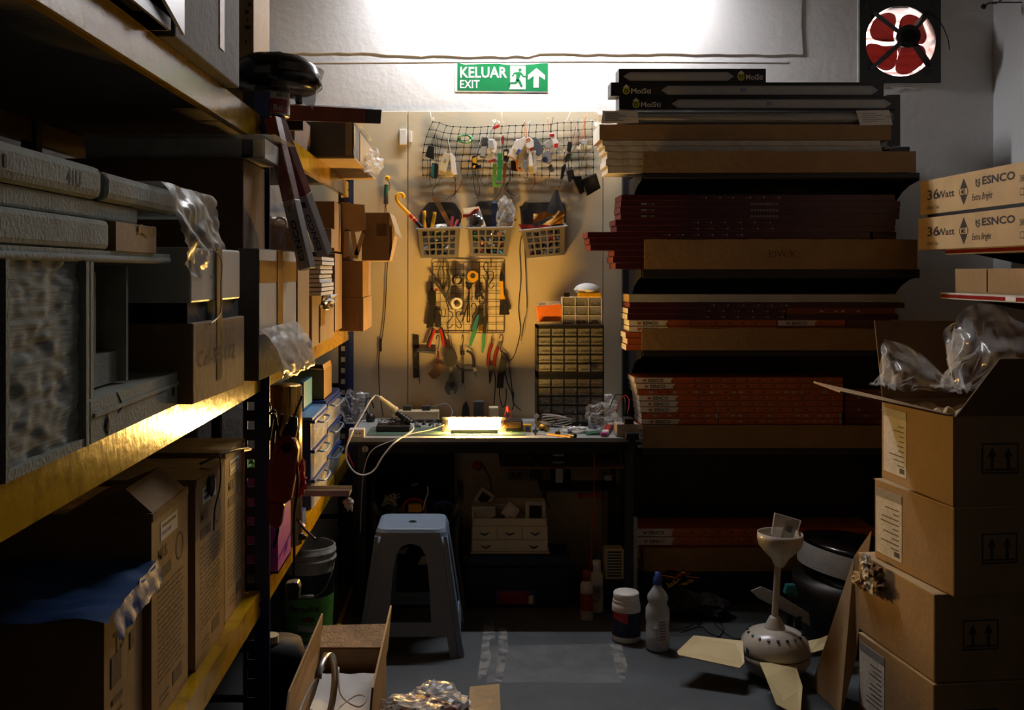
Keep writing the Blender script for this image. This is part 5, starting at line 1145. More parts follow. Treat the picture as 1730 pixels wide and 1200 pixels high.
module(za, [(990, 560), (1080, 570), (1100, 640), (1000, 680), (975, 640)], .025, 'paper', .026, 'white block with a red lower edge, centre left of the net', None, [([(1040, 660), (1070, 720), (1130, 760)], 'white')], lab(za, [(990, 660), (1098, 625), (1100, 645), (1005, 682)], 'red', .0515, 'red_edge'))
module(za, [(1135, 545), (1190, 555), (1190, 680), (1175, 930), (1110, 925)], .004, 'pcb', .05, 'long bright green circuit board hanging upright', [([(1150, 550), (1160, 450), (1165, 300)], 'white'), ([(1180, 555), (1205, 380), (1200, 330)], 'black')], [([(1180, 1000), (1150, 1100), (1060, 1190)], 'black')], None, 'circuit_board', 'circuit board')
module(za, [(1060, 700), (1110, 690), (1105, 980), (1180, 960), (1170, 1005), (1055, 1010)], .004, 'greenlt', .04, 'pale green circuit board just behind the bright green one', None, (), None, 'circuit_board', 'circuit board')
module(za, [(1170, 350), (1200, 310), (1215, 350), (1205, 440), (1180, 430)], .014, 'reddk', .03, 'dark red connector above the green circuit boards', [([(1190, 320), (1210, 250), (1210, 170)], 'cream')], (), None, 'wire_connector', 'connector')
module(za, [(1200, 690), (1250, 700), (1230, 950), (1195, 940)], .014, 'wood', .03, 'brown strip board right of the green circuit board', None, [([(1215, 1040), (1280, 1080), (1330, 1110)], 'black'), ([(1210, 950), (1200, 1040), (1260, 1150), (1340, 1160)], 'black'), ([(1200, 1030), (1140, 1035)], 'red'), ([(1260, 720), (1300, 900), (1230, 1000), (1220, 1040)], 'black')], None, 'circuit_board', 'circuit board')
module(za, [(1200, 510), (1270, 500), (1290, 600), (1260, 680), (1200, 650)], .03, 'black', .028, 'black driver with a cream window, centre of the net', None, [([(1290, 600), (1230, 680), (1180, 690)], 'paper')], lab(za, [(1215, 530), (1255, 530), (1255, 580), (1215, 585)], 'cream', .0585))
module(zb, [(150, 400), (290, 340), (300, 430), (230, 540), (130, 500)], .03, 'paper', .045, 'white driver with blue edge, right of the net centre', [([(280, 340), (290, 270), (285, 120)], 'orangeplastic'), ([(270, 180), (300, 110)], 'black'), ([(255, 200), (310, 150)], 'black'), ([(290, 110), (300, 130)], 'white')], [([(180, 560), (260, 690), (280, 780)], 'darkgrey')], lab(zb, [(205, 490), (245, 515), (190, 570), (170, 560)], 'blue', .0755, 'blue_edge'))
module(zb, [(180, 370), (210, 380), (130, 480), (200, 600), (180, 670), (55, 590)], .03, 'white', .03, 'long white driver slanting left, right of the net centre', None, [([(60, 640), (-20, 700)], 'cream'), ([(90, 680), (100, 850), (50, 1000), (100, 1100), (170, 1130)], 'black')], lab(zb, [(65, 575), (125, 610), (175, 655), (180, 672), (60, 595)], 'leather', .0605, 'orange_end'))
module(zb, [(100, 660), (190, 660), (195, 800), (110, 790)], .03, 'black', .022, 'black block behind the slanting white driver', None, [([(100, 790), (90, 900), (30, 1000), (60, 1080), (130, 1160)], 'black')])
module(zb, [(170, 650), (200, 600), (205, 760), (260, 790), (240, 805), (180, 770)], .012, 'orangeplastic', .055, 'orange strip hanging beside the slanting white driver', None, ())
module(zb, [(300, 360), (350, 340), (405, 390), (410, 470), (350, 500), (305, 470)], .03, 'white', .05, 'white driver with orange top and clip, middle of the white bunch', [([(320, 350), (310, 250), (300, 200)], 'orangeplastic'), ([(330, 350), (340, 200), (350, 130)], 'white'), ([(345, 180), (370, 110)], 'lgrey')], (), lab(zb, [(305, 365), (350, 340), (370, 365), (310, 385)], 'orangeplastic', .0805, 'orange_top'))
module(zb, [(355, 490), (405, 480), (400, 520), (365, 530)], .02, 'redblade', .06, 'brown red clip under the orange topped driver', None, [([(380, 520), (410, 620), (400, 760), (430, 900), (420, 1000), (370, 1030)], 'redblade')], None, 'wire_connector', 'connector')
module(zb, [(210, 540), (310, 470), (330, 640), (310, 770), (250, 800), (200, 660)], .026, 'offwhite_gloss', .04, 'beige driver in the middle of the hanging white bunch', None, [([(220, 800), (260, 900), (300, 960), (310, 1040)], 'cream')])
module(zb, [(270, 650), (330, 660), (320, 780), (265, 750)], .014, 'grey', .067, 'small grey block low in the middle of the white bunch', None, ())
module(zb, [(345, 530), (375, 540), (400, 720), (395, 735), (345, 730)], .028, 'white', .05, 'bright white slim driver hanging straight down', None, ())
module(zb, [(400, 535), (435, 520), (450, 790), (440, 820), (400, 820)], .026, 'paper_dirty', .04, 'off-white slim driver right of the bright white one', None, [([(400, 820), (440, 950), (380, 1050)], 'red')])
module(zb, [(340, 740), (410, 740), (405, 825), (340, 825)], .026, 'cream', .03, 'cream square block at the bottom of the white bunch', None, [([(360, 825), (330, 900), (250, 910), (130, 910)], 'cream')])
module(zb, [(385, 350), (440, 340), (550, 500), (490, 590), (420, 560)], .02, 'basket_dk', .022, 'dark grey flat driver slanting right behind the white bunch', [([(400, 350), (340, 310), (335, 280)], 'black')], ())
module(zb, [(625, 290), (690, 285), (745, 420), (745, 480), (690, 480), (640, 340)], .025, 'white', .04, 'white driver with two bright red ends', [([(655, 290), (650, 200), (680, 60)], 'black'), ([(640, 290), (615, 200), (600, 90)], 'orangeplastic'), ([(600, 90), (605, 70)], 'white')], [([(720, 480), (700, 520)], 'white')], lambda t: (lab(zb, [(625, 292), (690, 286), (694, 322), (632, 332)], 'red', .0655, 'red_end')(t), lab(zb, [(688, 425), (746, 416), (748, 478), (692, 482)], 'red', .0655, 'red_end')(t)))
module(zb, [(570, 400), (630, 375), (660, 440), (640, 490), (580, 500), (550, 440)], .025, 'lgrey', .03, 'pale grey rounded driver left of the red ended one', None, [([(770, 520), (800, 600), (830, 500), (800, 560)], 'cream')])
module(zb, [(520, 570), (590, 510), (640, 560), (650, 680), (600, 700), (525, 650)], .03, 'grey', .03, 'grey ballast coil with a black hole', None, [([(520, 650), (560, 710), (620, 720)], 'white'), ([(570, 720), (565, 900), (600, 980)], 'lgrey'), ([(560, 900), (580, 960)], 'darkgrey')], lambda t: part('hole', M().prism(circle(*zb(565, 640), 5, 14), .001, 'navy', PXM(WY - .0605)), t))
module(zb, [(600, 740), (650, 700), (695, 810), (645, 825)], .02, 'darkgrey', .035, 'short dark grey tube-shaped driver with pale end', None, [([(640, 700), (660, 560), (670, 500)], 'reddk')], lab(zb, [(640, 810), (690, 798), (696, 815), (648, 828)], 'lgrey', .0555))
module(zb, [(870, 410), (920, 400), (925, 470), (900, 560), (860, 520)], .028, 'black', .03, 'black connector in the dark bunch on the right of the net', [([(890, 410), (870, 360), (865, 330)], 'black')], [([(905, 540), (940, 400), (990, 170)], 'redblade'), ([(915, 540), (960, 380), (1000, 180)], 'cream')], None, 'wire_connector', 'connector')
module(zb, [(860, 560), (910, 560), (905, 630), (840, 690), (815, 640)], .03, 'steel_dk', .04, 'grey ringed connector in the dark bunch', [([(900, 580), (970, 480), (1000, 400), (1040, 270), (1000, 240)], 'reddk'), ([(910, 640), (950, 540), (970, 460)], 'green')], [([(840, 690), (800, 860), (770, 980), (740, 1040)], 'steel_dk'), ([(850, 690), (820, 800), (790, 900)], 'black')], None, 'wire_connector', 'connector')
module(zb, [(790, 740), (830, 700), (850, 720), (800, 910), (770, 900)], .016, 'steel_dk', .03, 'thin dark stick-like connector pointing down to the right basket', None, (), None, 'wire_connector', 'connector')
module(zb, [(1030, 380), (1080, 370), (1140, 380), (1125, 430), (1060, 440)], .02, 'lgrey', .03, 'pale ceramic lamp holder on the right of the net', [([(1075, 370), (1080, 220), (1130, 30)], 'orangeplastic'), ([(1110, 370), (1100, 220), (1110, 60)], 'orangeplastic')], [([(1080, 430), (1100, 560), (1060, 700), (1050, 800)], 'darkgrey'), ([(1110, 430), (1110, 600), (1160, 770), (1180, 820)], 'yellow')], None, 'lamp_holder', 'lamp holder')
for q, (u, v) in enumerate(((1020, 490), (1155, 480))): module(zb, quadm(u, v, 50, 40, 20 - q * 50), .018, 'cream', .03, 'small cream wire joint, %s the pale lamp holder' % ['lower left of', 'lower right of'][q], [([(u, v - 20), (1080 + (u - 1080) * .4, 420)], 'cream')], (), None, 'wire_connector', 'connector')
module(zb, [(850, 800), (940, 780), (960, 880), (900, 950), (880, 930)], .03, 'black', .025, 'leftmost of three black speaker boxes hanging low on the right', [([(890, 790), (880, 700), (890, 600)], 'black')], (), None, 'speaker_box', 'speaker')
module(zb, [(920, 870), (1050, 870), (1095, 1080), (1035, 1115)], .03, 'black_gloss', .03, 'middle one of three black speaker boxes hanging low on the right', [([(960, 870), (910, 780), (880, 690)], 'steel_dk')], (), None, 'speaker_box', 'speaker')
module(zb, [(1060, 905), (1245, 830), (1308, 1030), (1130, 1135)], .035, 'black_gloss', .045, 'largest black square speaker box hanging low on the right', [([(1120, 870), (1010, 840), (920, 710)], 'paper_dirty'), ([(1180, 830), (1150, 730), (1110, 600)], 'yellow')], (), lab(zb, [(1055, 900), (1240, 825), (1246, 838), (1064, 915)], 'darkgrey', .0805, 'edge'), 'speaker_box', 'speaker')

# baskets
def basket(F_, B_, label, top, tilt=0):
    """F_: front outline tl, tr, br, bl ; B_: back plate outline, in zoom e units"""
    t = thing('wall_basket', label, 'basket', at(*ze((F_[2][0] + F_[3][0]) / 2, F_[2][1]), WY)); t['group'] = 'plastic baskets on the board'
    D_ = .10; m = M()
    tl, tr, br, bl = F_; nu, nv = 5, 4
    def pt(u, v): a = (tl[0] + (tr[0] - tl[0]) * u, tl[1] + (tr[1] - tl[1]) * u); b = (bl[0] + (br[0] - bl[0]) * u, bl[1] + (br[1] - bl[1]) * u); return (a[0] + (b[0] - a[0]) * v, a[1] + (b[1] - a[1]) * v)
    us = [0, .09]; 
    for i in range(nu): us += [.09 + .82 * (i + .15) / nu + (.0), .09 + .82 * (i + .85) / nu]
    us = [0] + [x for i in range(nu) for x in (.085 + .83 * i / nu + .012, .085 + .83 * (i + 1) / nu - .028)] + [1]
    vs = [0] + [x for j in range(nv) for x in (.075 + .86 * j / nv + .02, .075 + .86 * (j + 1) / nv - .03)] + [1]
    dv = lambda v: D_ * (1 - .22 * v)
    for i in range(len(us) - 1):
        for j in range(len(vs) - 1):
            if i % 2 == 1 and j % 2 == 1: continue
            q = [pt(us[i], vs[j]), pt(us[i + 1], vs[j]), pt(us[i + 1], vs[j + 1]), pt(us[i], vs[j + 1])]
            V = [W3(ze, *p, dv(vs[j + (k > 1)])) for k, p in enumerate(q)]; V += [v + Vector((0, .003, 0)) for v in V]
            m.add(V, [(0, 1, 2, 3), (7, 6, 5, 4), (0, 4, 5, 1), (1, 5, 6, 2), (2, 6, 7, 3), (3, 7, 4, 0)], 'basket_grey')
    part('front_grid', m, t)
    m = M()
    for a, b, s_ in ((tl, bl, 1), (tr, br, -1)):
        V = [W3(ze, a[0], a[1], D_), W3(ze, b[0], b[1], dv(1)), W3(ze, b[0] + 6 * s_, b[1], .002), W3(ze, a[0] + 4 * s_, a[1] - 30, .002)]; V += [v + Vector((.003 * s_, 0, 0)) for v in V]
        m.add(V, [(0, 1, 2, 3), (7, 6, 5, 4), (0, 4, 5, 1), (1, 5, 6, 2), (2, 6, 7, 3), (3, 7, 4, 0)], 'basket_grey')
    V = [W3(ze, *bl, dv(1)), W3(ze, *br, dv(1)), W3(ze, *br, .002), W3(ze, *bl, .002)]; V += [v + Vector((0, 0, .003)) for v in V]
    m.add(V, [(0, 1, 2, 3), (7, 6, 5, 4), (0, 4, 5, 1), (1, 5, 6, 2), (2, 6, 7, 3), (3, 7, 4, 0)], 'basket_grey')
    m.tube([W3(ze, tl[0] + 2, tl[1] - 28, .004), W3(ze, tl[0] - 2, tl[1], D_ - .01), W3(ze, tl[0] + 6, tl[1] + 2, D_ + .002), W3(ze, tr[0] - 6, tr[1] + 2, D_ + .002), W3(ze, tr[0] + 2, tr[1], D_ - .01), W3(ze, tr[0] - 2, tr[1] - 28, .004)], .004, 'basket_grey', n=8, sub=3)
    part('sides', m, t)
    m = M(); PR(m, ze, B_, .003, 'basket_dk', .001); part('back_plate', m, t)
    m = M(); c = pt(.5, 0); 
    m = M(); random.seed(int(tl[0]))
    for k in range(26):
        u, v = random.uniform(.12, .82), random.uniform(.08, .85); p = pt(u, v); q = pt(min(.93, u + random.uniform(-.1, .1)), min(.95, v + random.uniform(.05, .2)))
        m.cyl(W3(ze, *p, D_ * random.uniform(.35, .72)), W3(ze, *q, D_ * random.uniform(.35, .68)), random.uniform(.006, .012), random.choice(top), n=8)
    solo('basket_contents', m, 'small %s odds and ends seen through the holes of the %s' % (('green and dark', 'orange and dark', 'dark red')[KB[0]], ('left basket', 'middle basket', 'right basket')[KB[0]]), 'odds and ends', kind='stuff'); KB[0] += 1
    return t
KB = [0]
basket([(345, 560), (722, 545), (705, 812), (372, 818)], [(355, 560), (358, 440), (375, 405), (430, 335), (450, 325), (650, 325), (675, 335), (735, 425), (735, 460), (715, 560)], 'left one of three grey baskets, holding yellow pliers and a ruler', ['black', 'green_dk', 'steel', 'wood', 'darkgrey', 'black', 'paper_dirty'])
basket([(790, 550), (1172, 545), (1135, 805), (808, 800)], [(795, 548), (800, 420), (880, 325), (900, 318), (1080, 318), (1105, 328), (1160, 400), (1165, 545)], 'middle one of three grey baskets, holding a boxed part and clear bag', ['black', 'orangeplastic', 'steel', 'wood', 'black', 'darkgrey', 'teal'])
basket([(1262, 572), (1648, 535), (1645, 790), (1310, 820)], [(1262, 560), (1250, 380), (1290, 330), (1500, 325), (1640, 330), (1660, 400), (1650, 540)], 'right one of three grey baskets, tilted, holding sandpaper and gloves', ['black', 'reddk', 'black_matte', 'darkgrey', 'black'])
def wt(name, fn, label, cat, grp=None, bev=0): m = M(); fn(m); return solo(name, m, label, cat, grp, bev)
wt('hooked_stick', lambda m: (m.tube([W3(ze, *p, .05) for p in ((222, 290), (215, 258), (190, 248), (162, 268), (160, 300), (175, 330), (200, 360), (245, 405), (275, 435))], .009, 'yellow', n=10), m.cyl(W3(ze, 275, 435, .05), W3(ze, 335, 500, .05), .0095, 'red'), m.cyl(W3(ze, 300, 462, .05), W3(ze, 308, 470, .05), .0098, 'yellow'), m.cyl(W3(ze, 335, 500, .05), W3(ze, 380, 548, .05), .009, 'black')), 'yellow hook-handled stick with a red band poking out of the left basket', 'stick')
wt('yellow_pliers', lambda m: (m.tube([W3(ze, *p, .07) for p in ((400, 400), (408, 440), (402, 490), (412, 560))], .0085, 'yellow', n=8), m.tube([W3(ze, *p, .07) for p in ((495, 412), (492, 450), (480, 500), (465, 560))], .0085, 'yellow', n=8), m.bar(W3(ze, 412, 420, .07), W3(ze, 460, 510, .07), .012, .008, 'steel'), m.bar(W3(ze, 450, 440, .07), W3(ze, 430, 520, .07), .014, .006, 'steel')), 'pliers with two yellow handles in the left basket', 'pliers')
wt('brown_ruler', lambda m: m.prism([ze(470, 285), ze(520, 278), ze(655, 535), ze(615, 540)], .003, 'wood', PXM(WY - .05)), 'brown wooden ruler leaning in the left basket', 'ruler')
wt('red_handled_tool', lambda m: (m.bar(W3(ze, 655, 450, .04), W3(ze, 640, 540, .06), .012, .008, 'reddk'), m.bar(W3(ze, 700, 480, .03), W3(ze, 670, 550, .06), .012, .008, 'reddk')), 'dark red handled cutter at the right of the left basket', 'cutter')
wt('white_rag', lambda m: m.blob(W3(ze, 540, 555, .06), (.04, .025, .018), 'bucket_white', 5, amp=.8, n=14), 'pale rag at the rim of the left basket', 'rag')
t = thing('boxed_part', 'white and dark red pack with a shiny clear window in the middle basket', 'pack', at(*ze(870, 540), WY - .06))
m = M(); PR(m, ze, [(745, 382), (885, 362), (950, 535), (905, 545), (800, 545)], .02, 'white', .055); part('carton', m, t)
m = M(); PR(m, ze, [(743, 432), (800, 430), (850, 385), (885, 378), (886, 395), (855, 420), (800, 455), (742, 462)], .0008, 'redblade', .0755); part('red_stripe', m, t)
m = M(); m.blob(W3(ze, 862, 495, .08), (.032, .012, .036), 'steel', 3, amp=.25, n=16); part('window', m, t)
wt('blue_pack', lambda m: PR(PR(m, ze, [(1005, 322), (1048, 322), (1040, 545), (1000, 545)], .012, 'navy', .035), ze, [(1005, 320), (1048, 320), (1047, 335), (1006, 335)], .0125, 'bluelight', .035), 'dark blue upright pack with pale blue top in the middle basket', 'pack')
wt('clear_bag', lambda m: (m.blob(W3(ze, 1120, 440, .06), (.042, .02, .085), 'film_thick', 7, amp=.4, n=20), m.cyl(W3(ze, 1060, 540, .05), W3(ze, 1130, 400, .05), .012, 'lgrey')), 'clear bag of small parts standing in the middle basket', 'bag')
wt('orange_tool', lambda m: (m.bar(W3(ze, 1140, 535, .06), W3(ze, 1185, 490, .06), .012, .008, 'orangeplastic'), m.bar(W3(ze, 1175, 510, .05), W3(ze, 1218, 475, .05), .008, .006, 'black')), 'orange and black screwdriver tip at the right of the middle basket', 'tool')
wt('black_sheet', lambda m: m.grid(lambda u, v: tuple(W3(ze, (1490 + 60 * u) * (1 - v) + (1555 + 10 * u) * v if False else [1480, 1655][0] + (1655 - 1480) * u * (1 - v * .85) + 78 * v, 410 - 200 * v + 30 * u * (1 - v), .05 + .02 * math.sin(u * PI))), 10, 10, 'black_matte'), 'curved black abrasive sheet rising to a point from the right basket', 'sheet')
wt('black_folder', lambda m: PR(m, ze, [(1243, 362), (1298, 348), (1330, 530), (1290, 540)], .012, 'black', .05), 'black flat strip at the left of the right basket', 'strip')
wt('leather_glove', lambda m: m.grid(lambda u, v: tuple(W3(ze, 1370 + 275 * u - 5 * v, 425 - 25 * u + (115 - 0 * u) * v + 6 * math.sin(u * 14), .06 + .012 * math.sin(u * 9 + v * 3))), 20, 6, 'leather'), 'yellowish leather glove hanging over the right basket rim', 'glove')
wt('brown_strip', lambda m: (PR(m, ze, [(1350, 520), (1530, 445), (1545, 462), (1400, 545)], .006, 'darkgrey', .082), PR(m, ze, [(1235, 520), (1270, 515), (1500, 525), (1520, 545), (1260, 562)], .008, 'reddk', .07)), 'dark blade lying across the leather glove', 'blade')

# wire grid with tools
t = thing('wire_grid', 'rectangular wire grid panel the hand tools hang on', 'grid', at(*zc(685, 990), WY))
m = M(); wire(m, zc, [(250, 95, .012), (1120, 95, .012), (1138, 115, .012), (1138, 985, .012), (1120, 992, .012), (250, 992, .012), (232, 975, .012), (232, 115, .012)], .0022, 'steel_dk', sub=1, closed=True)
for v in (190, 300, 400, 490, 597, 692, 790, 885): wire(m, zc, [(232, v, .010), (1138, v, .010)], .0012, 'steel_dk')
for u in (330, 430, 525, 625, 730, 830, 930, 1035): wire(m, zc, [(u, 95, .014), (u, 992, .014)], .0012, 'steel_dk')
part('grid', m, t)
for u in (370, 970): part('hook', M().tube([W3(zc, *p) for p in ((u, 60, .001), (u, 62, .02), (u + 4, 130, .022), (u + 2, 160, .012))], .0022, 'black'), t)
def shook(zf, pts, label): m = M(); wire(m, zf, pts, .0021, 'black', .03, n=6); solo('s_hook', m, label, 'hook', 'loose S hooks on the wire grid')
shook(zc, [(940, 110), (900, 105), (880, 140), (890, 200), (930, 240), (940, 300), (915, 340), (870, 270)], 'large S hook at the top right of the grid, beside the right hook')
shook(zc, [(930, 215), (980, 215), (1005, 250), (990, 310), (945, 380), (950, 420), (985, 425), (1015, 380)], 'S hook right of the large one, opening to the lower right')
shook(zc, [(440, 720), (480, 740), (480, 790), (420, 870), (420, 920), (450, 930), (490, 885)], 'left one of the mirrored pair of S hooks low on the grid')
shook(zc, [(575, 720), (535, 740), (535, 790), (590, 880), (590, 925), (560, 930), (520, 885)], 'right one of the mirrored pair of S hooks low on the grid')
shook(zc, [(715, 670), (740, 620), (780, 640), (775, 710), (740, 780), (755, 830)], 'S hook left of the green handled pliers')
shook(zc, [(850, 440), (840, 480), (890, 570), (880, 620), (830, 620), (820, 580)], 'S hook beside the adjustable spanner jaw')
shook(zc, [(275, 700), (340, 705), (350, 780), (380, 790), (395, 740), (390, 700)], 'small S hook beside the black cutters, lower left of the grid')
def hk(zf, pts, label): m = M(); wire(m, zf, pts, .002, 'black', .025); solo('hook', m, label, 'hook', 'hooks under the wire grid')
hk(zd, [(380, 185), (385, 140), (415, 150), (410, 260), (395, 330)], 'hook under the grid holding the wire brush')
hk(zd, [(722, 180), (730, 125), (745, 160), (735, 250), (732, 320)], 'hook under the grid holding the long socket key')
hk(zd, [(1230, 180), (1245, 130), (1275, 135), (1270, 220), (1240, 320), (1270, 345)], 'hook under the right end of the grid with the cable clamp')
wt('black_cutters', lambda m: (PR(m, zc, [(175, 470), (215, 450), (270, 460), (278, 580), (255, 690), (245, 920), (185, 930), (150, 930), (195, 640), (172, 560)], .016, 'black', .02), PR(m, zc, [(205, 350), (230, 340), (240, 460), (200, 470)], .006, 'steel_dk', .02)), 'black handled cutters hanging at the left edge of the grid', 'cutters', None, .002)
wt('grey_snips', lambda m: (ln(m, zc, [(215, 285), (350, 470), (400, 550)], .010, 'darkgrey', .03, .01), ln(m, zc, [(410, 180), (450, 320), (440, 430), (400, 540)], .010, 'darkgrey', .035, .01), ln(m, zc, [(400, 540), (480, 690)], .006, 'steel_dk', .03, .005), ln(m, zc, [(395, 560), (440, 710)], .006, 'steel_dk', .034, .005), PR(m, zc, [(260, 430), (300, 430), (295, 460), (262, 455)], .006, 'red', .03)), 'open dark grey snips crossing the upper left of the grid', 'snips')
wt('tweezers', lambda m: wire(wire(m, zc, [(330, 140), (305, 220), (310, 300), (350, 440)], .0028, 'steel'), zc, [(345, 140), (375, 230), (370, 330), (345, 440)], .0028, 'steel'), 'slim steel tweezers at the upper left of the grid', 'tweezers')
def roll(c, ro, ri, d, L, mt, core, label, cat='tape'):
    t = thing('tape_roll', label, cat, W3(zc, *c, d)); T_ = Matrix.Translation(W3(zc, c[0], c[1], d)) @ Matrix.Rotation(PI / 2, 4, 'X') @ Matrix.Rotation(.2, 4, 'Y')
    part('roll', M().openlathe([(ri, 0), (ro, 0), (ro, L), (ri, L), (ri, 0)], mt, T_, 32), t); part('core', M().openlathe([(ri * .92, .001), (ri, -.001), (ri, L + .001), (ri * .92, L), (ri * .92, 0)], core, T_, 32), t); return t
roll((535, 320), .024, .017, .025, .022, 'black', 'steel', 'black ringed roll of silver tape, upper middle of the grid')
roll((525, 615), .027, .017, .02, .03, 'paper', 'cream', 'white roll of thread seal tape, centre of the grid')
wt('tape_measure', lambda m: (m.cyl(W3(zc, 740, 278, .02), W3(zc, 740, 278, .055), .0255, 'yellow', n=28), m.cyl(W3(zc, 742, 272, .055), W3(zc, 742, 272, .0565), .012, 'darkgrey', n=20), PR(m, zc, [(650, 330), (680, 350), (740, 365), (780, 335), (740, 385), (690, 395), (645, 370)], .03, 'black', .022)), 'round yellow and black tape measure, upper middle of the grid', 'tape measure', None, .001)
wt('combination_spanner', lambda m: (ln(m, zc, [(618, 270), (610, 730)], .009, 'steel', .03, .004), PR(m, zc, [(570, 740), (600, 718), (635, 725), (625, 775), (605, 750), (585, 780)], .005, 'steel', .03), m.cyl(W3(zc, 618, 262, .028), W3(zc, 618, 262, .034), .008, 'steel')), 'long steel spanner hanging straight down the middle of the grid', 'spanner')
wt('black_crimper', lambda m: (PR(m, zc, [(650, 380), (735, 370), (720, 430), (690, 450), (660, 430)], .014, 'black', .032), ln(m, zc, [(700, 440), (690, 600), (605, 850)], .008, 'black', .034, .007), wire(m, zc, [(690, 440), (680, 650), (670, 840), (690, 850), (700, 830), (695, 600)], .003, 'black', .034), PR(m, zc, [(680, 450), (700, 450), (700, 465), (680, 465)], .003, 'red', .046)), 'black tool with two long prongs below the tape measure', 'tool')
wt('adjustable_spanner', lambda m: (ln(m, zc, [(820, 220), (812, 440)], .012, 'steel', .028, .006), PR(m, zc, [(770, 450), (810, 430), (860, 480), (885, 560), (860, 575), (840, 530), (815, 540), (800, 585), (770, 560), (762, 500)], .008, 'steel', .026), PR(m, zc, [(790, 480), (815, 478), (815, 500), (790, 505)], .0095, 'steel_dk', .026)), 'smaller steel adjustable spanner in the middle right of the grid', 'spanner', None, .001)
wt('steel_rod', lambda m: (m.cyl(W3(zc, 915, 340, .03), W3(zc, 905, 760, .03), .005, 'steel'), m.blob(W3(zc, 915, 345, .03), (.008, .008, .008), 'steel', 1, n=8)), 'thin steel rod hanging right of the adjustable spanner', 'rod')
wt('paint_brush', lambda m: (PR(m, zc, [(1095, 200), (1105, 195), (1125, 260), (1122, 338), (1075, 338), (1082, 260)], .010, 'black', .025), PR(m, zc, [(1076, 338), (1122, 338), (1130, 500), (1158, 575), (1085, 575), (1092, 480)], .010, 'yellow', .025), PR(m, zc, [(1080, 575), (1168, 565), (1168, 635), (1082, 640)], .013, 'steel', .024), PR(m, zc, [(1082, 640), (1168, 635), (1208, 750), (1190, 765), (1075, 765)], .014, 'bristle', .023)), 'paint brush with yellow handle at the right edge of the grid', 'brush')
t = thing('wire_cutters', 'pliers with red and black curved handles under the left of the grid', 'pliers', W3(zc, 290, 1140, .03))
m = M(); PR(m, zc, [(268, 700), (290, 690), (340, 770), (340, 910), (300, 925), (255, 915), (262, 800)], .014, 'steel_dk', .025); part('jaw', m, t, .001)
for P_, Q_ in ((((240, 935), (215, 1010), (180, 1090), (160, 1180)), ((255, 940), (235, 1020), (205, 1100), (185, 1170))), (((345, 935), (370, 1010), (390, 1080), (395, 1180)), ((325, 940), (350, 1020), (368, 1100), (378, 1170)))):
    m = M(); m.tube([W3(zc, *p, .033) for p in P_], .0055, 'black', n=8); m.tube([W3(zc, *p, .036) for p in Q_], .0065, 'red', n=8); part('handle', m, t)
t = thing('crimping_pliers', 'large pliers with teal and green handles at the lower right of the grid', 'pliers', W3(zc, 800, 1150, .03))
m = M(); PR(m, zc, [(840, 700), (880, 690), (880, 780), (800, 940), (760, 990), (800, 850)], .010, 'black', .03); PR(m, zc, [(890, 780), (930, 760), (925, 860), (905, 985), (865, 985), (870, 880)], .010, 'black', .03); PR(m, zc, [(800, 940), (880, 870), (900, 860), (870, 980), (820, 975)], .004, 'brass', .035); part('jaw', m, t, .001)
m = M(); PR(m, zc, [(790, 770), (825, 760), (790, 940), (760, 975), (720, 950)], .012, 'teal', .034); part('grip', m, t, .002); m = M(); PR(m, zc, [(745, 960), (800, 950), (725, 1160), (695, 1160), (700, 1110)], .014, 'green', .034); part('grip', m, t, .002); m = M(); PR(m, zc, [(865, 1000), (905, 995), (895, 1150), (870, 1250), (850, 1240), (855, 1150)], .014, 'green', .034); part('grip', m, t, .002); m = M(); PR(m, zc, [(710, 975), (745, 985), (720, 1090), (680, 1180)], .006, 'lgrey', .03); part('spring_bar', m, t)
wt('door_handle_plate', lambda m: (PR(m, zd, [(60, 130), (140, 130), (145, 300), (148, 700), (65, 710)], .006, 'steel_dk', .001), m.cyl(W3(zd, 115, 335, .03), W3(zd, 375, 355, .03), .0085, 'steel', .011), m.cyl(W3(zd, 110, 340, .005), W3(zd, 118, 335, .034), .010, 'steel_dk'), m.cyl(W3(zd, 372, 352, .03), W3(zd, 385, 352, .03), .012, 'cream'), [m.cyl(W3(zd, 98, v, .006), W3(zd, 98, v, .009), .005, 'steel') for v in (180, 400, 560, 655)], m.bar(W3(zd, 148, 690, .006), W3(zd, 146, 790, .006), .003, .003, 'steel_dk')), 'dark steel door handle plate with horizontal lever on the left', 'door handle')
wt('wire_brush', lambda m: (PR(m, zd, [(265, 650), (350, 560), (420, 500), (520, 555), (420, 680), (380, 715), (320, 715)], .02, 'wood', .03), [ln(m, zd, [(300 + i * 22, 660 - i * 2), (420 + i * 18, 530 + i * 4)], .003, 'steel', .052, .002) for i in range(5)], wire(m, zd, [(395, 340), (405, 420), (400, 480), (385, 520)], .005, 'reddk', .035)), 'small brush with a red cord loop hanging at an angle', 'brush', None, .002)
wt('black_ladle', lambda m: (m.prism([zd(*p) for p in [(545, 300), (600, 310), (640, 370), (665, 440), (650, 520), (600, 555), (540, 555), (490, 510), (482, 440), (510, 370)]], .014, 'black', PXM(WY - .05)), ln(m, zd, [(560, 310), (550, 180), (530, 110)], .007, 'steel', .045, .004), ln(m, zd, [(585, 310), (580, 200), (570, 130)], .007, 'steel', .042, .004)), 'black drop-shaped rubber head hanging in the lower middle', 'mallet', None, .005)
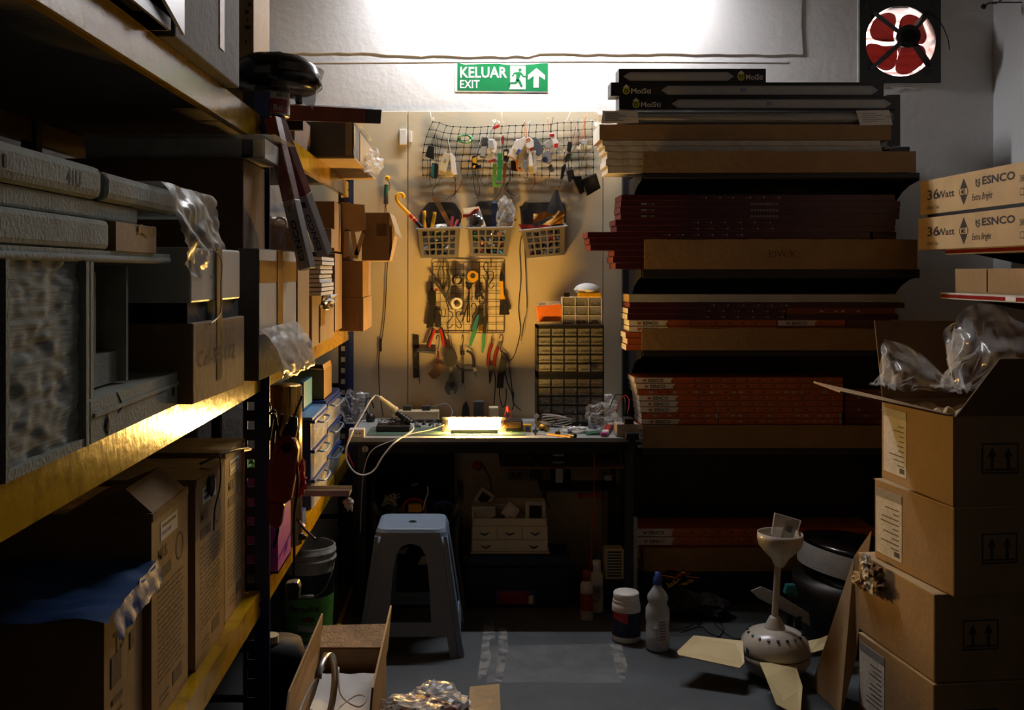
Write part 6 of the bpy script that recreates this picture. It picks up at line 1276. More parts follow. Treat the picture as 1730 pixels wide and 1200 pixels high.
wt('adjustable_wrench', lambda m: (PR(m, zd, [(550, 550), (600, 550), (605, 640), (660, 780), (670, 850), (640, 920), (610, 930), (622, 880), (570, 870), (565, 945), (520, 920), (485, 850), (505, 760), (545, 700)], .014, 'steel', .03), PR(m, zd, [(560, 770), (610, 755), (640, 800), (600, 840), (565, 820)], .018, 'steel_dk', .03)), 'biggest adjustable wrench, hanging lowest below the black rubber head', 'wrench', None, .002)
wt('socket_key', lambda m: (m.cyl(W3(zd, 735, 320, .03), W3(zd, 735, 780, .03), .005, 'steel'), m.cyl(W3(zd, 730, 340, .03), W3(zd, 732, 400, .03), .010, 'steel_dk'), m.cyl(W3(zd, 735, 580, .03), W3(zd, 735, 780, .03), .0065, 'steel_dk'), wire(m, zd, [(735, 780), (720, 860)], .0015, 'steel'), wire(m, zd, [(738, 780), (765, 860)], .0015, 'steel')), 'long slim steel rod tool hanging straight down', 'tool')
wt('long_nose_pliers', lambda m: (m.tube([W3(zd, *p, .04) for p in ((785, 340), (850, 380), (880, 450), (885, 570))], .005, 'black', n=8, taper=.007), m.tube([W3(zd, *p, .045) for p in ((650, 545), (700, 590), (780, 605), (880, 600))], .007, 'black', n=8, taper=.004), PR(m, zd, [(860, 560), (895, 560), (990, 660), (910, 610), (935, 715), (870, 620)], .006, 'steel', .04)), 'open steel pliers with thin black handles in the lower middle', 'pliers')
wt('red_pliers', lambda m: (m.tube([W3(zd, *p, .035) for p in ((1130, 250), (1095, 350), (1080, 450), (1075, 550))], .0075, 'redblade', n=8), m.tube([W3(zd, *p, .035) for p in ((1215, 290), (1180, 380), (1165, 450), (1160, 560))], .0075, 'redblade', n=8), PR(m, zd, [(1065, 520), (1170, 545), (1140, 620), (1110, 780), (1090, 780), (1085, 640)], .012, 'steel_dk', .03), ln(m, zd, [(1125, 140), (1125, 260)], .006, 'brass', .03)), 'pliers with long red handles pointing up', 'pliers', None)
wt('cable_clamp', lambda m: (PR(m, zd, [(1240, 440), (1330, 470), (1320, 560), (1290, 700), (1280, 845), (1190, 840), (1200, 700)], .018, 'black', .03), [wire(m, zd, P_, .0026, 'black') for P_ in ([(1240, 340), (1300, 380), (1350, 460), (1380, 700), (1420, 1050), (1400, 1140)], [(1260, 345), (1260, 450)], [(1150, 590, .025), (1175, 750, .025), (1155, 1080, .025)], [(1230, 850), (1230, 950), (1275, 1110), (1320, 1000), (1320, 850)], [(1300, 600), (1340, 780), (1400, 920), (1420, 1050), (1520, 1150)])], PR(m, zd, [(1385, 890), (1425, 890), (1430, 980), (1400, 970)], .012, 'black', .022)), 'dark handheld tool with looping black cables at the right', 'tool')
wt('hanging_cable', lambda m: m.tube([at(*p, WY - .01) for p in ((655, 440), (653, 470), (651, 520), (647, 560), (643, 585), (640, 610), (641, 660), (645, 690), (647, 704))], .0022, 'black') and m.box(tuple(at(641, 594, WY - .016)), tuple(at(645, 572, WY - .004)), 'black'), 'black cord with small inline connector left of the board seam', 'cord')
wt('hanging_cable', lambda m: (m.tube([at(*p, WY - .006) for p in ((880, 405), (878, 425), (880, 470), (876, 520), (879, 560), (869, 600), (858, 612))], .0018, 'black'), m.tube([at(*p, WY - .008) for p in ((886, 405), (887, 430), (889, 480), (890, 520), (884, 550), (880, 575))], .0018, 'black'), m.tube([at(*p, WY - .01) for p in ((890, 520), (885, 560), (879, 575), (884, 582))], .0015, 'cream'), m.tube([at(*p, WY - .008) for p in ((880, 405), (882, 398), (886, 405))], .0018, 'black')), 'pair of thin dark cords hanging between the grid and the drawers', 'cord')
t = thing('wall_lamp_socket', 'yellow hook with green and steel connector above the open carton', 'connector', at(652, 372, WY))
m = M(); m.blob(at(655, 301, WY - .02), (.013, .013, .012), 'yellow', 2, n=12); part('hook', m, t)
m = M(); m.cyl(at(653, 312, WY - .03), at(652, 330, WY - .03), .010, 'green_dk'); m.cyl(at(652, 330, WY - .03), at(652, 345, WY - .03), .011, 'steel'); m.tube([at(655, 305, WY - .03), at(659, 312, WY - .03), at(657, 322, WY - .03)], .002, 'steel_dk'); part('connector', m, t)
m = M(); m.tube([at(652, 345, WY - .03), at(654, 360, WY - .03), at(660, 395, WY - .02), at(655, 440, WY - .012)], .003, 'leather'); m.tube([at(651, 345, WY - .03), at(650, 380, WY - .03), at(654, 430, WY - .02)], .002, 'black'); part('cable', m, t)
# ------------------------------------------------------------------ boltless rack along the left wall
RX = -.535; RB = -1.16
def LYp(px, x=RX): return F * x / (px - VX)
t = thing('storage_rack', 'long boltless storage rack with yellow beams and dark blue posts', 'rack', (-.85, 2.8, 0))
BZ = {'top': (1.768, 1.838), 'mid': (1.118, 1.185), 'low': (.534, .600)}
PY = [.62, 2.70, 4.72]
for k, (a, b) in BZ.items():
    for y0_, y1_ in ((PY[0] + .045, PY[1]), (PY[1] + .045, PY[2])):
        m = M(); m.box((RX - .004, y0_, a), (RX, y1_, b), 'yellow_beam'); m.box((RX - .032, y0_, b - .004), (RX - .004, y1_, b), 'yellow_beam'); m.box((RX - .02, y0_, a), (RX - .004, y1_, a + .004), 'yellow_beam')
        for yy in (y0_ + .02, y1_ - .02): m.cyl((RX, yy, (a + b) / 2), (RX + .002, yy, (a + b) / 2), .006, 'steel_dk', n=10)
        part('beam', m, t, .001)
        part('beam', M().box((RB, y0_, a), (RB + .03, y1_, b), 'yellow_beam'), t)
        part('deck', M().box((RB + .03, y0_ - .03, b - .012), (RX - .034, y1_ + .03, b - .001), 'deckboard'), t)
for yy in PY:
    for xx, sgn in ((RX, 1), (RB, -1)):
        m = M(); top = 1.90
        if sgn > 0:
            m.box((xx, yy - .002, 0), (xx + .004, yy + .042, top), 'blue_post')
            zc_ = .04                       # flange towards the room with keyhole slots
            m.box((xx - .016, yy, 0), (xx, yy + .003, top), 'blue_post'); m.box((xx - .046, yy, 0), (xx - .034, yy + .003, top), 'post_black')
            while zc_ < top - .06:
                m.box((xx - .034, yy, zc_), (xx - .016, yy + .003, zc_ + .028), 'post_black'); zc_ += .05
            m.box((xx - .034, yy, zc_), (xx - .016, yy + .003, top), 'post_black')
            m.box((xx + .004, yy - .002, 0), (xx + .024, yy + .004, top), 'blue_post')
        else: m.box((xx, yy, 0), (xx + .04, yy + .04, top), 'post_black')
        part('post', m, t)
    for z in (.3, .9, 1.5): part('cross_brace', M().box((RB + .04, yy + .015, z), (RX - .048, yy + .02, z + .02), 'post_black'), t)

def lcarton(name, label, xf, y0_, y1_, z0, z1, mt='kraft', depth=.35, grp=None, bev=.003, rot=0, cat='carton', body=True):
    t = thing(name, label, cat, (xf - depth / 2, (y0_ + y1_) / 2, z0))
    if grp: t['group'] = grp
    T_ = Matrix.Translation((xf, y0_, 0)) @ Matrix.Rotation(rot, 4, 'Z') @ Matrix.Translation((-xf, -y0_, 0))
    if body: part('carton_body', M().box((xf - depth, y0_, z0), (xf, y1_, z1), mt, T_), t, bev)
    return t, T_
MZ = 1.186; LZ = .601; TZ = 1.839
# --- middle shelf: dusty foam case
t = thing('foam_case', 'large dusty grey moulded foam packaging block on the middle shelf, nearest', 'foam packaging', (-.75, 1.55, MZ))
FX = -.53
def fz(px, py): return CZ + (VY - py) / (VX - px) * .53
def fY(px): return F * .53 / (VX - px)
y177, y350, y245, y188 = fY(176), 2.10, fY(245), fY(188)
part('lid', M().box((-.98, .85, 1.535), (FX, y177 - .004, 1.582), 'foam').box((-.98, y177 + .002, 1.535), (FX + .002, y350, 1.578), 'foam'), t, .012)
part('upper_tray', M().box((-.97, .85, 1.507), (FX - .012, y245, 1.534), 'foam'), t, .004)
part('middle_tray', M().box((-.97, .85, 1.462), (FX - .002, y188, 1.506), 'foam'), t, .008)
m = M(); m.box((-.97, .85, 1.445), (FX - .004, 1.87, 1.461), 'foam'); m.cyl((FX - .004, .86, 1.449), (FX - .004, 1.86, 1.449), .0055, 'foam', n=12); part('ledge', m, t)
m = M(); m.box((-.96, 1.19, MZ), (FX - .02, fY(148), 1.444), 'foam'); part('inner_block', m, t)
m = M(); y0_, y1_ = 1.195, fY(146); n = 12
m.grid(lambda u, v: (FX - .008 + .004 * mnoise.noise(Vector((u * 9, v * 30, 2))) - .008 * max(0, mnoise.noise(Vector((u * 4, v * 8, 9)))), y0_ + (y1_ - y0_) * u, MZ + .004 + (1.440 - MZ) * v), 40, 60, 'foam_rib')
m.box((FX - .02, y0_ - .006, MZ), (FX + .002, y0_ + .004, 1.444), 'foam'); m.box((FX - .02, y1_ - .006, MZ), (FX + .002, y1_ + .006, 1.444), 'foam'); m.box((FX - .02, y0_, MZ), (FX + .0, y1_, MZ + .012), 'foam'); part('ribbed_panel', m, t)
m = M(); y0_, y1_ = fY(148) + .012, fY(305)
m.box((FX - .03, y0_, 1.25), (FX, y0_ + .012, 1.444), 'foam'); m.box((FX - .08, y0_ + .012, 1.25), (FX - .02, y0_ + .05, 1.444), 'foam'); m.box((FX - .1, fY(247) - .01, 1.25), (FX - .03, fY(247), 1.44), 'foam')
m.box((FX - .12, y0_ + .05, 1.30), (FX - .06, fY(213), 1.425), 'foam'); m.box((FX - .12, fY(213), 1.25), (FX - .05, fY(213) + .008, 1.43), 'foam'); m.box((FX - .1, y0_ + .05, 1.25), (FX - .045, fY(247), 1.30), 'foam')
m.text('I00', 'foam_dirt', (FX - .0595, y0_ + .062, 1.365), (0, 1, 0), (0, 0, 1), .022, .02); m.box((FX - .0598, y0_ + .06, 1.31), (FX - .059, y0_ + .09, 1.325), 'foam_dirt')
part('recess_frame', m, t)
m = M(); m.box((-.96, y0_, MZ), (FX, y1_, 1.246), 'foam'); m.box((FX, y0_ + .01, 1.222), (FX + .003, y1_, 1.228), 'foam'); m.tube([(FX, y0_ + .11, 1.246), (FX + .001, y0_ + .13, 1.225), (FX + .001, y0_ + .115, 1.215)], .0012, 'foam_dirt'); m.blob((FX - .002, y0_ + .065, 1.205), (.006, .012, .016), 'foam_dirt', 4, n=10); m.blob((FX - .002, y1_ - .05, 1.215), (.005, .010, .012), 'foam_dirt', 7, n=10); part('sill', m, t, .004)
m = M(); m.text('41U', 'foam_dirt', (FX + .0005, 1.375, 1.546), (0, 1, 0), (0, 0, 1), .021, .01); m.box((FX, fY(5), 1.55), (FX + .001, fY(5) + .008, 1.565), 'foam_dirt')
part('moulded_mark', m, t)
m = M(); m.box((-.96, 1.62, 1.25), (FX - .16, 1.90, 1.444), 'black_matte'); part('opening_shade', m, t)  # black block stands in for the shade deep in the foam opening
m = M(); m.box((-.9, fY(196), 1.4615), (FX - .0, fY(264), 1.506), 'kraft'); m.grid(lambda u, v: (FX + .002, fY(232) + .09 * u, 1.49 + .014 * v + .003 * math.sin(9 * u)), 8, 2, 'tape_clear'); solo('carton', m, 'small flat brown carton with shiny tape wedged in the foam block', 'carton')
t = thing('plastic_bag', 'cloudy plastic bag draped over the far end of the foam block', 'bag', (FX, 2.0, 1.40))
m = M(); P0 = [(252, 318), (300, 300), (352, 305), (351, 322)]; P1 = [(300, 395), (322, 398), (345, 408), (372, 412)]
def bg(u, v):
    y = 1.76 + .36 * u; z = 1.583 - .16 * v - .02 * v * u; x = FX + .012 + .02 * math.sin(v * 2) + .016 * mnoise.noise(Vector((u * 4, v * 4, 3))) + .01 * abs(mnoise.noise(Vector((u * 9, v * 8, 5))))
    return (x, y + .10 * v * (1 - u) + .02 * v, z)
m.grid(bg, 30, 24, 'film_thick'); m.grid(lambda u, v: (FX + .012 - .3 * v, 1.76 + .36 * u, 1.584 + .004 * mnoise.noise(Vector((u * 5, v * 5, 1)))), 20, 6, 'film_thick'); part('film', m, t)
# --- white, black and brown box with handwriting
B0 = Vector((-.5005, 1.90, 0)); B1 = Vector((-.4776, 2.235, 0)); e = (B1 - B0).normalized(); n_ = Vector((e.y, -e.x, 0)); TB = Matrix(((n_.x, e.x, 0, B0.x), (n_.y, e.y, 0, B0.y), (0, 0, 1, 0), (0, 0, 0, 1))); LB = (B1 - B0).length
t = thing('split_box', 'box with white upper half, black band and handwritten brown base', 'carton', (-.6, 2.05, MZ))
part('base_carton', M().box((-.35, 0, MZ), (0, LB, 1.335), 'kraft', TB), t, .003)
part('black_band', M().box((-.34, .004, 1.335), (-.012, LB - .004, 1.372), 'black_matte', TB), t)
part('white_upper', M().box((-.34, 0, 1.372), (-.004, LB - .02, 1.475), 'white', TB), t, .004)
m = M(); m.box((-.003, LB * .42, MZ + .03), (.001, LB * .52, 1.475), 'tape_clear', TB); part('tape', m, t)
m = M(); o = TB @ Vector((.0012, LB * .07, MZ + .065)); m.text('Col-35-112', 'print_soft', o, e, (0, 0, 1), .03, -.005, w=LB * .72); part('handwriting', m, t)
m = M(); m.tube([TB @ Vector(p) for p in ((.006, LB * .3, 1.475), (.01, LB * .42, 1.45), (.01, LB * .40, 1.40), (.012, LB * .38, 1.35), (.01, LB * .2, 1.33))], .0015, 'cream'); part('string', m, t)
# --- big dark carton behind and wrapped parcel on it
t, _ = lcarton('carton', 'tall dark carton behind the white taped box on the middle shelf', -.52, 2.42, 2.685, MZ, 1.695, 'kraft_dk', .42)
t = thing('wrapped_parcel', 'pale parcel in clear plastic lying on the tall dark carton', 'parcel', (-.6, 2.6, 1.70))
part('parcel', M().box((-.9, 2.45, 1.698), (-.475, 2.66, 1.745), 'paper_dirty').box((-.53, 2.448, 1.700), (-.505, 2.452, 1.742), 'black').box((-.504, 2.4475, 1.702), (-.478, 2.451, 1.742), 'cream'), t, .004)
m = M(); m.grid(lambda u, v: (-.9 + .45 * u + .012 * v, 2.435 + .25 * v, 1.753 + .008 * mnoise.noise(Vector((u * 12, v * 4, 3)))), 30, 8, 'film_thick'); m.grid(lambda u, v: (-.9 + .45 * u, 2.435 + .008 * mnoise.noise(Vector((u * 14, v * 3, 2))), 1.755 - .05 * v), 30, 6, 'film_thick'); part('wrap', m, t)
m = M(); m.grid(lambda u, v: (-.464 + .05 * u + .01 * mnoise.noise(Vector((u * 4, v * 9, 1))), 2.45 + .03 * u + .02 * mnoise.noise(Vector((u * 3, v * 7, 6))) + .02, 1.75 - .05 * u - (.30) * v * (.4 + .6 * (1 - u))), 8, 24, 'film'); part('hanging_film', m, t)
lcarton('carton', 'dark carton standing behind the post on the middle shelf', -.61, 2.95, 3.2, MZ, 1.735, 'kraft_dk', .3)
# --- white taped box
t = thing('taped_box', 'white box with brown tape cross, sticking out beside the post', 'carton', (-.6, 2.5, MZ))
T_ = Matrix.Translation((-.461, 2.305, 0)) @ Matrix.Rotation(-.05, 4, 'Z')
part('carton_body', M().box((-.05, 0, MZ), (0, .385, 1.482), 'greycard', T_), t, .003)
m = M(); m.box((0, .002, 1.288), (.0012, .383, 1.48), 'white', T_); part('white_side', m, t)
m = M(); m.box((.0012, .0, 1.405), (.0022, .384, 1.455), 'tape_brown', T_); m.box((.0022, .17, 1.25), (.0032, .225, 1.482), 'tape_brown', T_); part('brown_tape', m, t)
m = M(); m.grid(lambda u, v: tuple(T_ @ Vector((.004 + .05 * math.sin(PI * v * .6) + .006 * mnoise.noise(Vector((u * 9, v * 9, 2))), .01 + .36 * u, 1.302 - .115 * v + .01 * mnoise.noise(Vector((u * 6, v * 4, 8)))))), 26, 16, 'film_thick'); m.grid(lambda u, v: tuple(T_ @ Vector((.02 + .035 * v + .008 * mnoise.noise(Vector((u * 9, v * 9, 12))), .02 + .33 * u, 1.262 - .075 * v + .01 * u))), 20, 10, 'tape_clear'); part('torn_plastic', m, t, label='crumpled torn plastic hanging below the white side')
t = thing('carton_flap_box', 'small carton with a clear taped flap above the white taped box', 'carton', (-.6, 2.85, 1.4))
m = M(); m.box((-.75, 2.86, MZ), (-.53, 2.945, 1.46), 'kraft_dk'); part('carton_body', m, t)
m = M(); m.grid(lambda u, v: (X(420, 2.82) + .10 * u + .004 * math.sin(u * 8), 2.82 - .01 * u, Z(375, 2.82) - .02 * u - .075 * v), 8, 6, 'tape_clear'); part('clear_flap', m, t)
# --- cartons further back, px measured
def bcarton(px0, px1, pyt, pyb, Y, L, label, front='kraft_dk', side='kraft_lt', depth=None, name='carton', cat='carton', extra=None, grp=None):
    x0, x1 = X(px0, Y), X(px1, Y); z1, z0 = Z(pyt, Y), Z(pyb, Y)
    t = thing(name, label, cat, ((x0 + x1) / 2, Y + L / 2, z0))
    m = M(); m.box((x0, Y, z0), (x1, Y + L, z1), 'kraft'); part('carton_body', m, t, .002)
    if extra: extra(t, x0, x1, z0, z1, Y, L)
    return t
def ex_flap(t, x0, x1, z0, z1, Y, L):
    m = M(); m.add([(x1, Y, z1), (x1, Y + L, z1), (x1 + .06, Y + L, z1 - .11), (x1 + .06, Y + .01, z1 - .12), (x1 + .003, Y, z1), (x1 + .003, Y + L, z1), (x1 + .063, Y + L, z1 - .11), (x1 + .063, Y + .01, z1 - .12)], [(0, 1, 2, 3), (7, 6, 5, 4), (0, 3, 7, 4), (1, 5, 6, 2), (2, 6, 7, 3), (0, 4, 5, 1)], 'kraft_lt'); part('flap', m, t)
bcarton(440, 503, 386, 586, 3.02, .22, 'brown carton behind the hanging tube packs, middle shelf')
m = M(); m.blob(at(470, 377, 3.1), (.05, .05, .02), 'white', 3, n=14); m.tube([at(462, 378, 3.05), at(470, 368, 3.05), at(482, 372, 3.05), at(484, 384, 3.05)], .004, 'white'); solo('white_cables', m, 'bit of white cable on the brown carton behind the tube packs', 'cable')
bcarton(500, 527, 500, 588, 3.34, .28, 'narrow light carton under the stack of white sheets')
m = M(); random.seed(12)
for i in range(9):
    z = Z(500, 3.32) + .0004 + i * .0142; o = random.uniform(-.006, .006); m.grid(lambda u, v: (X(496, 3.32) + o + .088 * u + .002 * math.sin(v * 9), 3.32 + .3 * v, z + .012 + .002 * math.sin(u * 7 + i)), 6, 6, 'paper'); m.box((X(496, 3.32) + o, 3.32, z), (X(496, 3.32) + o + .088, 3.62, z + .011), 'paper')
solo('sheet_stack', m, 'stack of white foam sheets below the two hanging tube packs', 'sheets')
def g_ex(t, x0, x1, z0, z1, Y, L):
    m = M(); m.box((x1 + .0003, Y + .0, z1 - .07), (x1 + .0015, Y + .10, z1 - .01), 'tape_brown'); m.box((x0, Y - .0012, z1 - .07), (x1, Y - .0002, z1 - .01), 'tape_brown'); part('brown_tape', m, t)
t = bcarton(528, 541, 516, 580, 3.50, .36, 'open light carton with brown tape and foil bits on top', extra=g_ex)
m = M(); m.blob((X(538, 3.55), 3.60, Z(510, 3.55) - .004), (.025, .07, .03), 'steel', 9, amp=.9, n=16); m.blob((X(540, 3.55), 3.75, Z(508, 3.55)), (.03, .05, .022), 'paper', 4, amp=.9, n=14); solo('foil_scraps', m, 'crumpled foil and paper scraps on the open light carton', 'scraps')
bcarton(540, 566, 428, 560, 3.95, .22, 'upright narrow dark brown carton behind the foil scraps')
bcarton(530, 565, 340, 424, 3.98, .2, 'dark brown carton standing high behind the tube packs')
t = bcarton(573, 614, 503, 560, 4.22, .38, 'taped brown carton at the far end of the middle shelf', extra=lambda t, x0, x1, z0, z1, Y, L: part('clear_tape', M().tube([(x0 + .02, Y - .002, z1 - .05), (x0 + .06, Y - .002, z1 - .045), (x0 + .08, Y - .002, z1 - .08), (x0 + .075, Y - .002, z0 + .02)], .0018, 'tape_clear', n=4), t))
bcarton(572, 613, 441, 502.6, 4.22, .36, 'plain brown carton on top of the taped one, far end')
def f_ex(t, x0, x1, z0, z1, Y, L):
    m = M(); m.box((x0 + .06, Y - .0012, z0 + .10), (x1 - .012, Y - .0002, z0 + .15), 'kraft_dk'); part('tape_patch', m, t)
    m = M(); m.add([(x1, Y, z1), (x1, Y + L, z1), (x1 + .035, Y + L, z1 - .10), (x1 + .025, Y, z1 - .08)], [(0, 1, 2, 3)], 'kraft_lt'); m.add([(x1, Y, z0), (x1 + .02, Y, z0 + .1), (x1 + .025, Y + L * .5, z0 + .1), (x1, Y + L * .5, z0)], [(0, 1, 2, 3)], 'kraft_lt'); part('flap', m, t)
bcarton(611, 658, 359, 440.8, 4.18, .3, 'open carton jutting furthest out over the bench, with a dark tape patch', extra=f_ex)
t = bcarton(566, 590, 342, 440, 4.3, .25, 'carton with bent pale flaps beside the jutting open carton')
m = M()
for P_ in ([(578, 341), (600, 345), (616, 346), (619, 388), (604, 392), (580, 390)], [(582, 388), (590, 388), (591, 432), (580, 436)], [(592, 390), (600, 392), (606, 432), (598, 430)], [(611, 392), (617, 396), (604, 438), (596, 436)]): m.prism(P_, .003, 'kraft_lt', PXM(4.16))
part('flap', m, t)
bcarton(540, 560, 386, 418, 3.75, .12, 'small taped carton just behind the right hanging tube pack')
# --- top shelf
t, _ = lcarton('carton', 'pale carton with a shiny tape strip at the top left', -.505, 1.80, 2.31, TZ, 2.35, 'greycard', .4)
m = M(); m.box((-.504, 2.12, TZ + .05), (-.503, 2.16, 2.3), 'tape_clear'); part('tape', m, t); m = M(); m.box((-.506, 1.80, TZ + .35), (-.5035, 2.3, 2.34), 'paper'); part('white_panel', m, t)
m = M(); m.box((-.80, 1.50, TZ + .02), (-.50, 1.76, TZ + .04), 'black'); m.box((-.505, 1.50, TZ), (-.50, 1.76, TZ + .08), 'black'); m.box((-.80, 1.5, TZ), (-.795, 1.76, TZ + .08), 'black'); m.box((-.8, 1.755, TZ), (-.5, 1.76, TZ + .08), 'black'); solo('black_tray', m, 'black tray at the top left edge of the picture', 'tray')
m = M(); m.prism([(1.56, TZ + .06), (1.79, TZ + .0), (1.79, TZ + .3), (1.55, TZ + .34)], .006, 'white', Matrix(((0, 0, 1, -.492), (1, 0, 0, 0), (0, 1, 0, 0), (0, 0, 0, 1)))); solo('white_board', m, 'bright white board corner at the top left', 'board')
m = M(); m.box((-1.0, 1.0, TZ), (-.56, 1.48, TZ + .4), 'kraft_dk'); solo('carton', m, 'brown carton at the top left corner of the frame', 'carton', None, .003)
t, _ = lcarton('carton', 'tall light carton with faint print, standing highest on the rack', -.625, 3.05, 3.3, TZ, 2.35, 'kraft_lt', .08)
m = M(); random.seed(2)
for i in range(10): m.box((-.65 + .01 * (i % 2), 3.048, 2.1 + .022 * i), (-.645 + .006 * (i % 3), 3.0498, 2.112 + .022 * i), 'print_soft')
part('faint_print', m, t)
m = M(); m.box((-.80, 2.95, TZ), (-.715, 3.35, 2.3), 'greycard'); solo('carton', m, 'dark carton directly left of the tall light one, top shelf', 'carton')
t = thing('paint_can', 'paint tin with white and red label under the black dome', 'can', (-.516, 2.73, TZ))
T_ = RT((-.515, 2.75, TZ)); part('body', M().lathe([(.046, 0), (.048, .003), (.047, .006), (.047, .062), (.048, .066), (.046, .068), (.04, .066), (0, .066)], 'steel', T_, 32), t)
part('label_band', M().openlathe([(.0474, .007), (.0474, .061)], 'paper', T_, 32), t)
m = M(); V = [(.0478 * math.cos(R(268 + i * 10)), .0478 * math.sin(R(268 + i * 10)), z) for i in range(8) for z in (.008, .044)]; m.add(V, [(2 * i, 2 * i + 2, 2 * i + 3, 2 * i + 1) for i in range(7)], 'redblade', T_); m.v = m.v
part('red_label', m, t)
m = M(); m.text('Bo', 'paper', (-.503, 2.7005, TZ + .012), (1, .15, 0), (0, 0, 1), .016, .01); m.text('BS', 'blue', (-.495, 2.7045, TZ + .047), (1, .3, 0), (0, 0, 1), .010, .01); part('lettering', m, t)
t = thing('dome_helmet', 'black domed helmet with smoked visor resting on the paint tin', 'helmet', (-.52, 2.75, TZ + .067))
c = (-.508, 2.77, TZ + .052)
part('shell', M().lathe([(.055, .018), (.10, .022), (.122, .035), (.121, .06), (.108, .088), (.08, .108), (.04, .116), (0, .118)], 'black_gloss', RT(c, 0, 0, .03) @ Matrix.Scale(1.15, 4, (0, 1, 0)), 48), t)
part('visor', M().grid(lambda u, v: (c[0] + .125 * math.cos(R(-75 + 75 * u)) * (1.04 - .25 * v), c[1] + .14 * math.sin(R(-75 + 75 * u)) * (1.04 - .2 * v), c[2] + .075 - .085 * v - .02 * u * v), 16, 6, 'visor'), t)
m = M(); m.tube([(-.59, 3.0, TZ + .12), (-.55, 3.0, TZ + .22), (-.50, 3.0, TZ + .16), (-.48, 3.0, TZ + .06)], .011, 'black_gloss'); m.tube([(-.585, 3.0, TZ + .12), (-.55, 3.0, TZ + .19), (-.515, 3.0, TZ + .15)], .004, 'alu'); m.box((-.60, 2.99, TZ), (-.47, 3.01, TZ + .07), 'black'); solo('curved_handle', m, 'black curved handle with silver edge behind the dome', 'handle')
t = thing('wrapped_carton', 'long plastic wrapped carton overhanging the far top shelf', 'carton', (-.7, 4.15, TZ))
x1 = -.405; part('carton_body', M().box((-1.1, 3.74, TZ + .009), (x1, 4.62, 1.972), 'greycard'), t, .003); part('kraft_underside', M().box((-1.09, 3.745, TZ - .0), (x1 + .002, 4.615, TZ + .008), 'kraft_lt'), t)
part('clear_tape', M().box((x1 - .03, 3.7385, TZ + .01), (x1 - .005, 3.739, 1.97), 'tape_clear').box((x1, 3.74, TZ + .04), (x1 + .0012, 3.80, 1.96), 'tape_clear').box((x1, 3.95, TZ + .01), (x1 + .002, 4.55, 1.96), 'kraft_lt'), t)
m = M(); m.grid(lambda u, v: (-.75 + .36 * u, 3.73 + .6 * v, 1.978 + .006 * mnoise.noise(Vector((u * 9, v * 9, 2)))), 24, 16, 'film_thick'); part('plastic_cover', m, t)
m = M(); m.blob((x1 + .035, 4.15, TZ + .03), (.035, .12, .045), 'film_fine', 11, amp=.8, n=26); part('plastic_bunch', m, t)
t = thing('carton', 'dark carton between the dome and the wrapped carton, top shelf', 'carton', (-.62, 3.5, TZ)); part('carton_body', M().box((-1.0, 3.36, TZ), (-.555, 3.70, 1.95), 'kraft_dk'), t, .002)
# brown tube packs
def tubepack(a, b, w_, split, label, end='greypack', txt=True, nrm=(.95, -.31, 0)):
    t = thing('lamp_tube_pack', label, 'lamp pack', a if a.z < b.z else b); t['group'] = 'brown lamp tube packs'
    d = b - a; L = d.length; u = d.normalized(); n = Vector(nrm); n = (n - u * n.dot(u)).normalized(); s_ = u.cross(n)
    T_ = Matrix(((n.x, s_.x, u.x, a.x), (n.y, s_.y, u.y, a.y), (n.z, s_.z, u.z, a.z), (0, 0, 0, 1))); h = w_ / 2
    part('brown_sleeve', M().box((-h, -h, 0), (h, h, L * split), 'brownpack', T_), t, .002)
    part('grey_end', M().box((-h, -h, L * split), (h, h, L), end, T_), t, .002)
    if txt:
        fs = -s_ if s_.y > 0 else s_      # the face turned to the aisle entrance
        m = M(); up = fs.cross(-u); o = b - u * .02 + fs * (h + .0008) - up * w_ * .2
        m.text('ESNCO', 'print', o, -u, up, w_ * .42, .02, w=min(.12, L * (1 - split) * .6)); o2 = b - u * (L * (1 - split) * .82) + fs * (h + .0008) - up * w_ * .2
        m.add([o2, o2 - u * .016, o2 - u * .016 + up * w_ * .4, o2 + up * w_ * .4], [(0, 1, 2, 3)], 'maroon'); part('lettering', m, t)
    return t
tubepack(Vector((-.555, 2.78, 1.862)), at(637, 196, 3.05), .042, .86, 'brown lamp pack lying on the shelf end, pointing right', 'darkgrey', False, (0, -.3, .95))
tubepack(at(466, 198, 2.72), at(549, 430, 2.86), .034, .55, 'right one of two brown lamp packs hanging down, grey printed end')
tubepack(at(460, 200, 2.66), at(519, 455, 2.62), .034, .55, 'left one of two brown lamp packs hanging down, reaching lowest')
